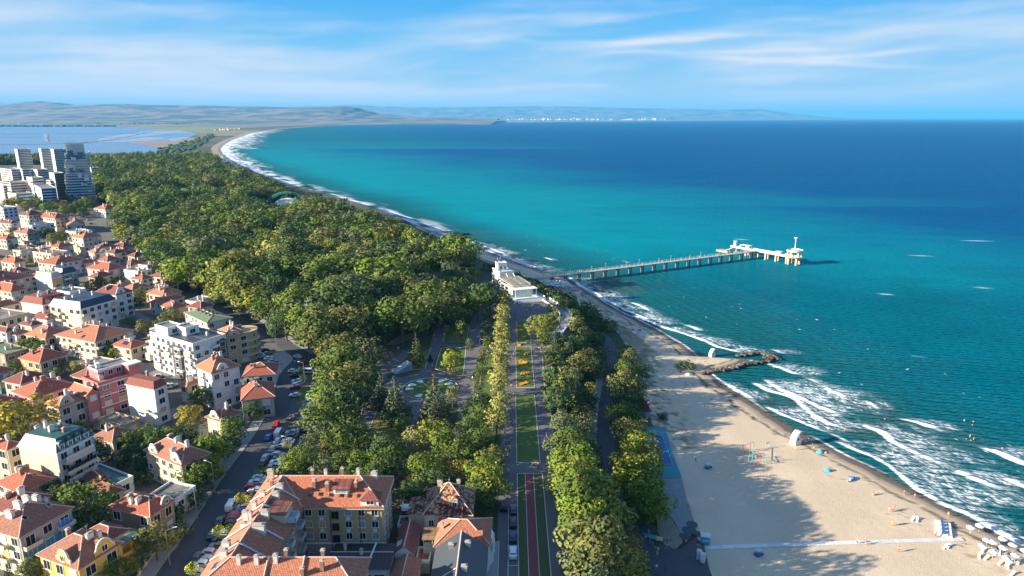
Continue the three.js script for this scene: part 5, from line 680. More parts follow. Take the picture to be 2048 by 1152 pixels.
// lawns with pale kerbs
for (const [pts, m] of [[[[882, 697], [905, 694], [932, 697], [927, 748], [918, 752], [870, 738]], lawn], [[[785, 742], [830, 712], [862, 695], [850, 738]], dryLawn], [[[738, 862], [752, 825], [800, 828], [812, 850], [805, 885], [745, 890]], dryLawn], [[[958, 770], [975, 700], [990, 700], [985, 780], [985, 860], [940, 880]], lawn], [[[690, 790], [735, 782], [722, 830], [690, 870]], dryLawn], [[[890, 650], [938, 655], [932, 685], [886, 684]], lawn], [[[1085, 710], [1106, 712], [1100, 760], [1089, 780]], dryLawn]]) { const P = PX(pts); struct('lawn', sheetGeo(P, 0.05), m); struct('kerb', ribbonGeo([...P, P[0]], 0.3, 0.12, 0, 0.12), kerbMat); }
{ // floral clock: a round lawn with white wedges for the hours and coloured beds
  const o = thing('floral_clock', 'round floral clock bed with white hour wedges in green lawn', 'flower bed', [CK[0], 0.05, CK[1]]);
  part('lawn_disc', new THREE.CylinderGeometry(10.4, 10.6, 0.12, 64).translate(0, 0.06, 0), lawn, o);
  part('rim', new THREE.TorusGeometry(10.6, 0.16, 6, 64).rotateX(Math.PI / 2).translate(0, 0.08, 0), kerbMat, o);
  part('inner_lawn', new THREE.CylinderGeometry(5.6, 5.7, 0.06, 40).translate(0, 0.16, 0), std([0.09, 0.16, 0.03], { map: rep(blotch, 3) }), o);
  for (let i = 0; i < 12; i++) { const a = i / 12 * 6.283 + 0.1, s = new THREE.Shape(); s.moveTo(6.4, -0.5); s.lineTo(9.2, -1.4); s.lineTo(9.5, 0); s.lineTo(9.2, 1.4); s.lineTo(6.4, 0.5); s.closePath(); part('hour_wedge', new THREE.ExtrudeGeometry(s, { depth: 0.1, bevelEnabled: false }).rotateX(-Math.PI / 2).translate(0, 0.13, 0).rotateY(a), i % 4 === 3 ? std([0.45, 0.10, 0.05]) : std([0.78, 0.76, 0.72]), o); }
  for (const a of [0.9, 2.2, 4.2]) part('clock_hand', box(5, 0.08, 0.4, 2.6, 0.22, 0).rotateY(a), std([0.7, 0.42, 0.03]), o);
}
// terrace of the casino, its curving walk and white wall
const walkLine = smooth([[1060, 582], [1085, 596], [1112, 612], [1132, 628], [1131, 645], [1118, 662], [1108, 676]].map(([u, v]) => px(u, v, 0)), 1.5);
struct('terrace_walk', ribbonGeo(walkLine, 5, 0.045, 0, 1.6), std([0.30, 0.30, 0.315], { map: rep(grain, 3) }));
{
  const wall = thing('terrace_wall', 'curving white wall along the terrace walk above the bluff', 'wall', [0, 0, 0]);
  part('wall', ribbonGeo(walkLine, 0.35, 1.0, -2.6, 2.2), W.white, wall);
  for (let i = 0; i < walkLine.length; i += 3) { const a = walkLine[Math.max(0, i - 1)], b = walkLine[Math.min(walkLine.length - 1, i + 1)], L = Math.hypot(b[0] - a[0], b[1] - a[1]); part('post', box(0.5, 0.45, 0.5), W.white, wall, [walkLine[i][0] + (b[1] - a[1]) / L * 2.6, 1.2, walkLine[i][1] - (b[0] - a[0]) / L * 2.6]); }
  const inner = thing('planter_wall', 'low white planter wall with reddish base curving beside palms', 'wall', [0, 0, 0]), il = smooth([[1085, 602], [1106, 615], [1119, 628], [1117, 640], [1103, 648]].map(([u, v]) => px(u, v, 0)), 1.5);
  part('wall', ribbonGeo(il, 0.4, 1.0, 0, 1.0), W.white, inner); part('base', ribbonGeo(il, 0.6, 0.4, 0, 0.4), brickMat, inner);
}
// lower promenade
const promLine = []; for (let z = -70; z > -352; z -= 3) promLine.push([roadX(z) + 0.3, z]);
const promY = () => -10.62;
struct('promenade', ribbonGeo(promLine, 6.6, promY), asphalt);
struct('pavement', ribbonGeo(promLine.filter(([, z]) => z < -178 && z > -318), 2.4, () => -10.45, -4.4, 0.3), paving);
{ const w = thing('retaining_wall', 'pale retaining wall between slope trees and lower promenade', 'wall', [0, 0, 0]); part('wall', ribbonGeo(promLine.filter(([, z]) => z < -178 && z > -318), 0.35, () => -9.6, -5.7, 1.6), W.pale, w); part('coping', ribbonGeo(promLine.filter(([, z]) => z < -178 && z > -318), 0.55, () => -9.5, -5.7, 0.12), W.white, w); }
struct('plaza', sheetGeo(PX([[1285, 1050], [1310, 1050], [1330, 1095], [1365, 1098], [1392, 1075], [1408, 1090], [1412, 1110], [1425, 1165], [1440, 1240], [1220, 1240], [1262, 1152]], -11.0), -10.95), asphalt);
// sports court and skate ground between promenade and sand
const courtPaint = std([0.03, 0.28, 0.32], { map: rep(grain, 3), roughness: 0.7 }), courtBlue = std([0.02, 0.13, 0.30], { map: rep(grain, 3), roughness: 0.7 });
struct('sports_ground', sheetGeo(PX([[1286, 852], [1331, 857], [1345, 905], [1364, 956], [1305, 957], [1298, 905]], -11), -10.98), courtPaint);
{
  const Q = [[1296, 865], [1326, 867], [1350, 932], [1312, 932]].map(([u, v]) => px(u, v, -11)); struct('sports_court', sheetGeo(Q, -10.97), courtBlue);
  const m = (a, b, t) => [lerp(a[0], b[0], t), lerp(a[1], b[1], t)], lines = [[m(Q[0], Q[1], 0.08), m(Q[3], Q[2], 0.08)], [m(Q[0], Q[1], 0.92), m(Q[3], Q[2], 0.92)], [m(Q[0], Q[3], 0.05), m(Q[1], Q[2], 0.05)], [m(Q[0], Q[3], 0.5), m(Q[1], Q[2], 0.5)], [m(Q[0], Q[3], 0.95), m(Q[1], Q[2], 0.95)], [m(Q[0], Q[3], 0.3), m(Q[1], Q[2], 0.3)]];
  struct('court_marking', merge(lines.map((l) => ribbonGeo(l, 0.18, -10.962))), std([0.25, 0.5, 0.62]));
}
struct('skate_ground', sheetGeo(PX([[1306, 957], [1364, 957], [1374, 1000], [1392, 1052], [1372, 1085], [1350, 1045], [1322, 1010], [1305, 985]], -11), -10.975), concrete);
for (const [i, pts] of [[[1310, 990], [1324, 985], [1326, 1010], [1335, 1030], [1322, 1026], [1310, 1008]], [[1306, 955], [1318, 958], [1322, 982], [1308, 978]], [[1312, 1030], [1336, 1028], [1358, 1060], [1366, 1085], [1352, 1098], [1330, 1092], [1316, 1065]]].entries()) struct(i === 2 ? 'sand_mound' : 'sand_patch', sheetGeo(PX(pts, -11), -10.968), std([0.36, 0.30, 0.21], { map: rep(blotch, 4) }));
for (const [u, v, s] of [[1384, 1048, 4], [1378, 1060, 5], [1370, 1072, 4], [1395, 1066, 3]]) { const [x, z] = px(u, v, -10.9); struct('skate_bowl', new THREE.CircleGeometry(s * 0.4, 20).rotateX(-Math.PI / 2).translate(x, -10.964 + s * 0.001, z), std([0.06, 0.08, 0.09])); }
// parking marks in the alley road
struct('road_marking', merge([box(0.12, 0.01, 60, -0.9, 0.03, -131), ...[0, 1, 2, 3, 4, 5, 6].map((i) => box(2.2, 0.01, 0.12, 0.25, 0.031, -112 - i * 6.2))]), whitePaint);
{ const o = struct('pavement', sheetGeo([[-5.7, -96], [-5.7, -146], [-3.2, -146], [-3.2, -96]], 0.14), paving); struct('pavement_kerb', box(0.2, 0.16, 50, -3.15, 0.07, -121), kerbMat); }
// fenced garden walls along the left side of the street
{
  const wallLine = lower.filter(([, z]) => z < -118 && z > -205), w = thing('garden_wall', 'low garden wall with white posts along the street pavement', 'wall', [0, 0, 0]);
  part('wall', ribbonGeo(wallLine, 0.25, 0.8, -7.4, 0.8), W.grey, w);
  wallLine.forEach(([x, z], i) => { const b = wallLine[Math.min(wallLine.length - 1, i + 1)], a = wallLine[Math.max(0, i - 1)], L = Math.hypot(b[0] - a[0], b[1] - a[1]); part('post', cached('gpost', () => merge([box(0.42, 1.5, 0.42, 0, 0.75, 0), box(0.55, 0.14, 0.55, 0, 1.55, 0)])), W.white, w, [x + (b[1] - a[1]) / L * 7.4, 0, z - (b[0] - a[0]) / L * 7.4]); });
}
// ---------- the courtyard block in the foreground ----------
{
  const o = thing('courtyard_block', 'tan courtyard apartment block with long orange tiled roofs and many chimneys', 'apartments', [-45, 0, -130]);
  const X = (x) => x + 45, Z = (z) => z + 130, H = 13.5, top = 17.6;
  // north wing, west wing, south wing: walls
  part('wall', uvBox(box(30, H, 12.5, X(-45), H / 2, Z(-146.2))), W.tan, o);
  part('wall', uvBox(box(11.4, H, 27.6, X(-54.3), H / 2, Z(-126.1))), W.tan, o);
  part('wall', uvBox(box(19.4, H, 9.8, X(-38.8), H / 2, Z(-115.3))), W.tan, o);
  part('plinth', uvBox(box(19.4, 3.6, 0.2, X(-39), 1.8, Z(-139.86))), W.grey, o);
  part('string_course', box(19.2, 0.24, 0.3, X(-39), 3.75, Z(-139.8)), trim, o);
  // roofs: three long slopes meeting at hips and valleys
  const old = tiles(0.60, 0.20, 0.10), e = 0.7;
  const n = part('roof', quads([
    [[X(-48.6 - e), H, Z(-140 + e)], [X(-30 + e), H, Z(-140 + e)], [X(-36), top, Z(-146.2)], [X(-54.4), top, Z(-146.2)]],
    [[X(-30 + e), H, Z(-140 + e)], [X(-30 + e), H, Z(-152.4 - e)], [X(-36), top, Z(-146.2)]],
    [[X(-30 + e), H, Z(-152.4 - e)], [X(-60 - e), H, Z(-152.4 - e)], [X(-54.4), top, Z(-146.2)], [X(-36), top, Z(-146.2)]]]), old, o);
  const wr = part('roof', quads([
    [[X(-60 - e), H, Z(-152.4 - e)], [X(-60 - e), H, Z(-110.4 + e)], [X(-54.4), top, Z(-115.3)], [X(-54.4), top, Z(-146.2)]],
    [[X(-48.6 + e), H, Z(-120.2 - e)], [X(-48.6 + e), H, Z(-140 + e)], [X(-54.4), top, Z(-146.2)], [X(-54.4), top, Z(-115.3)]]]), R.orange, o);
  const sr = part('roof', quads([
    [[X(-60 - e), H, Z(-110.4 + e)], [X(-29.1 + e), H, Z(-110.4 + e)], [X(-34), top, Z(-115.3)], [X(-54.4), top, Z(-115.3)]],
    [[X(-29.1 + e), H, Z(-110.4 + e)], [X(-29.1 + e), H, Z(-120.2 - e)], [X(-34), top, Z(-115.3)]],
    [[X(-29.1 + e), H, Z(-120.2 - e)], [X(-48.6 + e), H, Z(-120.2 - e)], [X(-54.4), top, Z(-115.3)], [X(-34), top, Z(-115.3)]]]), R.orange, o);
  const caps = (p, list) => part('ridge_cap', merge(list.map(([a, b]) => beam([X(a[0]), a[1], Z(a[2])], [X(b[0]), b[1], Z(b[2])], 0.17, 5))), ridgeMat, p);
  caps(n, [[[-54.4, top, -146.2], [-36, top, -146.2]], [[-36, top, -146.2], [-29.3, H, -139.3]], [[-36, top, -146.2], [-29.3, H, -153.1]], [[-54.4, top, -146.2], [-60.7, H, -153.1]], [[-54.4, top, -146.2], [-48, H, -139.4]]]);
  caps(wr, [[[-54.4, top, -146.2], [-54.4, top, -115.3]]]); caps(sr, [[[-54.4, top, -115.3], [-34, top, -115.3]], [[-34, top, -115.3], [-28.4, H, -109.7]], [[-34, top, -115.3], [-28.4, H, -120.9]], [[-54.4, top, -115.3], [-60.7, H, -109.7]]]);
  // raised party walls crossing the west and south wings
  for (const z of [-141, -133.5, -126.5, -119.5]) part('party_wall', merge([beam([X(-60.5), H + 0.35, Z(z)], [X(-54.4), top + 0.35, Z(z)], 0.22, 5), beam([X(-54.4), top + 0.35, Z(z)], [X(-48.2), H + 0.35, Z(z)], 0.22, 5)]), W.pale, o);
  for (const x of [-47, -40]) part('party_wall', merge([beam([X(x), top + 0.3, Z(-115.3)], [X(x), H + 0.3, Z(-109.8)], 0.2, 5)]), ridgeMat, o);
  // tiled cornice under the courtyard eave
  part('cornice', merge([box(19.4, 0.5, 0.9, X(-39), H - 0.34, Z(-139.6)), box(0.9, 0.5, 19, X(-48.2), H - 0.34, Z(-130)), box(0.9, 0.5, 12.5, X(-29.6), H - 0.34, Z(-146.2))]), W.cream, o);
  for (let i = 0; i < 30; i++) part('cornice_tile', cached('ctile', () => box(0.34, 0.12, 0.8)), i % 2 ? R.orange : R.dull, o, [X(-48.3 + i * 0.64), H - 0.02, Z(-139.35)]);
  for (let i = 0; i < 26; i++) part('cornice_tile', cached('ctile2', () => box(0.8, 0.12, 0.34)), i % 2 ? R.orange : R.dull, o, [X(-47.75), H - 0.02, Z(-138.6 + i * 0.7)]);
  // courtyard windows, five storeys
  const shade = std([0.22, 0.30, 0.30]);
  for (let f = 0; f < 4; f++) for (let i = 0; i < 6; i++) { const y = 2.1 + f * 3.05 + (f ? 0.5 : 0), dark = i === 2; addWindow(o, dark ? 1.5 : 1.35, f ? (dark ? 1.7 : 1.6) : 1.5, [X(-46.9 + i * 3.05), y - (dark ? 0.7 : 0), Z(-139.92)], 0, { mat: dark ? trimDark : trim, pane: (f + i) % 5 === 1 ? shade : (f === 2 && i < 2) ? curtain : (f === 1 && i === 5) ? blind : glass }); if (f > 1 && i % 2) part('air_conditioner', cached('ac', () => box(0.85, 0.55, 0.32)), trim, o, [X(-46.9 + i * 3.05), y - 1.35, Z(-139.7)]); }
  for (const x of [-48, -41.9, -35.2]) part('drainpipe', cyl(0.09, 0.09, H - 0.6, 0, 0, 0, 6), trimDark, o, [X(x), 0, Z(-139.8)]);
  for (let f = 0; f < 4; f++) for (let i = 0; i < 5; i++) { addWindow(o, 1.2, 1.6, [X(-48.5), 2.4 + f * 3.1, Z(-137 + i * 3.6)], Math.PI / 2); if (i % 2 === 0 && f) part('balcony', merge([box(1.3, 0.15, 2.6), box(0.1, 0.9, 2.6, 0.62, 0.5, 0), box(1.3, 0.9, 0.1, 0, 0.5, 1.26), box(1.3, 0.9, 0.1, 0, 0.5, -1.26)]), W.pale, o, [X(-47.9), 0.8 + f * 3.1, Z(-137 + i * 3.6)]); }
  for (let f = 0; f < 4; f++) for (let i = 0; i < 3; i++) addWindow(o, 1.3, 1.6, [X(-29.98), 2.4 + f * 3.1, Z(-150 + i * 3.8)], Math.PI / 2);
  const rf = { y: H, height: (x, z) => { const wx = x - 45, wz = z - 130; const dist = (a, w) => Math.max(0, 1 - Math.abs(a) / w); return Math.max(wz < -139.4 ? 4.1 * dist(wz + 146.2, 6.9) : 0, wx < -48 ? 4.1 * dist(wx + 54.4, 6.3) : 0, wz > -121 ? 4.1 * dist(wz + 115.3, 5.6) : 0); } };
  const C = (x, z, p) => addChimney(o, rf, X(x), Z(z), p);
  for (const [x, z, p] of [[-48, -148.6, { mat: brickMat, h: 1.6 }], [-44.6, -147.9, {}], [-40.6, -148, { mat: brickMat, h: 2 }], [-37, -148.6, { h: 1.8 }], [-46.2, -143.8, { mat: brickMat, w: 0.8, d: 1.6, h: 1.6 }], [-43, -143.2, { mat: brickMat, w: 0.8, d: 1.2, h: 1.6 }], [-36.4, -143.8, { mat: brickMat, w: 0.6, d: 1.8, h: 1.4 }], [-33.2, -148.8, { w: 1.4, d: 1.4, h: 1 }], [-57.6, -147.4, { w: 1.4, d: 0.8, mat: W.beige }], [-56, -143.4, { mat: brickMat, w: 0.6 }], [-56.8, -139.4, { w: 1.2, d: 0.8 }], [-53.4, -141.2, { w: 1.5, d: 1, h: 1.2 }], [-53.2, -138, { w: 1.4, d: 1, h: 1.2 }], [-57.2, -135.4, { w: 1, d: 0.8 }], [-57.3, -130.6, { w: 1.1, d: 0.9, h: 2.2 }], [-56, -130, { w: 0.6, h: 1.6 }], [-53, -130.4, { w: 1.6, d: 0.9 }], [-56.4, -127, { w: 1.2, d: 0.7, h: 1.2 }], [-52.6, -125.6, { w: 2.4, d: 1.1, h: 1.5 }], [-57.4, -120.6, { w: 1.4, d: 1, h: 1.8 }], [-56.6, -117.4, { w: 1.4, d: 1, h: 1.6 }], [-52.4, -114.4, { w: 0.7 }], [-49, -114.4, { w: 0.8 }], [-45.4, -114.6, { w: 0.8 }], [-44, -116.6, { mat: brickMat, h: 1.7 }], [-39.8, -112.6, { mat: brickMat }], [-36.2, -113.4, { mat: brickMat, h: 2 }], [-37, -117, { mat: brickMat, h: 1.6 }]]) C(x, z, p);
  // roof rooms, skylights and the glazed balcony in the west wing
  { const d = part('dormer', uvBox(box(3.6, 1.7, 3, X(-39.6), H + 2.4, Z(-143.6))), W.pale, o); part('dormer_roof', box(4.2, 0.14, 3.8, 0, 0, 0).rotateX(0.16).translate(X(-39.6), H + 3.4, Z(-143.5)), R.maroon, d); addWindow(o, 2.6, 0.8, [X(-39.6), H + 2.4, Z(-142.08)], 0, { parent: d, pane: shade }); }
  { const d = part('dormer', uvBox(box(4.2, 1.3, 3.6, X(-32.6), H + 0.9, Z(-141.2))), W.white, o); part('dormer_roof', hipParts(4.2, 3.6, 1.6, 0.3).slopes.translate(X(-32.6), H + 1.6, Z(-141.2)), R.brown, d); addWindow(o, 1.6, 0.8, [X(-32.4), H + 1.1, Z(-139.38)], 0, { parent: d }); }
  { const d = part('roof_room', uvBox(box(4.6, 2.2, 5, X(-51.4), H + 2.2, Z(-133.6))), W.cream, o); part('dormer_roof', box(5.2, 0.14, 5.6, 0, 0, 0).rotateZ(-0.12).translate(X(-51.4), H + 3.5, Z(-133.6)), R.brown, d); part('glazed_balcony', merge([box(2.6, 0.2, 3, X(-48.4), H + 0.8, Z(-133.4)), box(0.1, 1, 3, X(-47.15), H + 1.4, Z(-133.4)), box(2.6, 1, 0.1, X(-48.4), H + 1.4, Z(-131.95)), box(2.6, 1, 0.1, X(-48.4), H + 1.4, Z(-134.85))]), std([0.5, 0.62, 0.66]), d); }
  const r = rng(8); for (let i = 0; i < 12; i++) { const north = i < 7, x = north ? -47 + i * 2.2 + r() : -57.4 + 0.5 * r(), z = north ? -141.6 - 0.6 * r() : -145 + (i - 7) * 6; const s = part('skylight', box(0.8, 0.14, 0.9).rotateX(north ? 0.55 : 0).rotateZ(north ? 0 : 0.6), trimDark, o, [X(x), H + rf.height(X(x), Z(z)) + 0.1, Z(z)]); part('pane', box(0.6, 0.05, 0.7, 0, 0.08, 0).rotateX(north ? 0.55 : 0).rotateZ(north ? 0 : 0.6), glass, s); }
  { const s = part('skylight', box(1.5, 0.12, 2.6).rotateZ(0.62), railMat, o, [X(-57.8), H + 1.9, Z(-115.6)]); part('pane', box(1.3, 0.05, 2.4, 0, 0.06, 0).rotateZ(0.62), solar, s); }
  struct('courtyard_ground', sheetGeo([[-48.6, -140], [-29, -140], [-20, -140], [-20, -120], [-48.6, -120]], 0.02), std([0.14, 0.12, 0.11], { map: rep(blotch, 4) }));
}
function simple(name, label, cat, x0, x1, z0, z1, h, wall, opts) { // axis-parallel house given by its walls
  const o = thing(name, label, cat, [(x0 + x1) / 2, 0, (z0 + z1) / 2]), w = x1 - x0, d = Math.abs(z1 - z0);
  part('wall', uvBox(box(w, h, d, 0, h / 2, 0)), wall, o); const rf = addRoof(o, w, d, h, opts);
  return { o, w, d, rf };
}
{ // old villa with patched lichened roof
  const patchy = std([0.62, 0.50, 0.40], { map: rep(tex(512, (u, v) => { const a = fbm(u * 22, v * 22, 4, 22), k = sstep(0.44, 0.56, a), t = 0.75 + 0.3 * hash(Math.floor(u * 60), Math.floor(v * 60)); return [lerp(0.52, 0.95, k) * t, lerp(0.26, 0.85, k) * t, lerp(0.2, 0.74, k) * t]; }), 9), bumpMap: rep(tileBump, 2.6), bumpScale: 0.05 });
  const { o, w, d, rf } = simple('villa', 'old cream villa with steep mottled white and brown tiled roof', 'villa', -21, -9.8, -156, -145.4, 7.8, W.cream, { roof: patchy, rise: 5.4 });
  part('side_bay', uvBox(box(4.4, 6.6, 7, -w / 2 - 2, 3.3, -0.4)), W.cream, o); part('bay_roof', hipParts(4.4, 7, 1.8, 0.4).slopes.translate(-w / 2 - 2, 6.6, -0.4), patchy, o);
  const g = part('dormer', uvBox(box(1.6, 2.6, 2, 1.6, 9.4, 3.2)), W.white, o); part('dormer_roof', hipParts(1.6, 2, 0.8, 0.2).slopes.translate(1.6, 10.75, 3.2), patchy, g); addWindow(o, 0.9, 1.6, [1.6, 9.5, 4.23], 0, { parent: g, mat: trim });
  part('porch_gable', hipParts(3.6, 3, 2.2, 0.2, true).slopes.translate(1.6, 7.5, d / 2 - 0.2), patchy, o); addChimney(o, rf, -2.4, -1.4, { w: 1.2, d: 0.9, h: 1.4, mat: W.beige }); addChimney(o, rf, 2.2, -1.4, { w: 0.8, d: 0.8, mat: W.beige });
  part('finial', merge([cyl(0.05, 0.02, 1.6, 0, 13.1, 0, 5), box(0.5, 0.05, 0.05, 0, 14, 0)]), railMat, o);
  for (let i = 0; i < 4; i++) for (const y of [2.2, 5.4]) addWindow(o, 1.1, 1.7, [-4 + i * 2.7, y, d / 2 + 0.02], 0);
  for (let i = 0; i < 3; i++) addWindow(o, 1, 1.6, [w / 2 + 0.02, 5.2, -3 + i * 3], Math.PI / 2);
  part('balcony', merge([box(2.4, 0.15, 3), box(0.1, 0.9, 3, -1.15, 0.5, 0), box(2.4, 0.9, 0.1, 0, 0.5, 1.45)]), trim, o, [-w / 2 - 5, 6.4, 0]);
}
{ // house with new orange roof and rounded white side
  const { o, w, d, rf } = simple('house', 'white house with new bright orange roof and curved side wall by the alley', 'house', -17.2, -5, -145.2, -134.6, 6.8, W.white, { roof: R.orange, rise: 3.2, over: 0.4 });
  part('curved_wall', new THREE.CylinderGeometry(3, 3, 6.9, 18).translate(w / 2 - 2.2, 3.45, 1), W.white, o); part('front_roof', hipParts(7, 6, 2.6, 0.2, true).slopes.translate(0.8, 6.75, d / 2 - 2), R.orange, o);
  part('veranda', merge([box(4, 0.2, 3.4, -w / 2 - 1.2, 3.4, 1), box(0.16, 3.2, 0.16, -w / 2 - 3, 5, 2.5), box(0.16, 3.2, 0.16, -w / 2 - 1, 5, 2.5), box(4, 0.9, 0.1, -w / 2 - 1.2, 3.9, 2.6), box(4, 3.4, 3.4, -w / 2 - 1.2, 1.65, 1)]), W.cream, o); part('veranda_roof', box(4.4, 0.12, 4, 0, 0, 0).rotateX(0.16).translate(-w / 2 - 1.2, 6.9, 1), std([0.30, 0.17, 0.08], { map: rep(tileTex, 2.6) }), o);
  addChimney(o, rf, 0.4, 3.6, { w: 1.2, d: 0.8, h: 0.8, mat: W.white }); addChimney(o, rf, -w / 2 + 1, 0.2, { w: 0.8, d: 0.8, h: 1.4, mat: W.rose });
  for (let i = 0; i < 3; i++) addWindow(o, 1.1, 1.5, [w / 2 + 0.82, 4.6, -1 + i * 1.9], Math.PI / 2); for (let i = 0; i < 2; i++) addWindow(o, 1.1, 1.5, [-4.4 + i * 1.8, 4.4, d / 2 + 0.02], 0);
}
{ // slate house with steep two-tone metal roof
  const { o, w, d } = simple('house', 'house with large slate blue metal roof and low side wing', 'house', -16.8, -5.6, -134, -117, 6.6, W.pale, { type: 'gable', roof: R.slate, rise: 4.2, wall: W.pale, over: 0.3 });
  part('wing', uvBox(box(8, 4.4, 9, -w / 2 - 2.6, 2.2, 3.6)), W.white, o); part('wing_roof', quads([[[-w / 2 - 7, 4.4, 8.4], [-w / 2 + 2.4, 4.4, 8.4], [-w / 2 + 2.4, 7.2, 3.4], [-w / 2 - 5, 7.2, 3.4]], [[-w / 2 - 7, 4.4, -1.2], [-w / 2 - 7, 4.4, 8.4], [-w / 2 - 5, 7.2, 3.4]], [[-w / 2 + 2.4, 4.4, -1.2], [-w / 2 - 7, 4.4, -1.2], [-w / 2 - 5, 7.2, 3.4], [-w / 2 + 2.4, 7.2, 3.4]]]), metalRoof(0.05, 0.10, 0.14), o);
  part('verge', merge([beam([0, 10.8, -d / 2 - 0.3], [0, 10.8, d / 2 + 0.3], 0.12, 5), beam([0, 10.7, 4], [-w / 2 - 0.3, 6.7, 4], 0.14, 5)]), trim, o);
  for (const [x, z, m] of [[-2, -4.6, metal], [1.6, -5, W.cream], [1.4, 3.4, W.white]]) addChimney(o, { y: 6.6, height: (X) => 4.2 * (1 - Math.abs(X) / 5.9) }, x, z, { w: 1.1, d: 0.8, h: 0.9, mat: m });
  for (let i = 0; i < 4; i++) addWindow(o, 1, 1.5, [w / 2 + 0.02, 3.6, -6 + i * 3.6], Math.PI / 2); for (let i = 0; i < 2; i++) addWindow(o, 1, 1.2, [-w / 2 - 4.4 + i * 3, 2.6, 8.14], 0);
}
{ // dark sheet roof in the courtyard
  const { o, w, d } = simple('garage', 'low building under a dark brown sheet roof with white flue', 'garage', -40.4, -26.8, -138.6, -129.6, 4.4, W.pale, { type: 'gable', roof: metalRoof(0.085, 0.065, 0.075), rise: 1.1, wall: W.pale, over: 0.3 });
  part('flue', beam([2.6, 5.7, -3], [2, 5.3, 4], 0.2, 7), trim, o); addChimney(o, { y: 4.4, height: () => 0.9 }, 0, 0.6, { w: 0.6, d: 0.6, h: 1.2 }); addChimney(o, { y: 4.4, height: () => 0.8 }, -4, -1, { w: 0.5, d: 0.5, h: 1.3 }); for (let i = 0; i < 2; i++) addWindow(o, 2.2, 0.9, [1.6 + i * 3, 2.6, d / 2 + 0.02], 0); addWindow(o, 2.4, 0.9, [-4, 2.4, d / 2 + 0.02], 0);
}
for (const [label, x0, x1, z0, z1, h, wall, roof, rise] of [['narrow white gabled house with dark red roof between courtyard and old villa', -26.4, -22.2, -145, -134.6, 4.8, W.white, R.brown, 1.9], ['small long outhouse with worn brown tiled ridge roof below narrow white house', -26.2, -20.6, -133.6, -125.4, 3.6, W.pale, R.dull, 1.7]]) { const { o, d } = simple('outhouse', label, 'outhouse', x0, x1, z0, z1, h, wall, { type: 'gable', roof, rise, wall, over: 0.35 }); addWindow(o, 0.9, 1.1, [0, h * 0.5, d / 2 + 0.02], 0); if (h > 4) { part('roof_panel', box(2.2, 0.08, 1.8).rotateZ(0.5).translate(-1, h + 1.1, 2.6), std([0.35, 0.52, 0.6]), o); } }
for (const [label, x0, x1, z0, z1, h, roof] of [['small shed with flat red sheet roof beside the narrow white house', -21.6, -18.6, -139, -134, 2.8, R.red], ['grey lean-to shed beneath trees behind the courtyard block', -28, -22.6, -152, -148, 2.6, R.grey]]) simple('shed', label, 'shed', x0, x1, z0, z1, h, W.grey, { type: 'flat', roof });
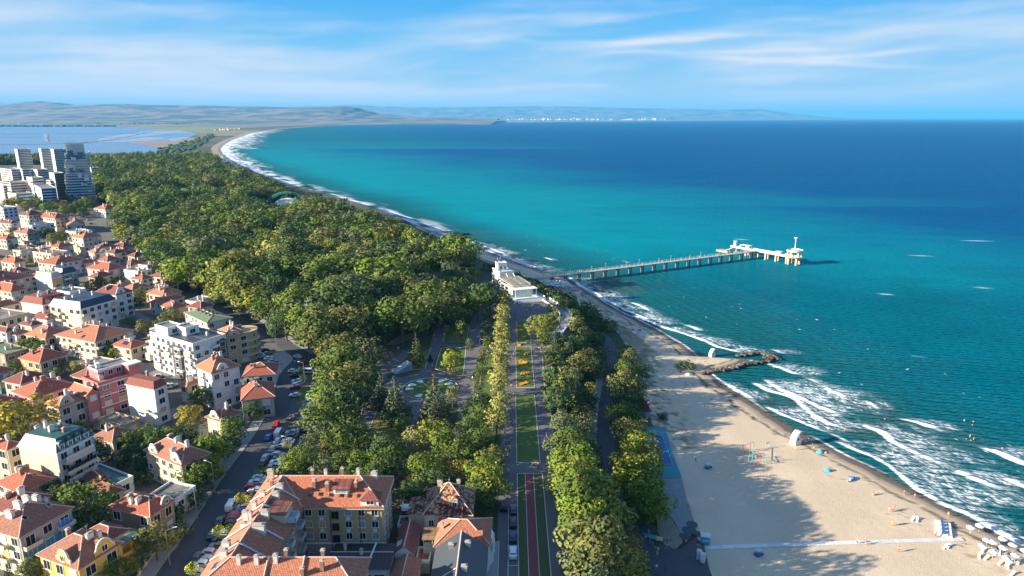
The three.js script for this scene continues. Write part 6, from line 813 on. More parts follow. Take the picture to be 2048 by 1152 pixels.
// ---------- the white casino above the pier ----------
{
  const [cx, cz] = [0.3, -376.2], a = THREE.MathUtils.degToRad(20), w = 11, d = 37, ox = cx + Math.cos(a) * w / 2 - Math.sin(a) * d / 2, oz = cz - Math.sin(a) * w / 2 - Math.cos(a) * d / 2;
  const o = thing('casino', 'white seaside casino with roof terrace, glass front and small tower', 'casino', [ox, 0, oz], a);
  part('podium', uvBox(box(w + 7, 1.1, d + 12, 2, 0.55, 4)), W.white, o);
  part('wall', uvBox(box(w, 6, d, 0, 3, 0)), W.white, o);
  part('roof_terrace', uvBox(box(w + 0.6, 0.3, d + 0.6, 0, 6.05, 0)), std([0.5, 0.44, 0.36], { map: rep(seamTex, 1.2) }), o);
  part('balustrade', merge([box(w + 0.8, 0.12, 0.2, 0, 7.1, d / 2 + 0.3), box(0.2, 0.12, d + 0.6, -w / 2 - 0.2, 7.1, 0), box(0.2, 0.12, d + 0.6, w / 2 + 0.2, 7.1, 0), ...[...Array(30)].flatMap((_, i) => [box(0.1, 0.85, 0.1, -w / 2 - 0.2, 6.65, -d / 2 + i * d / 29), box(0.1, 0.85, 0.1, w / 2 + 0.2, 6.65, -d / 2 + i * d / 29)]), ...[...Array(12)].map((_, i) => box(0.1, 0.85, 0.1, -w / 2 + i * w / 11, 6.65, d / 2 + 0.3))]), trim, o);
  const pg = part('pergola', merge([...[...Array(24)].map((_, i) => box(w + 0.6, 0.12, 0.16, 0, 8.0, -1 + i * 0.85)), ...[-0.42, 0, 0.42].map((q) => box(0.18, 0.2, 20.5, q * w * 1.1, 7.86, 8.6))]), W.cream, o); part('pergola_post', merge([-0.44, 0.44].flatMap((q) => [0, 1, 2, 3].map((k) => box(0.22, 1.8, 0.22, q * w, 7, -1 + k * 6.4)))), trim, pg);
  const up = part('upper_storey', uvBox(box(w * 0.8, 3.4, 13, -0.6, 7.9, -d / 2 + 7)), W.white, o); part('upper_roof', box(w * 0.8 + 0.8, 0.25, 13.8, -0.6, 9.7, -d / 2 + 7), trim, up); part('upper_balustrade', merge([box(0.14, 0.7, 13, -w * 0.4 - 0.8, 10.2, -d / 2 + 7), box(w * 0.8, 0.7, 0.14, -0.6, 10.2, -d / 2 + 13.7)]), trim, up);
  const tw = part('tower', uvBox(box(5.6, 4.6, 5, -1.6, 12, -d / 2 + 6)), W.white, o); part('tower_parapet', merge([box(6, 0.5, 0.3, -1.6, 14.5, -d / 2 + 8.4), box(6, 0.5, 0.3, -1.6, 14.5, -d / 2 + 3.6), box(0.3, 0.5, 4.5, -4.4, 14.5, -d / 2 + 6), box(0.3, 0.5, 4.5, 1.2, 14.5, -d / 2 + 6)]), trim, tw); addWindow(o, 1.2, 2, [-2.6, 11.6, -d / 2 + 8.53], 0, { parent: tw }); addWindow(o, 0.9, 2, [0, 11.6, -d / 2 + 8.53], 0, { parent: tw });
  const em = part('emblem', new THREE.TorusGeometry(0.9, 0.17, 6, 16, Math.PI).rotateZ(Math.PI).translate(0, 2.6, 0), W.white, o, [-3, 14.6, -d / 2 + 6]); part('mast', merge([cyl(0.1, 0.08, 1.8, 0, 0, 0, 6), cyl(0.12, 0.04, 1, -0.9, 2.5, 0, 5), cyl(0.12, 0.04, 1, 0.9, 2.5, 0, 5)]), W.white, em);
  part('stair', merge([beam([-w * 0.1, 6.3, -d / 2 + 19], [-w * 0.1, 9.6, -d / 2 + 13], 0.3, 5), beam([w * 0.3, 6.3, -d / 2 + 19], [w * 0.3, 9.6, -d / 2 + 13], 0.3, 5)]), trim, o);
  for (let i = 0; i < 9; i++) addWindow(o, 1.5, 3, [-w / 2 - 0.02, 3.2, -d / 2 + 3 + i * 3.8], -Math.PI / 2, { mat: W.white }); for (let i = 0; i < 6; i++) addWindow(o, 0.8, 1.2, [-w * 0.4 - 0.62, 8.2, -d / 2 + 2 + i * 2.1], -Math.PI / 2, { parent: up, cross: false });
  const gl = part('glass_front', new THREE.BoxGeometry(w - 1, 4.4, 0.15).translate(0, 3.4, d / 2 + 3.4), new THREE.MeshPhysicalMaterial({ color: new THREE.Color(0.45, 0.66, 0.62), roughness: 0.1 }), o); part('mullion', merge([...Array(8)].map((_, i) => box(0.12, 4.4, 0.2, -w / 2 + 0.6 + i * (w - 1.2) / 7, 3.4, d / 2 + 3.5))), trim, gl);
  part('canopy', merge([box(w + 2.6, 0.3, 6.4, 0.8, 6.0, d / 2 + 2.6), cyl(0.22, 0.22, 5, w / 2 + 1.6, 1, d / 2 + 5, 8), cyl(0.22, 0.22, 5, w / 2 + 1.6, 1, d / 2 - 1, 8)]), trim, o);
  part('steps', merge([0, 1, 2, 3].map((k) => box(w + 6 - k * 0.4, 0.28, 1.2, 2, 0.14 + k * 0.26, d / 2 + 12 - k * 0.6))), W.pale, o);
  part('railing', merge([box(0.08, 0.9, d + 10, w / 2 + 5.2, 1.6, 4), box(w + 6, 0.9, 0.08, 2, 1.6, d / 2 + 9.6)]), std([0.55, 0.66, 0.66]), o);
}
// ---------- the pier ----------
{
  const A = [-2, -452], Bp = [206, -562], L = Math.hypot(Bp[0] - A[0], Bp[1] - A[1]), a = Math.atan2(-(Bp[1] - A[1]), Bp[0] - A[0]), Y = -8;
  const o = thing('pier', 'long concrete pier on dark piles running out into the sea', 'pier', [A[0], SEA, A[1]], a), y0 = Y - SEA, conc = std([0.52, 0.49, 0.45], { map: rep(blotch, 6) }), pile = std([0.16, 0.14, 0.12]);
  part('deck', uvBox(box(L, 0.5, 5, L / 2, y0 - 0.25, 0)), conc, o);
  for (const s of [-1, 1]) { const rl = part('railing', box(L, 0.1, 0.12, L / 2, y0 + 1, s * 2.4), W.white, o); part('rail_posts', merge([...Array(60)].map((_, i) => box(0.14, 1, 0.12, (i + 0.5) * L / 60, y0 + 0.5, s * 2.4)).concat(box(L, 0.06, 0.06, L / 2, y0 + 0.5, s * 2.4))), W.white, rl); }
  for (let i = 0; i < 18; i++) { const x = 34 + i * 11.4; if (x > L - 3) break; part('pile', merge([cyl(0.55, 0.55, y0 + 4, 0, -4.4, -1.3, 10), cyl(0.55, 0.55, y0 + 4, 0, -4.4, 1.3, 10), box(1.1, 0.5, 4.4, 0, y0 - 0.76, 0)]), pile, o, [x, 0, 0]); }
  part('abutment', uvBox(box(26, 4, 9, 8, y0 - 2.4, 0)), conc, o);
  for (let i = 0; i < 14; i++) part('lamp', merge([cyl(0.06, 0.05, 3.6, 0, 0, 0, 5), new THREE.IcosahedronGeometry(0.24, 0).translate(0, 3.7, 0)]), W.white, o, [20 + i * 15.4, y0, i % 2 ? 2.2 : -2.2]);
  for (let i = 0; i < 10; i++) part('bench', merge([box(2, 0.1, 0.5, 0, 0.45, 0), box(2, 0.4, 0.08, 0, 0.75, -0.22), box(0.1, 0.45, 0.4, -0.8, 0.22, 0), box(0.1, 0.45, 0.4, 0.8, 0.22, 0)]), W.white, o, [40 + i * 19, y0, -1.7]);
  // the cross wing at its head, with a lookout at one end and a landing stage at the other
  const P0 = [191, -583], P1 = [227, -532], a2 = Math.atan2(-(P1[1] - P0[1]), P1[0] - P0[0]), L2 = Math.hypot(P1[0] - P0[0], P1[1] - P0[1]);
  const h = thing('pier_platform', 'cream cross wing at the pier end with lookout platform and mast', 'pier', [P0[0], SEA, P0[1]], a2), cream = std([0.76, 0.71, 0.62], { map: rep(blotch, 6) });
  part('deck', uvBox(box(L2, 0.8, 5, L2 / 2, y0 - 0.4, 0)), cream, h);
  for (const s of [-1, 1]) part('parapet', merge([box(L2, 0.9, 0.2, L2 / 2, y0 + 0.42, s * 2.4)]), W.cream, h);
  for (let i = 0; i < 6; i++) part('pile', merge([cyl(0.8, 0.8, y0 + 4, 0, -4.6, -2, 10), cyl(0.8, 0.8, y0 + 4, 0, -4.6, 2, 10)]), std([0.55, 0.40, 0.26]), h, [6 + i * 9.6, 0, 0]);
  const e = L2 - 3, pl = part('lookout', merge([new THREE.CylinderGeometry(6.6, 6.2, 0.6, 8).translate(0, y0 + 0.05, 0), new THREE.CylinderGeometry(6.2, 6.2, 0.5, 8).translate(0, y0 + 4.8, 0), new THREE.CylinderGeometry(6.3, 6.3, 0.8, 8, 1, true).translate(0, y0 + 5.5, 0), ...[0, 1, 2, 3, 4, 5].map((k) => box(0.9, 4.6, 0.9, Math.cos(k * 1.047 + 0.4) * 5, y0 + 2.4, Math.sin(k * 1.047 + 0.4) * 5))]), W.cream, h, [e, 0, 0]);
  part('lookout_pile', merge([0, 1, 2, 3].map((k) => cyl(0.9, 0.9, y0 + 4, Math.cos(k * 1.57 + 0.6) * 4.4, -4.4, Math.sin(k * 1.57 + 0.6) * 4.4, 10))), std([0.6, 0.44, 0.28]), pl);
  part('mast', merge([cyl(0.42, 0.3, 9.4, 0, y0 + 5, 0, 8), cyl(0.3, 1.5, 1.4, 0, y0 + 14, 0, 12), cyl(1.5, 1.4, 0.4, 0, y0 + 15.4, 0, 12)]), W.white, pl);
  part('kiosk', merge([box(5, 2.4, 4, -14, y0 + 1.2, 0)]), W.white, h, [e, 0, 0]); part('shelter', merge([box(9, 0.3, 4.4, 14, y0 + 2.7, 0), box(0.3, 2.6, 4, 10, y0 + 1.3, 0), box(0.3, 2.6, 4, 18, y0 + 1.3, 0)]), W.white, h); part('beacon', merge([cyl(1.4, 1.2, 4.4, 3, y0, 0, 12), cyl(1.7, 1.7, 0.4, 3, y0 + 4.4, 0, 12)]), W.white, h);
  part('landing_stage', uvBox(box(12, 1.4, 7, -4, 1.4, 5)), std([0.58, 0.45, 0.30], { map: rep(blotch, 4) }), h); part('stage_steps', merge([...Array(10)].map((_, k) => box(0.8, 0.4, 4, 4.6 - k * 0.75, y0 - 0.6 - k * 0.36, 5))), cream, h);
}

// smaller houses that fill the blocks between those told apart above
{
  const r = rng(404), walls = ['white', 'cream', 'beige', 'grey', 'pale', 'rose', 'orange', 'brown'], roofs = ['red', 'orange', 'brown', 'maroon', 'dull', 'grey'], sizes = ['small', 'low', 'narrow', 'modest'], dist = (line, x, z) => { let b = 1e9; for (const p of line) b = Math.min(b, Math.hypot(p[0] - x, p[1] - z)); return b; };
  const own = sites.slice(), seen = {}; let n = 0;
  for (let z = -150; z > -700 && n < 58; z -= 9 + (-z) * 0.008) for (let x = -92 + (z + 150) * 0.36; x > -560 && n < 58; x -= 9 + (-z) * 0.01) {
    const X = x + (r() - 0.5) * 5, Z = z + (r() - 0.5) * 5, w = 7 + 4 * r(), d = 7 + 3 * r(), R0 = Math.hypot(w, d) / 2;
    const dep = -Z * Math.cos(PITCH) + 92 * Math.sin(PITCH), u = 1024 + 1365 * X / dep; if (u < -10) continue;
    if (sites.some((s) => Math.hypot(s.x - X, s.z - Z) < s.r * 0.88 + R0 * 0.86) || dist(streetLine, X, Z) < 14 || sideLines.some((l) => dist(l, X, Z) < 3.6 + R0 * 0.7) || placed.some((p) => Math.hypot(p.x - X, p.z - Z) < p.r * 0.7 + R0 * 0.72)) continue;
    let near = own[0], nd = 1e9; for (const s of own) { const q = Math.hypot(s.x - X, s.z - Z); if (q < nd) { nd = q; near = s; } }
    const wn = walls[Math.floor(r() * 8)], rn = roofs[Math.floor(r() * 6)], a = (62 + 10 * r()) * Math.PI / 180, at = [X - Math.cos(a) * w / 2 + Math.sin(a) * d / 2, Z + Math.sin(a) * w / 2 + Math.cos(a) * d / 2];
    let short = near.label.split(' ').slice(0, 8); while (['with', 'and', 'of', 'under', 'the', 'a', 'by', 'in', 'at', 'one', 'behind', 'below', 'beside', 'above', 'on', 'to', 'before', 'its', 'next', 'long', 'very', 'deep', 'small', 'red', 'dark', 'brown'].includes(short[short.length - 1])) short.pop();
    building({ at, w, d, h: 4.6 + 4.6 * r(), ang: a * 180 / Math.PI, label: `${(() => { const k = [sizes[n % 4], wn, rn, short[0], short[1], short[2]].join(); seen[k] = (seen[k] || 0) + 1; return seen[k] > 1 ? ORD[seen[k] - 1] + ' ' : ''; })()}${sizes[n % 4]} ${wn} house, ${rn === 'dull' ? 'faded red' : rn} roof, beside ${short.join(' ')}`, wall: W[wn], roof: rn === 'grey' ? 'flat' : 'hip', tile: R[rn], chimneys: 1 + Math.floor(r() * 3), seed: 200 + n, balconies: 0.2, far: Z < -480 }); n++;
  }
  console.log('filler', n);
}
// ---------- vehicles ----------
const tyre = std([0.02, 0.02, 0.02]), lampGlass = std([0.7, 0.7, 0.66], { roughness: 0.2 }), tailRed = std([0.35, 0.01, 0.01], { roughness: 0.3 });
const paint = (r, g, b) => new THREE.MeshPhysicalMaterial({ color: new THREE.Color(r, g, b), roughness: 0.35, clearcoat: 0.8, clearcoatRoughness: 0.1, metalness: 0.15 });
const PAINT = { white: paint(0.75, 0.75, 0.74), silver: paint(0.42, 0.44, 0.46), grey: paint(0.17, 0.18, 0.19), dark: paint(0.025, 0.028, 0.035), black: paint(0.012, 0.012, 0.014), red: paint(0.5, 0.02, 0.02), maroon: paint(0.22, 0.025, 0.035), blue: paint(0.03, 0.10, 0.36), navy: paint(0.015, 0.03, 0.10), green: paint(0.02, 0.09, 0.05), olive: paint(0.24, 0.27, 0.05) };
const extr = (pts, w, bev = 0.06) => { const s = new THREE.Shape(pts.map(([x, y]) => new THREE.Vector2(x, y))); return new THREE.ExtrudeGeometry(s, { depth: w - 2 * bev, bevelEnabled: true, bevelSize: bev, bevelThickness: bev, bevelSegments: 1 }).translate(0, 0, -(w - 2 * bev) / 2); };
function carGeos(van) {
  const body = van
    ? extr([[-2.4, 0.4], [2.4, 0.4], [2.42, 0.95], [1.75, 1.1], [1.35, 2.0], [-2.35, 2.02], [-2.42, 1.2]], 1.86)
    : merge([extr([[-2.1, 0.36], [2.08, 0.36], [2.12, 0.72], [1.9, 0.86], [0.95, 0.95], [-1.6, 0.98], [-2.1, 0.9]], 1.76), extr([[-1.5, 0.96], [0.9, 0.93], [0.15, 1.42], [-1.1, 1.44]], 1.5, 0.1)]);
  const windows = van
    ? merge([extr([[1.62, 1.16], [1.34, 1.86], [-1.9, 1.88], [-1.9, 1.22]], 1.9, 0.02), box(0.06, 0.6, 1.5, 1.57, 1.5, 0).rotateZ(0)])
    : merge([extr([[-1.38, 1.0], [0.74, 0.98], [0.14, 1.34], [-1.02, 1.36]], 1.6, 0.05), extr([[0.98, 0.96], [0.86, 0.96], [0.14, 1.4], [0.24, 1.4]], 1.3, 0.02), extr([[-1.6, 1.0], [-1.48, 1.0], [-1.06, 1.41], [-1.16, 1.41]], 1.3, 0.02)]);
  return { body, windows, wheel: merge([new THREE.CylinderGeometry(0.32, 0.32, 0.2, 14).rotateX(Math.PI / 2), new THREE.CylinderGeometry(0.18, 0.18, 0.22, 8).rotateX(Math.PI / 2)]), light: box(0.1, 0.14, 0.36), wb: van ? 1.55 : 1.32, nose: van ? 2.43 : 2.13, tail: van ? -2.43 : -2.12 };
}
function makeCar(van) {
  const G = carGeos(van), o = new THREE.Group();
  part('body', G.body, PAINT.silver, o); part('windows', G.windows, glass, o);
  for (const x of [-G.wb, G.wb]) for (const z of [-0.82, 0.82]) part('wheel', G.wheel, tyre, o, [x, 0.32, z]);
  for (const z of [-0.62, 0.62]) { part('headlight', G.light, lampGlass, o, [G.nose, 0.68, z]); part('tail_light', G.light, tailRed, o, [G.tail, 0.76, z]); }
  return o;
}
const carProto = { car: makeCar(false), van: makeCar(true) }, carN = { car: 0, van: 0 };
function car(u, v, colour, dir, where, type = 'car', y = 0.06, group) {
  const k = type === 'suv' ? 'car' : type, o = carN[k]++ ? carProto[k].clone() : carProto[k]; o.userData = {}; o.name = numbered(type === 'van' ? 'van' : 'car'); o.children[0].material = PAINT[colour];
  const [x, z] = px(u, v, y + 0.6); let h = dir;
  if (typeof dir === 'string') { let b = 0, bd = 1e9; streetLine.forEach((p, i) => { const d = Math.hypot(p[0] - x, p[1] - z); if (d < bd) { bd = d; b = i; } }); const p = streetLine[Math.max(0, b - 1)], q = streetLine[Math.min(streetLine.length - 1, b + 1)]; h = Math.atan2(-(q[1] - p[1]), q[0] - p[0]); if (dir === 'p') h += Math.PI / 2 + Math.PI * ((u * 3 | 0) % 2) - 0.12; if (dir === 'b') h += Math.PI; }
  o.position.set(x, y, z); o.rotation.y = h; if (type === 'suv') o.scale.set(1.03, 1.16, 1.04); scene.add(o);
  return tag(o, `${colour === 'dark' ? 'dark grey' : colour} ${type === 'suv' ? 'off-road car' : type} ${where}`, type === 'van' ? 'van' : 'car', group);
}
const bays = [[587, 742, 'white'], [617, 743, 'white', 'van'], [591, 751, 'dark'], [594, 762, 'silver'], [596, 767, 'blue'], [592, 774, 'red'], [590, 790, 'white'], [617, 804, 'white'], [616, 811, 'white'], [612, 816, 'silver'], [610, 823, 'silver', 'suv'], [590, 832, 'dark'], [610, 837, 'navy'], [584, 838, 'black'], [584, 866, 'silver', 'suv'], [582, 873, 'green'], [576, 882, 'white'], [567, 893, 'silver'], [557, 909, 'silver'], [554, 925, 'white', 'suv'], [550, 932, 'silver'], [521, 955, 'white'], [512, 964, 'white'], [505, 974, 'red'], [512, 980, 'silver'], [500, 989, 'dark'], [493, 998, 'olive'], [488, 1014, 'silver'], [481, 1024, 'blue'], [473, 1031, 'red'], [469, 1038, 'maroon'], [465, 1047, 'dark'], [451, 1068, 'silver'], [442, 1080, 'black'], [436, 1092, 'grey'], [423, 1105, 'silver'], [419, 1119, 'silver'], [409, 1128, 'white'], [401, 1145, 'silver'], [600, 845, 'dark'], [620, 795, 'silver'], [604, 860, 'grey'], [560, 915, 'grey'], [541, 950, 'dark'], [530, 947, 'grey']];
{ const n = {}; bays.forEach(([u, v, c, t = 'car'], i) => { const k = c + t; n[k] = (n[k] || 0) + 1; const many = bays.filter((b) => b[2] === c && (b[3] || 'car') === t).length > 1; car(u, v, c, 'p', `parked in roadside bays, ${many && n[k] <= 20 ? ORD[n[k] - 1] + ' such from the junction' : 'the only such one'}`, t, 0.06, 'cars parked in the roadside bays'); }); }
{ const list = [[557, 867, 'white', 'van'], [556, 881, 'silver'], [546, 897, 'silver'], [531, 915, 'silver'], [527, 925, 'black'], [463, 1012, 'white', 'van'], [441, 1042, 'dark', 'suv'], [426, 1068, 'navy'], [395, 1115, 'black']]; list.forEach(([u, v, c, t = 'car'], i) => car(u, v, c, 's', `parked lengthwise at the kerb, ${ORD[i]} from the junction`, t)); }
car(552, 849, 'red', 'b', 'driving down the street between houses and parked cars'); car(537, 874, 'blue', 's', 'driving on the street behind the red car'); car(610, 724, 'red', 0.5, 'crossing the paved junction'); car(595, 713, 'white', 2.6, 'waiting at the road beside the wood');
[[513, 699, 'silver'], [514, 707, 'white'], [521, 713, 'silver'], [505, 690, 'silver'], [538, 716, 'white'], [546, 722, 'silver'], [528, 700, 'dark'], [535, 707, 'grey']].forEach(([u, v, c], i) => car(u, v, c, 0.7, `parked below the ochre corner building, ${ORD[i]} of that cluster`, 'car', 0.06, 'cars below the ochre corner building'));
[[1007, 1012, 'black'], [1027, 1020, 'dark'], [1026, 1045, 'black'], [1026, 1074, 'navy'], [1026, 1105, 'white']].forEach(([u, v, c], i) => car(u, v, c, Math.PI / 2, i === 4 ? 'parked alone nearest the camera on the alley road' : `parked on the alley road, ${ORD[i]} from the lawn`, 'suv'));
[[60, 952, 'silver'], [205, 905, 'blue'], [330, 775, 'white', 'van'], [345, 771, 'silver'], [318, 752, 'silver'], [190, 668, 'dark'], [140, 535, 'silver'], [230, 822, 'grey'], [175, 440, 'silver'], [182, 447, 'dark'], [186, 462, 'white'], [165, 432, 'red']].forEach(([u, v, c, t = 'car'], i) => car(u, v, c, i > 7 ? 1.7 : 0.5, `standing in a lane among the houses, ${ORD[i]} from the near corner`, t));
// ---------- street lamps ----------
{
  let proto; const lampAt = (u, v, H, name, label, y = 0, arm = 1) => { const [x, z] = px(u, v, y); let o; if (!proto) { proto = new THREE.Group(); part('pole', merge([cyl(0.11, 0.06, 8, 0, 0, 0, 6), cyl(0.16, 0.14, 0.8, 0, 0, 0, 6)]), metal, proto); part('arm', beam([0, 7.9, 0], [1.6, 8.3, 0], 0.045, 5), metal, proto); part('lamp_head', box(0.8, 0.12, 0.3, 1.8, 8.32, 0), W.pale, proto); o = proto; } else o = proto.clone(); o.userData = {}; o.name = numbered(name); o.position.set(x, y, z); o.rotation.y = arm; o.scale.setScalar(H / 8); scene.add(o); tag(o, label, 'street lamp', 'street lamps'); };
  [[634, 850], [582, 932], [554, 792], [430, 985], [456, 592], [498, 634], [548, 655], [553, 690], [597, 726], [395, 1040], [340, 1130], [610, 770]].forEach(([u, v], i) => lampAt(u, v, 9, 'street_lamp', `grey street lamp along the town street, ${ORD[i]} of these`, 0, i % 2 ? 0.3 : 2.8));
  [[1003, 930], [1003, 870], [1002, 800], [1100, 930], [1098, 800], [1092, 735], [1086, 700], [1012, 690], [1013, 645], [905, 930], [960, 700], [948, 790], [880, 672], [810, 725]].forEach(([u, v], i) => lampAt(u, v, 5, 'park_lamp', `slender lamp beside the park walks, ${ORD[i]} of these`, 0, i));
  const [x, z] = px(1331, 1142, -10.9); const o = thing('lamp_post', 'tall dark lamp post on the lower plaza', 'lamp', [x, -10.95, z]); part('pole', merge([cyl(0.14, 0.09, 9, 0, 0, 0, 6), cyl(0.22, 0.2, 0.9, 0, 0, 0, 6)]), trimDark, o); part('lamp_head', merge([box(1.8, 0.12, 0.3, 0, 9, 0), box(0.5, 0.2, 0.4, -0.8, 8.9, 0), box(0.5, 0.2, 0.4, 0.8, 8.9, 0)]), trimDark, o);
}
// ---------- people: one continuous body from a field of tapered limbs, clothes a little outside it ----------
function fieldMesh(bones, cell, lo, hi) {
  const size = Math.max(...hi.map((h, i) => h - lo[i])), res = Math.ceil(size / cell) + 4, mc = new MarchingCubes(res, new THREE.MeshBasicMaterial(), true, false, 20000), s = size / 2 * 1.12, c = hi.map((h, i) => (h + lo[i]) / 2);
  mc.isolation = 0;
  for (let k = 0; k < res; k++) for (let j = 0; j < res; j++) for (let i = 0; i < res; i++) {
    const p = [(i - res / 2) / (res / 2) * s + c[0], (j - res / 2) / (res / 2) * s + c[1], (k - res / 2) / (res / 2) * s + c[2]]; let d = 1e3;
    for (const [a, b, r0, r1] of bones) { const e = [b[0] - a[0], b[1] - a[1], b[2] - a[2]], q = [p[0] - a[0], p[1] - a[1], p[2] - a[2]], L = e[0] * e[0] + e[1] * e[1] + e[2] * e[2], t = clamp((q[0] * e[0] + q[1] * e[1] + q[2] * e[2]) / (L || 1), 0, 1), m = Math.hypot(q[0] - e[0] * t, q[1] - e[1] * t, q[2] - e[2] * t) - lerp(r0, r1, t), h = clamp(0.5 + 0.5 * (d - m) / 0.04, 0, 1); d = lerp(d, m, h) - 0.04 * h * (1 - h); }
    mc.field[i + j * res + k * res * res] = -d;
  }
  mc.update();
  const n = mc.count, P = new Float32Array(n * 3), N = new Float32Array(n * 3);
  for (let i = 0; i < n * 3; i++) { P[i] = mc.positionArray[i] * s + c[i % 3]; N[i] = -mc.normalArray[i]; }
  let g = new THREE.BufferGeometry(); g.setAttribute('position', new THREE.BufferAttribute(P, 3)); g = mergeVertices(g, 1e-3); g.computeVertexNormals(); return g;
}
function pose(kind) {
  const st = kind === 'walk' ? 0.24 : 0.06, sw = kind === 'walk' ? 0.2 : 0.03, hip = kind === 'sit' ? 0.22 : 0.92, up = hip - 0.92;
  const legs = kind === 'sit' ? [[[-0.1, 0.2, 0], [-0.14, 0.36, 0.42], 0.085, 0.06], [[-0.14, 0.36, 0.42], [-0.14, 0.06, 0.78], 0.055, 0.04], [[-0.14, 0.05, 0.78], [-0.14, 0.05, 0.92], 0.04, 0.03], [[0.1, 0.2, 0], [0.14, 0.3, 0.44], 0.085, 0.06], [[0.14, 0.3, 0.44], [0.14, 0.06, 0.8], 0.055, 0.04], [[0.14, 0.05, 0.8], [0.14, 0.05, 0.94], 0.04, 0.03]] : [[[-0.1, 0.9, 0], [-0.1, 0.5, st * 0.6], 0.085, 0.06], [[-0.1, 0.5, st * 0.6], [-0.1, 0.08, st], 0.056, 0.038], [[-0.1, 0.05, st], [-0.12, 0.04, st + 0.16], 0.04, 0.03], [[0.1, 0.9, 0], [0.1, 0.5, -st * 0.3], 0.085, 0.06], [[0.1, 0.5, -st * 0.3], [0.1, 0.08, -st * 1.1], 0.056, 0.038], [[0.1, 0.05, -st * 1.1], [0.12, 0.04, -st * 1.1 + 0.16], 0.04, 0.03]];
  const torso = [[[0, 0.92 + up, 0], [0, 1.2 + up, 0], 0.14, 0.13], [[-0.12, 1.38 + up, 0], [0.12, 1.38 + up, 0], 0.085, 0.085], [[0, 1.2 + up, 0], [0, 1.38 + up, 0], 0.13, 0.12]];
  const arm = (s, z) => kind === 'sit' ? [[[s * 0.19, 1.38 + up, 0], [s * 0.3, 1.1 + up, -0.12], 0.05, 0.042], [[s * 0.3, 1.1 + up, -0.12], [s * 0.26, 0.84 + up, -0.2], 0.04, 0.03], [[s * 0.26, 0.84 + up, -0.2], [s * 0.28, 0.78 + up, -0.26], 0.032, 0.025]] : [[[s * 0.19, 1.38, 0], [s * 0.25, 1.1, -z * 0.4], 0.05, 0.042], [[s * 0.25, 1.1, -z * 0.4], [s * 0.26, 0.84, z], 0.04, 0.03], [[s * 0.26, 0.84, z], [s * 0.26, 0.75, z + 0.03], 0.032, 0.022]];
  const head = [[[0, 1.44 + up, 0], [0, 1.54 + up, 0.01], 0.055, 0.055], [[0, 1.6 + up, 0.015], [0, 1.66 + up, 0.005], 0.085, 0.095], [[0, 1.6 + up, 0.1], [0, 1.61 + up, 0.11], 0.02, 0.015], [[-0.09, 1.61 + up, 0], [-0.1, 1.62 + up, 0], 0.02, 0.015], [[0.09, 1.61 + up, 0], [0.1, 1.62 + up, 0], 0.02, 0.015]];
  const fat = (b, k) => b.map(([a, c, r0, r1]) => [a, c, r0 + k, r1 + k]);
  const lo = [-0.4, -0.05, -0.45], hi = [0.4, 1.85 + up, kind === 'sit' ? 1.0 : 0.55];
  return { body: fieldMesh([...legs, ...torso, ...arm(-1, sw), ...arm(1, -sw), ...head], 0.042, lo, hi), shirt: fieldMesh(fat([...torso, arm(-1, sw)[0], arm(1, -sw)[0]], 0.02), 0.045, lo, hi), shorts: fieldMesh(fat([[[-0.08, 0.92 + up, 0], [0.08, 0.92 + up, 0], 0.12, 0.12], legs[0], legs[3]], 0.018), 0.045, lo, hi), hair: fieldMesh([[[0, 1.68 + up, -0.02], [0, 1.62 + up, -0.05], 0.1, 0.085]], 0.03, [-0.15, 1.45 + up, -0.2], [0.15, 1.85 + up, 0.15]) };
}
const POSE = { stand: pose('stand'), walk: pose('walk'), sit: pose('sit') };
const skin = [std([0.55, 0.33, 0.22]), std([0.42, 0.24, 0.15])], hairs = [std([0.03, 0.02, 0.015]), std([0.16, 0.09, 0.04]), std([0.4, 0.3, 0.15])];
const CLOTH = { white: std([0.75, 0.75, 0.74]), red: std([0.55, 0.04, 0.04]), blue: std([0.05, 0.15, 0.45]), pink: std([0.65, 0.25, 0.3]), black: std([0.02, 0.02, 0.025]), orange: std([0.7, 0.25, 0.05]), green: std([0.05, 0.25, 0.1]), grey: std([0.3, 0.3, 0.3]), yellow: std([0.7, 0.5, 0.08]) };
const clothNames = Object.keys(CLOTH), people = {};
function person(u, v, where, i, { y, pose: pk = 'walk', bare = false, turn, wade = 0 } = {}) {
  let Y = y ?? 0, p = px(u, v, Y); if (y === undefined) for (let k = 0; k < 4; k++) { Y = Math.max(landY(...p), SEA - 0.6); p = px(u, v, Y); }
  const G = POSE[pk], c1 = clothNames[(u * 7 + v * 3 + i) % 9 | 0], c2 = clothNames[(u * 5 + v + i * 2) % 9 | 0], key = `${where}|${bare ? '' : c1}|${c2}`;
  const o = thing('person', '', 'person', [p[0], Y + 0.02 - wade, p[1]], turn ?? (u * 1.7 + v) % 6.28, null);
  part('body', G.body, skin[(u | 0) % 2], o); part('hair', G.hair, hairs[(v | 0) % 3], o); if (!bare) part('shirt', G.shirt, CLOTH[c1], o); part('shorts', G.shorts, CLOTH[c2], o);
  people[key] = (people[key] || 0) + 1; const n = people[key];
  o.userData.label = `${n > 1 && n < 21 ? ORD[n - 1] + ' ' : ''}person in ${bare ? c2 + ' swimwear' : c1 + ' top and ' + c2 + ' shorts'} ${where}`; o.userData.group = 'people ' + where;
}
const crowd = (list, where, opt = {}) => list.forEach(([u, v, o], i) => person(u, v, where, i, { ...opt, ...o }));
crowd([[1018, 918], [1022, 908], [1014, 945], [1017, 947], [1007, 977], [1010, 976], [1068, 934], [1076, 934], [1006, 920], [1012, 895], [1018, 888], [1089, 885], [1095, 884], [1093, 875], [1013, 770], [1027, 712], [1030, 708], [1024, 716], [1077, 700], [1081, 701], [1090, 770], [1010, 870], [1009, 830], [1094, 815], [1020, 900]], 'on the long alley', { y: 0.03 });
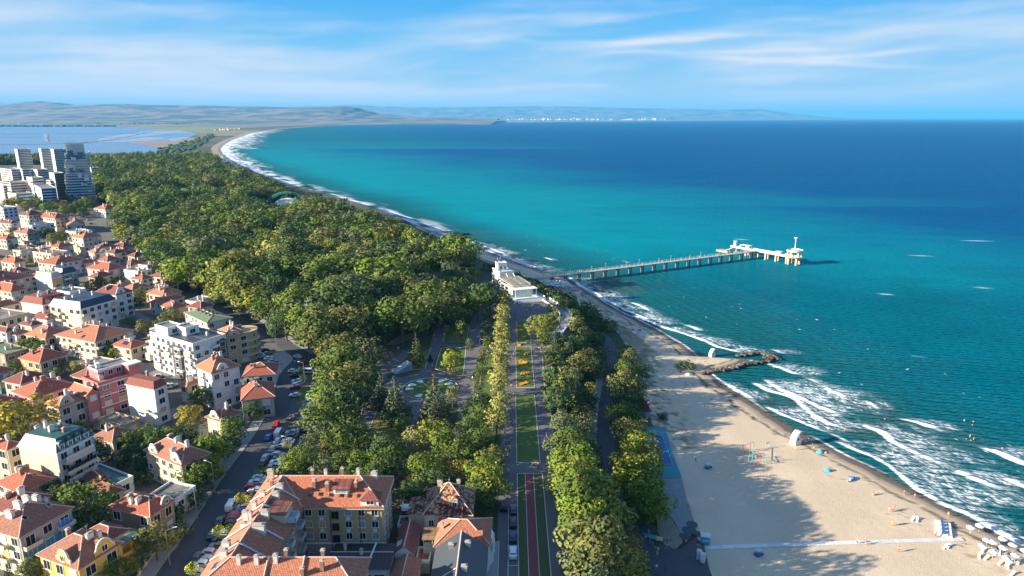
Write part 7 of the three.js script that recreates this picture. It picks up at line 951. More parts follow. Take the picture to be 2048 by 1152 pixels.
crowd([[1018, 613], [1020, 610], [1030, 612], [1055, 623], [1059, 623], [1063, 621], [1065, 615], [1047, 620], [1050, 634], [1048, 640], [1034, 640], [1038, 638], [1046, 606], [1090, 612], [1088, 608], [1030, 632], [1024, 628], [1070, 605], [1060, 600], [1040, 598]], 'on the terrace square before the casino', { y: 0.03 });
crowd([[866, 659], [873, 661], [853, 660], [870, 685], [867, 698], [865, 735], [880, 740], [885, 741], [903, 745], [905, 747], [782, 709], [796, 701], [798, 700], [868, 676], [940, 684], [945, 760], [736, 815], [725, 842], [910, 745], [847, 738]], 'on walks around the floral clock', { y: 0.05 });
crowd([[563, 733], [568, 732], [576, 728], [582, 726], [590, 728], [553, 732], [601, 729], [595, 722], [618, 716], [625, 716]], 'crossing the paved junction square', { y: 0.03 });
crowd([[1312, 1098], [1316, 1105], [1314, 1112], [1330, 1100], [1334, 1098], [1337, 1101], [1309, 1140], [1313, 1140], [1300, 1088], [1298, 1076], [1297, 1070], [1305, 1092], [1223, 705], [1228, 690], [1226, 688], [1220, 727], [1376, 1018], [1380, 1022]], 'on the lower promenade', { y: -10.6 });
// ---------- on the beach ----------
const onBeach = (u, v) => { let y = -12.5, p = px(u, v, y); for (let k = 0; k < 5; k++) { y = landY(...p); p = px(u, v, y); } return [p[0], y, p[1]]; };
crowd([[1778, 1024, { pose: 'stand' }], [1784, 1024], [1788, 1021], [1784, 1051], [1787, 1052], [1797, 1104], [1714, 1088, { pose: 'stand' }], [1752, 989, { pose: 'sit' }], [1746, 991, { pose: 'sit' }], [1808, 990], [1829, 997, { pose: 'stand' }], [1896, 1034, { pose: 'stand' }], [1871, 1074], [1626, 902], [1625, 896], [1652, 907, { pose: 'sit' }], [1590, 900], [1593, 886], [1512, 837, { pose: 'stand' }], [1422, 800, { pose: 'sit' }], [1358, 755, { pose: 'sit' }], [1404, 735], [1400, 733], [1342, 703], [1265, 662], [1267, 665], [1205, 633], [1204, 624], [1391, 925], [1408, 941], [1700, 962, { pose: 'sit' }], [1695, 964, { pose: 'sit' }], [1731, 1090]], 'on the open sand', { bare: true });
crowd([[1785, 908], [1869, 955], [1520, 845], [1548, 738], [1600, 793], [1947, 880], [1940, 875], [1928, 844]], 'wading among the waves', { bare: true, y: SEA - 0.2, pose: 'stand', wade: 0.5 });
{ // beach umbrellas
  const fabric = std([0.78, 0.77, 0.74]), pole = std([0.6, 0.58, 0.55]); let um, lo;
  const umbrella = (x, y, z, label, group, i) => { let o; if (!um) { um = new THREE.Group(); part('canopy', merge([new THREE.ConeGeometry(1.12, 0.4, 10, 1, true).translate(0, 2.35, 0), new THREE.CylinderGeometry(1.12, 1.12, 0.16, 10, 1, true).translate(0, 2.07, 0)]), std([0.78, 0.77, 0.74], { side: THREE.DoubleSide }), um); part('pole', cyl(0.04, 0.04, 2.6, 0, -0.2, 0, 5), pole, um); o = um; } else o = um.clone(); o.userData = {}; o.name = numbered('beach_umbrella'); o.position.set(x, y, z); o.rotation.set(0.05 * Math.sin(i * 7), i, 0.06 * Math.cos(i * 5)); scene.add(o); tag(o, label, 'umbrella', group); };
  const lounger = (x, y, z, turn, label, group) => { let o; if (!lo) { lo = new THREE.Group(); part('bed', merge([box(1.5, 0.1, 0.62, -0.2, 0.3, 0), box(0.08, 0.3, 0.5, -0.8, 0.15, 0), box(0.08, 0.3, 0.5, 0.4, 0.15, 0)]), fabric, lo); part('backrest', box(0.75, 0.08, 0.62).rotateZ(0.6).translate(0.82, 0.5, 0), fabric, lo); o = lo; } else o = lo.clone(); o.userData = {}; o.name = numbered('sun_lounger'); o.position.set(x, y, z); o.rotation.y = turn; scene.add(o); tag(o, label, 'sun lounger', group); };
  const near = [[1940, 1060], [1957, 1056], [1972, 1086], [1983, 1089], [2003, 1083], [2024, 1096], [2005, 1102], [1985, 1110], [2029, 1117], [2010, 1122], [2046, 1107], [1962, 1097], [2013, 1126]];
  near.forEach(([u, v], i) => { const [x, y, z] = onBeach(u, v + 8); umbrella(x, y, z, `white beach umbrella by the waterline, ${ORD[i]} counted along from the boardwalk end`, 'white umbrellas by the waterline', i); });
  [[1889, 1096], [1896, 1095], [1958, 1115], [1972, 1118], [1965, 1103], [1998, 1108], [2018, 1125], [2036, 1127], [2015, 1135], [2000, 1128], [1825, 1040], [1834, 1042], [2024, 1150], [1990, 1108]].forEach(([u, v], i) => { const [x, y, z] = onBeach(u, v); lounger(x, y, z, 0.6 + (i % 3) * 0.2, `white sun lounger on the sand, ${ORD[i]} counted along from the boardwalk end`, 'white sun loungers'); });
  // parasols of the crowded strip below the casino
  const r = rng(17); let k = 0;
  for (let row = 0; row < 5; row++) for (let i = 0; i < 11; i++) { const u = 1062 + i * 6.6 + row * 4 + r() * 2, v = 558 + row * 3.4 + i * 0.35 + r(); const [x, y, z] = onBeach(u, v + 3); umbrella(x, y, z, 'white parasol in the rows below the pier', 'white parasols in rows below the pier', k++); }
  const cols = { blue: std([0.05, 0.22, 0.5], { side: THREE.DoubleSide }), red: std([0.55, 0.05, 0.05], { side: THREE.DoubleSide }), green: std([0.05, 0.3, 0.2], { side: THREE.DoubleSide }), orange: std([0.7, 0.3, 0.08], { side: THREE.DoubleSide }), turquoise: std([0.05, 0.4, 0.45], { side: THREE.DoubleSide }), pink: std([0.6, 0.2, 0.28], { side: THREE.DoubleSide }) }, cn = Object.keys(cols);
  for (let i = 0; i < 54; i++) { const t = r(), u = 1085 + t * 75 + r() * 14, v = 566 + t * 14 + r() * 14, [x, y, z] = onBeach(u, v + 3), c = cn[Math.floor(r() * 6)]; umbrella(x, y, z, `${c} parasol in the crowded strip below the casino`, `${c} parasols in the crowded strip`, i); scene.children[scene.children.length - 1].children[0].material = cols[c]; }
  for (let i = 0; i < 40; i++) { const t = r(), u = 1085 + t * 80 + r() * 12, v = 568 + t * 16 + r() * 14; person(u | 0, v, 'among the crowded parasols', i, { bare: true, pose: i % 3 ? 'sit' : 'stand' }); }
  for (const [u, v, c] of [[1268, 665, 'white'], [1223, 629, 'turquoise'], [1279, 661, 'blue'], [1294, 666, 'turquoise'], [1704, 958, 'blue'], [1656, 942, 'turquoise'], [1640, 905, 'turquoise'], [1376, 750, 'white'], [1641, 903, 'pink']]) { const [x, y, z] = onBeach(u, v); const o = thing('beach_tent', `${c} beach shelter on the sand ${{ 1268: 'beside the damp patch below the bluff', 1223: 'below the bluff, nearer to crowded parasols', 1279: 'below the bluff by the damp weed line', 1294: 'below the bluff, nearer to the dune', 1704: 'beside two people sitting on the open sand', 1656: 'alone in front of the waterline lifeguard stand', 1640: 'close behind the waterline lifeguard stand', 1376: 'beside the dune shrub', 1641: 'at the weed line by a turquoise one' }[u]}`, 'beach tent', [x, y, z], u); part('cover', new THREE.SphereGeometry(1.1, 10, 6, 0, Math.PI * 2, 0, Math.PI / 2).scale(1.2, 0.8, 0.9), cols[c] || fabric, o); part('mat', box(2, 0.04, 1.6, 0.8, 0.04, 0), cols[c] || fabric, o); }
}
{ // white lifeguard stands shaped like sails
  const mk = (u, v, label, s) => { const [x, y, z] = onBeach(u, v), o = thing('lifeguard_stand', label, 'lifeguard stand', [x, y, z], 0.5), sh = new THREE.Shape(); sh.moveTo(-1.5, 0); sh.quadraticCurveTo(-2.2, 3.2, 0.4, 5.2); sh.lineTo(1.5, 5.1); sh.quadraticCurveTo(0.1, 4.2, 0.6, 2.2); sh.lineTo(1.5, 2.0); sh.lineTo(1.6, 0); sh.closePath();
    part('shell', new THREE.ExtrudeGeometry(sh, { depth: 2.2, bevelEnabled: true, bevelSize: 0.15, bevelThickness: 0.15, bevelSegments: 2, curveSegments: 8 }).translate(0, 0, -1.1), W.white, o); part('window', box(0.8, 0.8, 0.06, -0.3, 2.4, 1.27), glass, o); part('stripe', box(0.9, 0.5, 0.06, 0.3, 4.5, 1.28), std([0.6, 0.05, 0.08]), o); part('ramp', box(2.6, 0.14, 1.2).rotateZ(-0.4).translate(2.6, 0.7, 0), W.pale, o); o.scale.setScalar(s); };
  mk(1591, 888, 'white sail-shaped lifeguard stand at the waterline beyond the playground', 0.95); mk(1424, 714, 'white sail-shaped lifeguard stand on the sand by rock groyne', 0.8); mk(1157, 598, 'pale blue-white lifeguard stand near the crowded parasols', 0.9);
  const [x, y, z] = onBeach(1612, 885), o = thing('rescue_boat', 'white rescue boat on a trestle beside the waterline lifeguard stand', 'boat', [x, y, z], 0.6); part('hull', new THREE.SphereGeometry(1, 12, 8, 0, 6.283, Math.PI / 2, Math.PI / 2).scale(2.2, 0.8, 0.8).translate(0, 1.1, 0), W.white, o); part('trestle', merge([box(0.12, 0.8, 1.4, -1, 0.4, 0), box(0.12, 0.8, 1.4, 1, 0.4, 0)]), wood, o); part('gunwale', new THREE.TorusGeometry(1, 0.07, 5, 20).rotateX(Math.PI / 2).scale(2.2, 1, 0.8).translate(0, 1.1, 0), std([0.6, 0.1, 0.08]), o);
}
{ // boardwalk of pale slabs across the sand
  const A = onBeach(1398, 1097), Bz = onBeach(1925, 1079), n = 56, o = thing('boardwalk', 'pale boardwalk of short slabs crossing the sand to the water', 'boardwalk', [0, 0, 0]), g = [0, 1, 2].map((k) => uvBox(box(1.52 + 0.02 * k, 0.14, 1.5))), slab = [std([0.74, 0.74, 0.73], { map: rep(grain, 1.5) }), std([0.66, 0.67, 0.67], { map: rep(grain, 1.5) }), std([0.8, 0.8, 0.78], { map: rep(grain, 1.5) })], L = Math.hypot(Bz[0] - A[0], Bz[2] - A[2]), h = Math.atan2(-(Bz[2] - A[2]), Bz[0] - A[0]), r = rng(5);
  for (let i = 0; i < n; i++) { const t = (i + 0.5) / n, x = lerp(A[0], Bz[0], t), z = lerp(A[2], Bz[2], t), s = part('slab', g[i % 3], slab[Math.floor(r() * 3)], o, [x, landY(x, z) + 0.12, z], h + 0.03 * (r() - 0.5)); s.scale.x = L / n / 1.56; s.rotation.z = 0.01 * (r() - 0.5); }
}
{ // small things of the beach
  const toy = (u, v, c, label) => { const [x, y, z] = onBeach(u, v), o = thing('ride_car', label, 'ride-on car', [x, y, z], 0.5); part('body', extr([[-1.1, 0.2], [1.1, 0.2], [1.2, 0.6], [0.5, 0.75], [-0.9, 0.75]], 1.3), c, o); part('canopy', box(1.6, 0.08, 1.3, -0.1, 1.5, 0), W.pale, o); part('canopy_post', merge([box(0.06, 0.8, 0.06, -0.8, 1.1, 0.5), box(0.06, 0.8, 0.06, -0.8, 1.1, -0.5), box(0.06, 0.8, 0.06, 0.6, 1.1, 0.5), box(0.06, 0.8, 0.06, 0.6, 1.1, -0.5)]), railMat, o); for (const a of [-0.7, 0.7]) for (const b of [-0.6, 0.6]) part('wheel', new THREE.CylinderGeometry(0.24, 0.24, 0.2, 10).rotateX(Math.PI / 2), tyre, o, [a, 0.24, b]); };
  toy(1416, 936, PAINT.blue, 'blue ride-on beach buggy with pale roof on shaded sand'); toy(1517, 1110, PAINT.blue, 'blue and red ride-on buggy on the sand below boardwalk');
  { const [x, y, z] = onBeach(1886, 1060), o = thing('pedal_boat', 'stack of white pedal boats with blue trim near the waterline', 'pedal boats', [x, y, z], -0.5); for (let i = 0; i < 4; i++) { part('hull', merge([box(4, 0.5, 0.55, 0, 0.35, -0.6), box(4, 0.5, 0.55, 0, 0.35, 0.6), box(2, 0.16, 1.4, 0, 0.65, 0)]), W.white, o, [0, 0, (i - 1.5) * 2]); part('seat', merge([box(0.6, 0.5, 0.5, -0.2, 0.95, -0.35), box(0.6, 0.5, 0.5, -0.2, 0.95, 0.35)]), PAINT.blue, o, [0, 0, (i - 1.5) * 2]); } }
  { const p = [[1483, 905], [1500, 900], [1497, 925], [1512, 930], [1504, 918], [1525, 925]].map(([u, v]) => onBeach(u, v)), o = thing('climbing_frame', 'climbing frame of red, green and blue bars on the beach', 'playground', p[0]); const q = p.map((a) => [a[0] - p[0][0], a[1] - p[0][1], a[2] - p[0][2]]), cols = [std([0.6, 0.1, 0.06]), std([0.05, 0.35, 0.25]), std([0.1, 0.35, 0.5]), std([0.6, 0.1, 0.06]), std([0.05, 0.35, 0.3]), std([0.1, 0.4, 0.4])]; q.forEach((a, i) => part('post', merge([cyl(0.09, 0.09, 3, a[0], a[1], a[2], 6), cyl(0.09, 0.09, 3, a[0] + 1.2, a[1], a[2], 6), box(1.3, 0.12, 0.12, a[0] + 0.6, a[1] + 2.9, a[2])]), cols[i], o)); for (let i = 0; i < 5; i++) part('bar', beam([q[i][0], q[i][1] + 2.6, q[i][2]], [q[i + 1][0], q[i + 1][1] + 2.6, q[i + 1][2]], 0.09, 6), cols[(i + 2) % 6], o); part('ladder', merge([...Array(6)].map((_, i) => box(1.2, 0.08, 0.08, 0.6, 0.4 + i * 0.42, 0))), cols[1], o); }
  { const [x, y, z] = onBeach(1534, 895), o = thing('notice_board', 'small white notice board on two posts on the sand', 'sign', [x, y, z], 0.2); part('board', box(1.6, 1, 0.06, 0, 1.8, 0), W.white, o); for (const s of [-0.6, 0.6]) part('post', cyl(0.05, 0.05, 1.4, s, 0, 0, 5), railMat, o); }
  [[1398, 1118], [1405, 1124]].forEach(([u, v], i) => { const [x, y, z] = px(u, v, -11).length ? [px(u, v, -11)[0], -11, px(u, v, -11)[1]] : 0, o = thing('portable_toilet', i ? 'white portable toilet nearer the camera of the pair by the boardwalk start' : 'white portable toilet farther of the pair by the boardwalk start', 'toilet', [x, y, z], -0.5); part('cabin', box(1.1, 2.2, 1.1, 0, 1.1, 0), W.white, o); part('roof', new THREE.CylinderGeometry(0.62, 0.62, 1.15, 10, 1, false, 0, Math.PI).rotateZ(Math.PI / 2).translate(0, 2.2, 0), W.white, o); part('door', box(0.75, 1.8, 0.04, 0, 1.0, 0.57), W.pale, o); });
  { const [x, z] = px(1410, 1084, -11.2), o = thing('kiosk', 'blue kiosk with white roof at the boardwalk start', 'kiosk', [x, -11.3, z], -0.2); part('cabin', box(2.2, 2.2, 1.8, 0, 1.1, 0), W.blue, o); part('roof', box(2.6, 0.16, 2.2, 0, 2.3, 0), W.white, o); part('counter', box(1.6, 0.1, 0.4, 0, 1.1, 1.05), W.white, o); }
  { const [x, z] = px(1307, 1078, -10.6), o = thing('mural_panel', 'tall panel painted blue, green and sand beside the promenade', 'panel', [x, -10.6, z], 1.3); [[0.02, 0.25, 0.6], [0.05, 0.35, 0.15], [0.6, 0.48, 0.25]].forEach((c, i) => part('panel', box(1.8, 0.1, 1.6, 0, 0.6 + 0.2 * (1 - i), (i - 1) * 1.6), std(c), o)); part('support', merge([box(0.1, 0.7, 0.1, -0.7, 0.3, 1.8), box(0.1, 0.9, 0.1, -0.7, 0.4, -1.8), box(0.1, 0.7, 0.1, 0.7, 0.3, 1.8), box(0.1, 0.9, 0.1, 0.7, 0.4, -1.8)]), metal, o); }
  { const [x, z] = px(1283, 820, -10), o = thing('beach_hut', 'beach hut under a plain red roof between trees and sand', 'hut', [x, -11.3, z], 0.05); part('wall', box(4.4, 2.6, 8, 0, 1.3, 0), W.grey, o); part('roof', quads([[[-2.8, 2.6, 4.6], [2.8, 2.6, 4.6], [2.8, 3.4, -4.6], [-2.8, 3.4, -4.6]], [[-2.8, 2.5, -4.6], [2.8, 2.5, -4.6], [2.8, 2.5, 4.6], [-2.8, 2.5, 4.6]]]), std([0.35, 0.035, 0.04], { map: rep(seamTex, 1) }), o); part('awning', box(4.4, 0.1, 1.6, 0, 2.1, 5.2), W.blue, o); part('step', box(3, 0.2, 1, 0, 0.1, 4.6), W.pale, o); }
  for (const [u, v, s] of [[1370, 736, 3.6], [1360, 737, 2.6], [1383, 740, 2.8], [1328, 838, 1.8], [1322, 836, 2]]) { const [x, y, z] = onBeach(u, v); tree('shrub', 'deep', x, y, z, s, { label: u > 1340 ? (s > 3 ? 'largest dark shrub of the clump standing alone on the dune' : s > 2.7 ? 'smaller dark shrub on the seaward side of the dune clump' : 'smallest dark shrub on the landward side of the dune clump') : s > 1.9 ? 'low dark shrub on the sand below the red-roofed hut' : 'second low dark shrub on the sand below the red-roofed hut', name: 'dune_shrub', v: u, wide: 1.5 }); }
  for (const [u, v] of [[1947, 843], [1933, 878], [1942, 881], [1945, 850], [2005, 896], [1650, 860], [1690, 860], [2035, 1060], [1770, 838]]) { const [x, z] = px(u, v, SEA); const o = thing('buoy', 'small orange buoy floating off the beach', 'buoy', [x, SEA - 0.1, z], 0, 'orange buoys off the beach'); part('float', new THREE.SphereGeometry(0.32, 10, 8), CLOTH.orange, o); part('band', new THREE.TorusGeometry(0.32, 0.05, 5, 14).rotateX(Math.PI / 2), CLOTH.white, o); }
}
{ // rock groyne: a bar of sand edged with boulders
  const line = (l) => l.map(([u, v]) => px(u, v, -13.2));
  const o = thing('groyne', 'groyne of dark boulders edging a spit of sand', 'groyne', [0, 0, 0]), r = rng(77);
  const stones = [0, 1, 2].map((k) => { const g = new THREE.IcosahedronGeometry(1, 1), p = g.attributes.position, q = rng(k + 3), seen = new Map(); for (let i = 0; i < p.count; i++) { const key = [p.getX(i), p.getY(i), p.getZ(i)].map((c) => c.toFixed(2)).join(); if (!seen.has(key)) seen.set(key, 0.75 + 0.4 * q()); const f = seen.get(key); p.setXYZ(i, p.getX(i) * f, p.getY(i) * f * 0.7, p.getZ(i) * f); } g.computeVertexNormals(); return g; }), rockM = [std([0.085, 0.068, 0.05]), std([0.14, 0.11, 0.078]), std([0.05, 0.04, 0.03])];
  for (const [l, n, sp] of [[[[1408, 746], [1440, 740], [1470, 734], [1500, 727], [1530, 722], [1546, 716]], 64, 2.4], [[[1474, 711], [1500, 708], [1525, 706], [1548, 712]], 34, 2], [[[1530, 712], [1552, 715], [1560, 718]], 14, 3]]) { const c = smooth(line(l), 0.6); for (let i = 0; i < n; i++) { const p = c[Math.floor(i / n * c.length)], s = 0.45 + 0.6 * r(), m = part('rock', stones[i % 3], rockM[Math.floor(r() * 3)], o, [p[0] + (r() - 0.5) * sp, -13.4 + 0.5 * r(), p[1] + (r() - 0.5) * sp], r() * 6); m.scale.set(s * 1.2, s, s); } }
  for (const [u, v, n, lab] of [[1204, 584, 8, 'dark rocks awash off the crowded strip'], [910, 472, 22, 'low dark breakwater reaching out beyond the wood']]) { const q = thing('rock_reef', lab, 'rocks', [0, 0, 0]); for (let i = 0; i < n; i++) { const [x, z] = px(u + (i / n - 0.5) * (n > 10 ? 56 : 36), v - (n > 10 ? (i / n - 0.5) * 7 : -(i / n - 0.5) * 4), SEA), s = (n > 10 ? 1.6 : 0.8) + r(), m = part('rock', stones[i % 3], rockM[2], q, [x, SEA + 0.2, z], r() * 6); m.scale.setScalar(s); } }
}
// ---------- far things ----------
struct('lagoon', sheetGeo(PX([[-500, 252.5], [230, 253], [292, 256.5], [310, 259], [360, 261], [395, 266], [385, 273], [360, 280], [330, 290], [334, 300], [300, 305], [180, 306.5], [-500, 310]], -11.5), -11.3), new THREE.MeshPhysicalMaterial({ color: new THREE.Color(0.09, 0.19, 0.32), roughness: 0.25, specularIntensity: 0.5 }));
struct('lagoon', sheetGeo(PX([[-400, 243], [120, 243.4], [240, 245], [180, 249.5], [60, 251], [-400, 251]], -11.5), -11.3), new THREE.MeshPhysicalMaterial({ color: new THREE.Color(0.13, 0.22, 0.34), roughness: 0.25, specularIntensity: 0.5 }));
for (const pts of [[[300, 261], [360, 261.5], [392, 266], [330, 268], [270, 266]], [[250, 268], [330, 268.5], [300, 273], [205, 275]], [[200, 276.5], [300, 274], [345, 276], [290, 282], [195, 284]], [[330, 277], [370, 274], [382, 275], [345, 283]], [[86, 267.5], [94, 267.5], [100, 283], [90, 283]]]) struct('salt_pan', sheetGeo(PX(pts, -11.3), -11.25), std([0.24, 0.33, 0.42], { roughness: 0.4 }));
struct('mud_flat', sheetGeo(PX([[255, 285], [300, 282], [350, 282], [390, 274], [420, 272], [400, 285], [360, 296], [330, 296]], -11.3), -11.22), std([0.26, 0.19, 0.15]));
for (const l of [[[-200, 269.8], [95, 267.8], [270, 266.4]], [[-200, 275.2], [92, 274.6]], [[-300, 293.5], [130, 287.3], [200, 282], [312, 261]], [[96, 270], [98, 280], [110, 285], [190, 287]], [[160, 286.6], [330, 289.5]], [[130, 288], [240, 279], [350, 267], [392, 264]]]) struct('dike', ribbonGeo(smooth(PX(l, -11.2), 30), 9, -10.6, 0, 0.7), std([0.12, 0.09, 0.06]));
{ // glass and concrete towers
  const bandTower = (label, C, lu, ru, h, ang, wall, frontM, floors, opt = {}) => { const b = building({ name: 'tower_block', category: 'tower', label, C, lu, ru, h, ang, wall, right: frontM, roof: 'flat', tile: R.grey, far: true, blindLeft: true, floors: 1, chimneys: 2, gap: 99, mast: false, d: opt.d, seed: h | 0 }); const { o, w, d } = b; const fh = h / floors; for (let f = 0; f < floors; f++) { const y = f * fh + fh * 0.6; part('window_band', box(w * 0.94, fh * 0.45, 0.12, 0, y, d / 2 + 0.1), glass, o); if (opt.side) part('window_band', box(0.12, fh * 0.45, d * 0.9, -w / 2 - 0.08, y, 0), glass, o); part('balcony_band', box(w * (opt.full ? 1.02 : 0.6), fh * 0.3, opt.deep || 1, opt.full ? 0 : -w * 0.1, f * fh + 0.25, d / 2 + (opt.deep || 1) / 2), opt.band || W.pale, o); } return b; };
  bandTower('grey slab tower farthest along the frame edge before the lagoon', [34, 299], 29, 61, 44, 52, W.white, W.pale, 15);
  bandTower('grey slab tower, darker half of the twin slabs before the lagoon', [81.5, 298], 77, 102, 45, 52, W.white, W.pale, 15);
  bandTower('white slab tower, brighter half of the twin slabs before the lagoon', [106.6, 299], 101, 132, 45, 52, W.white, W.pale, 15, { full: true });
  bandTower('small white tower standing right of tall stepped tower at wood edge', [183, 336], 180, 198, 24, 52, W.white, W.pale, 8, { full: true });
  bandTower('dark glass block leaning against the tall stepped tower', [108, 347], 98, 127, 33, 52, W.pale, W.dark, 10, { band: W.dark, full: true });
  bandTower('white block with green roof garden and plain lit side wall', [64, 356], 53, 86, 28, 52, W.white, W.pale, 8, { band: W.white });
  bandTower('pale sail-curved block with vertical slits below the towers', [82, 378], 66, 112, 22, 40, W.white, W.blue, 7, { band: W.pale });
  bandTower('low white terraced block at the frame edge below grey slab', [22, 340], 0, 48, 26, 52, W.white, W.pale, 8, { full: true, side: true });
  bandTower('bright blue fronted block in the middle of the tower group', [44, 340], 40, 66, 26, 52, W.white, W.blue, 8, { full: true, band: W.pale });
  bandTower('white block with rounded corner below the twin slabs', [74, 340], 66, 96, 26, 52, W.white, W.pale, 8, { full: true });
  bandTower('stacked white villas stepping down the frame edge', [20, 366], 0, 62, 22, 56, W.white, W.lilac, 7, { full: true, side: true });
  bandTower('pink brown block at the frame edge above tree belt', [6, 372], -20, 14, 22, 56, W.rose, W.pink, 7);
  bandTower('pale block behind yellow crane above the tree belt', [32, 388], 14, 64, 14, 56, W.cream, W.blue, 4, { full: true });
  bandTower('small white block left of dark glass block', [100, 362], 92, 107, 26, 52, W.cream, W.white, 8, { side: true });
  // the tall stepped tower
  const [tx, tz] = px(166, 402, 0), o = thing('skyscraper', 'tall stepped tower of glass and white balcony bands, highest in the group', 'tower', [tx, 0, tz], 0.5), blueGlass = new THREE.MeshPhysicalMaterial({ color: new THREE.Color(0.05, 0.13, 0.22), roughness: 0.12 });
  const tiers = [[0, 16, 28, 22, 0], [16, 34, 26, 20, 0.4], [34, 50, 24, 19, 0.9], [50, 58, 20, 17, 1.2], [58, 70, 17, 14, 1.6]];
  tiers.forEach(([y0, y1, w, d, s], i) => { const t = part('tier', uvBox(box(w, y1 - y0, d, s - 1, (y0 + y1) / 2, -s)), i % 2 ? blueGlass : i === 4 ? W.pale : i === 2 ? W.grey : blueGlass, o); for (let y = y0; y < y1 - 0.5; y += 3.2) part('balcony_band', merge([box(w + 1.6, 0.9, 0.3, s - 1, y + 0.5, -s + d / 2 + 0.7), box(0.3, 0.9, d + 1.2, s - 1 - w / 2 - 0.7, y + 0.5, -s), box(w + 1.4, 0.25, d + 1.4, s - 1, y + 0.05, -s)]), i === 3 ? W.pale : W.white, t); });
  { const r = rng(66); for (let k = 0; k < 34; k++) { const t = tiers[Math.floor(r() * 4)], y = lerp(t[0], t[1], r() * 0.9), fr = r() < 0.7, a = 3 + 5 * r(), hh = 2.6 + 3.4 * r(), gl = r() < 0.5, q = (r() - 0.5) * ((fr ? t[2] : t[3]) - a); part(gl ? 'glass_panel' : 'terrace_block', uvBox(fr ? box(a, hh, gl ? 0.5 : 1.8, t[4] - 1 + q, y + hh / 2, -t[4] + t[3] / 2 + (gl ? 1.1 : 0.8)) : box(gl ? 0.5 : 1.8, hh, a, t[4] - 1 - t[2] / 2 - (gl ? 1.1 : 0.8), y + hh / 2, -t[4] + q)), gl ? blueGlass : r() < 0.6 ? W.white : W.cream, o); } }
  for (let k = 0; k < 15; k++) part('fin', beam([14.4, 2 + k * 3.6, 10.5], [13.6, 9 + k * 3.6, -9.5], 0.5, 4), W.pale, o);
  part('roof_frame', merge([box(18, 0.5, 0.6, 0.6, 70.4, 5), box(18, 0.5, 0.6, 0.6, 70.4, -8.6), box(0.6, 0.5, 13, -8, 70.4, -1.8)]), W.pale, o); part('roof_house', uvBox(box(9, 6, 10, -5, 66, -6)), W.brown, o);
  const [kx, kz] = px(60, 404, 0), c = thing('tower_crane', 'yellow tower crane with long level jib above the tree belt', 'crane', [kx, 0, kz], 0.1), yel = std([0.55, 0.25, 0.08]);
  part('mast', merge([-0.8, 0.8].flatMap((x) => [-0.8, 0.8].map((z) => box(0.25, 24, 0.25, x, 12, z))).concat([...Array(12)].map((_, i) => beam([-0.8, i * 2, 0.8], [0.8, i * 2 + 2, 0.8], 0.1, 4)))), yel, c); part('jib', merge([box(46, 0.25, 0.25, -16, 24, -0.6), box(46, 0.25, 0.25, -16, 24, 0.6), box(46, 0.25, 0.25, -16, 25.4, 0), ...[...Array(22)].map((_, i) => beam([-38 + i * 2.1, 24, 0.6], [-37 + i * 2.1, 25.4, 0], 0.09, 4))]), yel, c); part('counterweight', box(3, 2, 1.8, 6, 23.6, 0), W.grey, c); part('cab', box(1.6, 1.8, 1.6, 0.6, 23, 1.4), yel, c);
}
{ // open-air theatre with green arches and white shell, in a clearing of the wood
  const [x, z] = px(574, 411, 2), o = thing('open_air_theatre', 'open air theatre with green arched frame over white seating in the wood', 'theatre', [x, 0, z], 0.15), green = std([0.03, 0.30, 0.24]);
  for (const k of [0, 1, 2]) part('arch', new THREE.TorusGeometry(23 - k * 1.6, 0.45, 6, 40, Math.PI).scale(1, 0.72, 1).translate(0, 1, -k * 5), green, o); part('bracing', merge([...Array(13)].map((_, i) => { const a = (i + 0.5) / 13 * Math.PI; return beam([Math.cos(a) * 23, 1 + Math.sin(a) * 16.5, 0], [Math.cos(a) * 19.8, 1 + Math.sin(a) * 14.2, -10], 0.25, 4); })), green, o);
  part('seating', merge([...Array(8)].map((_, k) => new THREE.TorusGeometry(8 + k * 1.6, 0.7, 4, 30, Math.PI).rotateX(-Math.PI / 2).scale(1, 1, -1).translate(0, 0.6 + k * 0.7, 10))), W.white, o); part('stage_shell', new THREE.SphereGeometry(11, 20, 8, 0, Math.PI * 2, 0, Math.PI / 2).scale(1.5, 0.9, 0.7).translate(0, 0.2, -6), W.white, o);
  const [bx, bz] = px(617, 410, 2), b = thing('pavilion', 'low red brown pavilion beside the open air theatre', 'pavilion', [bx, 0, bz], 0.1); part('wall', box(14, 7, 8, 0, 3.5, 0), brickMat, b); part('roof', hipParts(14, 8, 2.4).slopes.translate(0, 7, 0), R.brown, b);
}
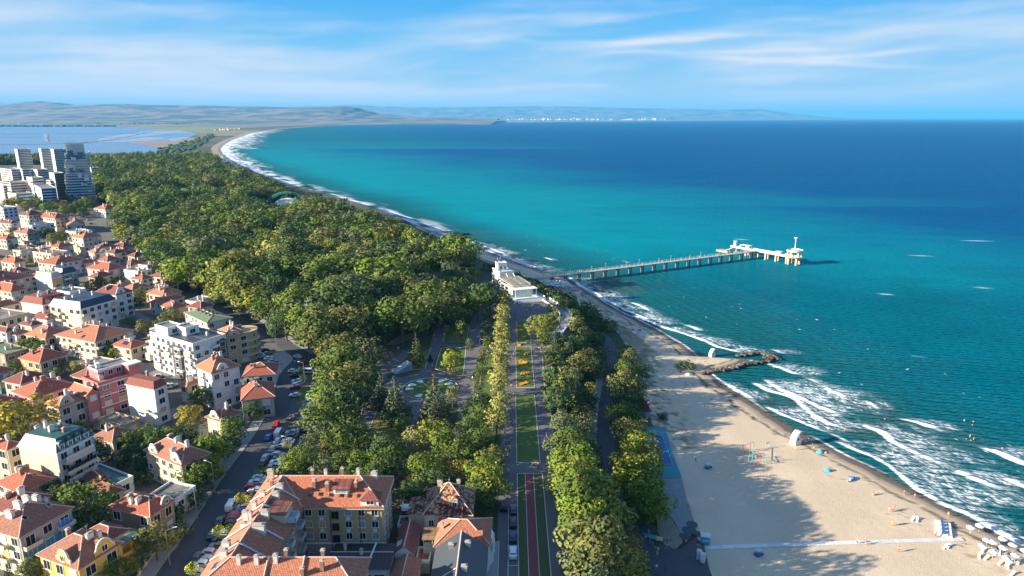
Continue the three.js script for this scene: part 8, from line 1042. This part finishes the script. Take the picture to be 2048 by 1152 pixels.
{ // far beach: stage, flag masts, rows of parasols too small to count
  const yb = (u, v) => onBeach(u, v), [x, y, z] = yb(440, 327), o = thing('beach_stage', 'big blue stage canopy on the far beach', 'stage', [x, y, z], -0.3); part('canopy', quads([[[-26, 3, 10], [24, 6, 12], [22, 15, -8], [-20, 6, -8]], [[-26, 3, 10], [-26, 0, 10], [24, 0, 12], [24, 6, 12]]]), std([0.02, 0.07, 0.38], { side: THREE.DoubleSide }), o); part('side_wall', box(50, 4, 1, 0, 2, -8), W.pale, o);
  const [hx, hy, hz] = yb(428, 318), hh = thing('beach_hall', 'long white beach hall with flat roofs behind blue stage canopy', 'hall', [hx - 20, hy, hz], -0.3); part('wall', box(52, 6, 16, 0, 3, 0), W.white, hh); part('roof', box(58, 0.8, 20, 0, 6.6, 0), W.pale, hh);
  [[449.5, 344], [453, 344]].forEach(([u, v], i) => { const [fx, fz] = px(u, v, -6), f = thing('flag_mast', i ? 'seaward one of two tall masts at the wood edge by far beach' : 'landward one of two tall masts at the wood edge by far beach', 'mast', [fx, landY(fx, fz), fz]); part('pole', cyl(1, 0.7, 30, 0, 0, 0, 8), i ? W.teal : std([0.2, 0.35, 0.2]), f); part('banner', box(0.3, 20, 1.8, 1.6, 18, 0), i ? W.pale : std([0.35, 0.42, 0.2]), f); });
  const cone = new THREE.ConeGeometry(1.5, 0.9, 6).translate(0, 2.3, 0), r = rng(31), M = []; for (let i = 0; i < 520; i++) { const t = r(), zz = lerp(-2050, -1500, t), w = waterX(zz), xx = w - 8 - r() * 26; M.push([xx, landY(xx, zz), zz + r() * 6]); } const im = new THREE.InstancedMesh(cone, std([0.72, 0.66, 0.55]), M.length), m = new THREE.Matrix4(); M.forEach((p, i) => im.setMatrixAt(i, m.makeTranslation(...p))); im.name = 'distant_parasols'; tag(im, 'pale parasols crowded on the far beach below the blue stage', 'parasols', null, 'stuff'); scene.add(im);
  // towns across the bay, and tree lines on the plain
  const townOf = (name, label, n, u0, u1, v0, v1, size, mats, y = -12) => { const g = box(1, 1, 1, 0, 0.5, 0), e = new THREE.InstancedMesh(g, mats, n), q = new THREE.Quaternion(), v = new THREE.Vector3(); for (let i = 0; i < n; i++) { const u = lerp(u0, u1, r()), vv = lerp(v0, v1, r()), [a, b] = px(u, vv, y); q.setFromEuler(new THREE.Euler(0, r() * 3, 0)); const s = size * (0.5 + r()); e.setMatrixAt(i, m.compose(v.set(a, y, b), q, new THREE.Vector3(s * 1.6, s * (0.5 + 0.8 * r()), s))); } e.name = name; tag(e, label, 'distant town', null, 'stuff'); scene.add(e); };
  townOf('distant_town', 'white buildings of resort town strung along the far shore', 420, 735, 960, 239.6, 242.6, 42, W.white); townOf('distant_town', 'pale specks of town along the farther shore to the cape', 200, 1010, 1340, 238.6, 240.4, 46, W.white); townOf('distant_town', 'thin line of white buildings on the low cape at the horizon', 120, 1340, 1660, 237.9, 238.6, 60, W.white); townOf('distant_village', 'scattered pale houses on the plain before the hills', 140, 380, 720, 236.5, 243, 26, W.cream); townOf('distant_pier', 'long pale quay before resort town on the far shore', 40, 748, 808, 246.3, 246.8, 14, W.cream); townOf('distant_village', 'small huts along the neck of land between bay and salt pans', 46, 430, 480, 257.5, 261, 9, W.rose);
  const wood = new THREE.InstancedMesh(new THREE.IcosahedronGeometry(1, 1), LEAF.deep.clone(), 1500), sc = new THREE.Vector3(), q = new THREE.Quaternion(), v = new THREE.Vector3(); wood.material.vertexColors = false; for (let i = 0; i < 1500; i++) { const k = i % 5, t = r(); let u, vv; if (k < 2) { u = lerp(560, 1010, t); vv = lerp(245.5, 242.9, t) + (r() - 0.4) * 1.6 + (u < 700 ? (r() - 0.5) * 3 : 0); } else if (k === 2) { u = lerp(190, 440, t); vv = 244 + r() * 5; } else if (k === 3) { u = lerp(-100, 230, t); vv = 252.6 + r() * 0.9; } else { u = lerp(345, 425, t); vv = lerp(303, 272, t) + (r() - 0.5) * 9; u += (r() - 0.5) * 60 * (1.1 - t); } const [a, b] = px(u, vv, -12), s = (k === 4 ? 5 : 9 + 7 * r()) * (0.7 + 0.6 * r()); wood.setMatrixAt(i, m.compose(v.set(a, -12 + s * 0.3, b), q, sc.set(s * 1.8, s * 0.9, s * 1.8))); } wood.name = 'distant_woods'; tag(wood, 'dark woods along the far shore and plain', 'woods', null, 'stuff'); scene.add(wood);
}

{ // small structures of the park
  const [x, z] = px(806, 742, 0), o = thing('underpass_canopy', 'grey glazed wedge canopy over an underpass stair near the floral clock', 'canopy', [x, 0, z], 0.7), pane = new THREE.MeshPhysicalMaterial({ color: new THREE.Color(0.25, 0.32, 0.36), roughness: 0.15 }); part('roof', quads([[[-4.6, 0.3, 1.8], [3, 3.4, 1.8], [3, 3.4, -1.8], [-4.6, 0.3, -1.8]], [[-4.6, 0, 1.8], [3, 0, 1.8], [3, 3.4, 1.8], [-4.6, 0.3, 1.8]], [[3, 0, -1.8], [-4.6, 0, -1.8], [-4.6, 0.3, -1.8], [3, 3.4, -1.8]]]), pane, o); part('frame', merge([...Array(6)].map((_, i) => box(0.12, 0.12, 3.7, -4.2 + i * 1.4, 0.55 + i * 0.57, 0)).concat([box(0.16, 3.4, 0.16, 3, 1.7, 1.8), box(0.16, 3.4, 0.16, 3, 1.7, -1.8)])), trim, o);
  for (const [u, v, c, l] of [[908, 946, [0.5, 0.03, 0.06], 'red climbing tower in the sandy playground'], [818, 968, [0.7, 0.45, 0.05], 'yellow slide at the edge of sandy playground'], [722, 868, [0.6, 0.05, 0.05], 'red and white kiosk half hidden by grove trees']]) { const [a, b] = px(u, v, 0.5), q = thing('play_tower', l, 'playground', [a, 0, b], u), m = std(c); part('post', merge([-1, 1].flatMap((i) => [-1, 1].map((k) => cyl(0.09, 0.09, 2.6, i, 0, k, 6)))), m, q); part('platform', box(2.2, 0.15, 2.2, 0, 1.2, 0), wood, q); part('roof', new THREE.ConeGeometry(1.8, 1.1, 4).rotateY(0.785).translate(0, 3.1, 0), m, q); part('slide', box(0.8, 0.1, 3).rotateX(0.42).translate(0, 0.75, 2.3), u === 722 ? W.white : m, q); }
}
renderer.render(scene, camera);
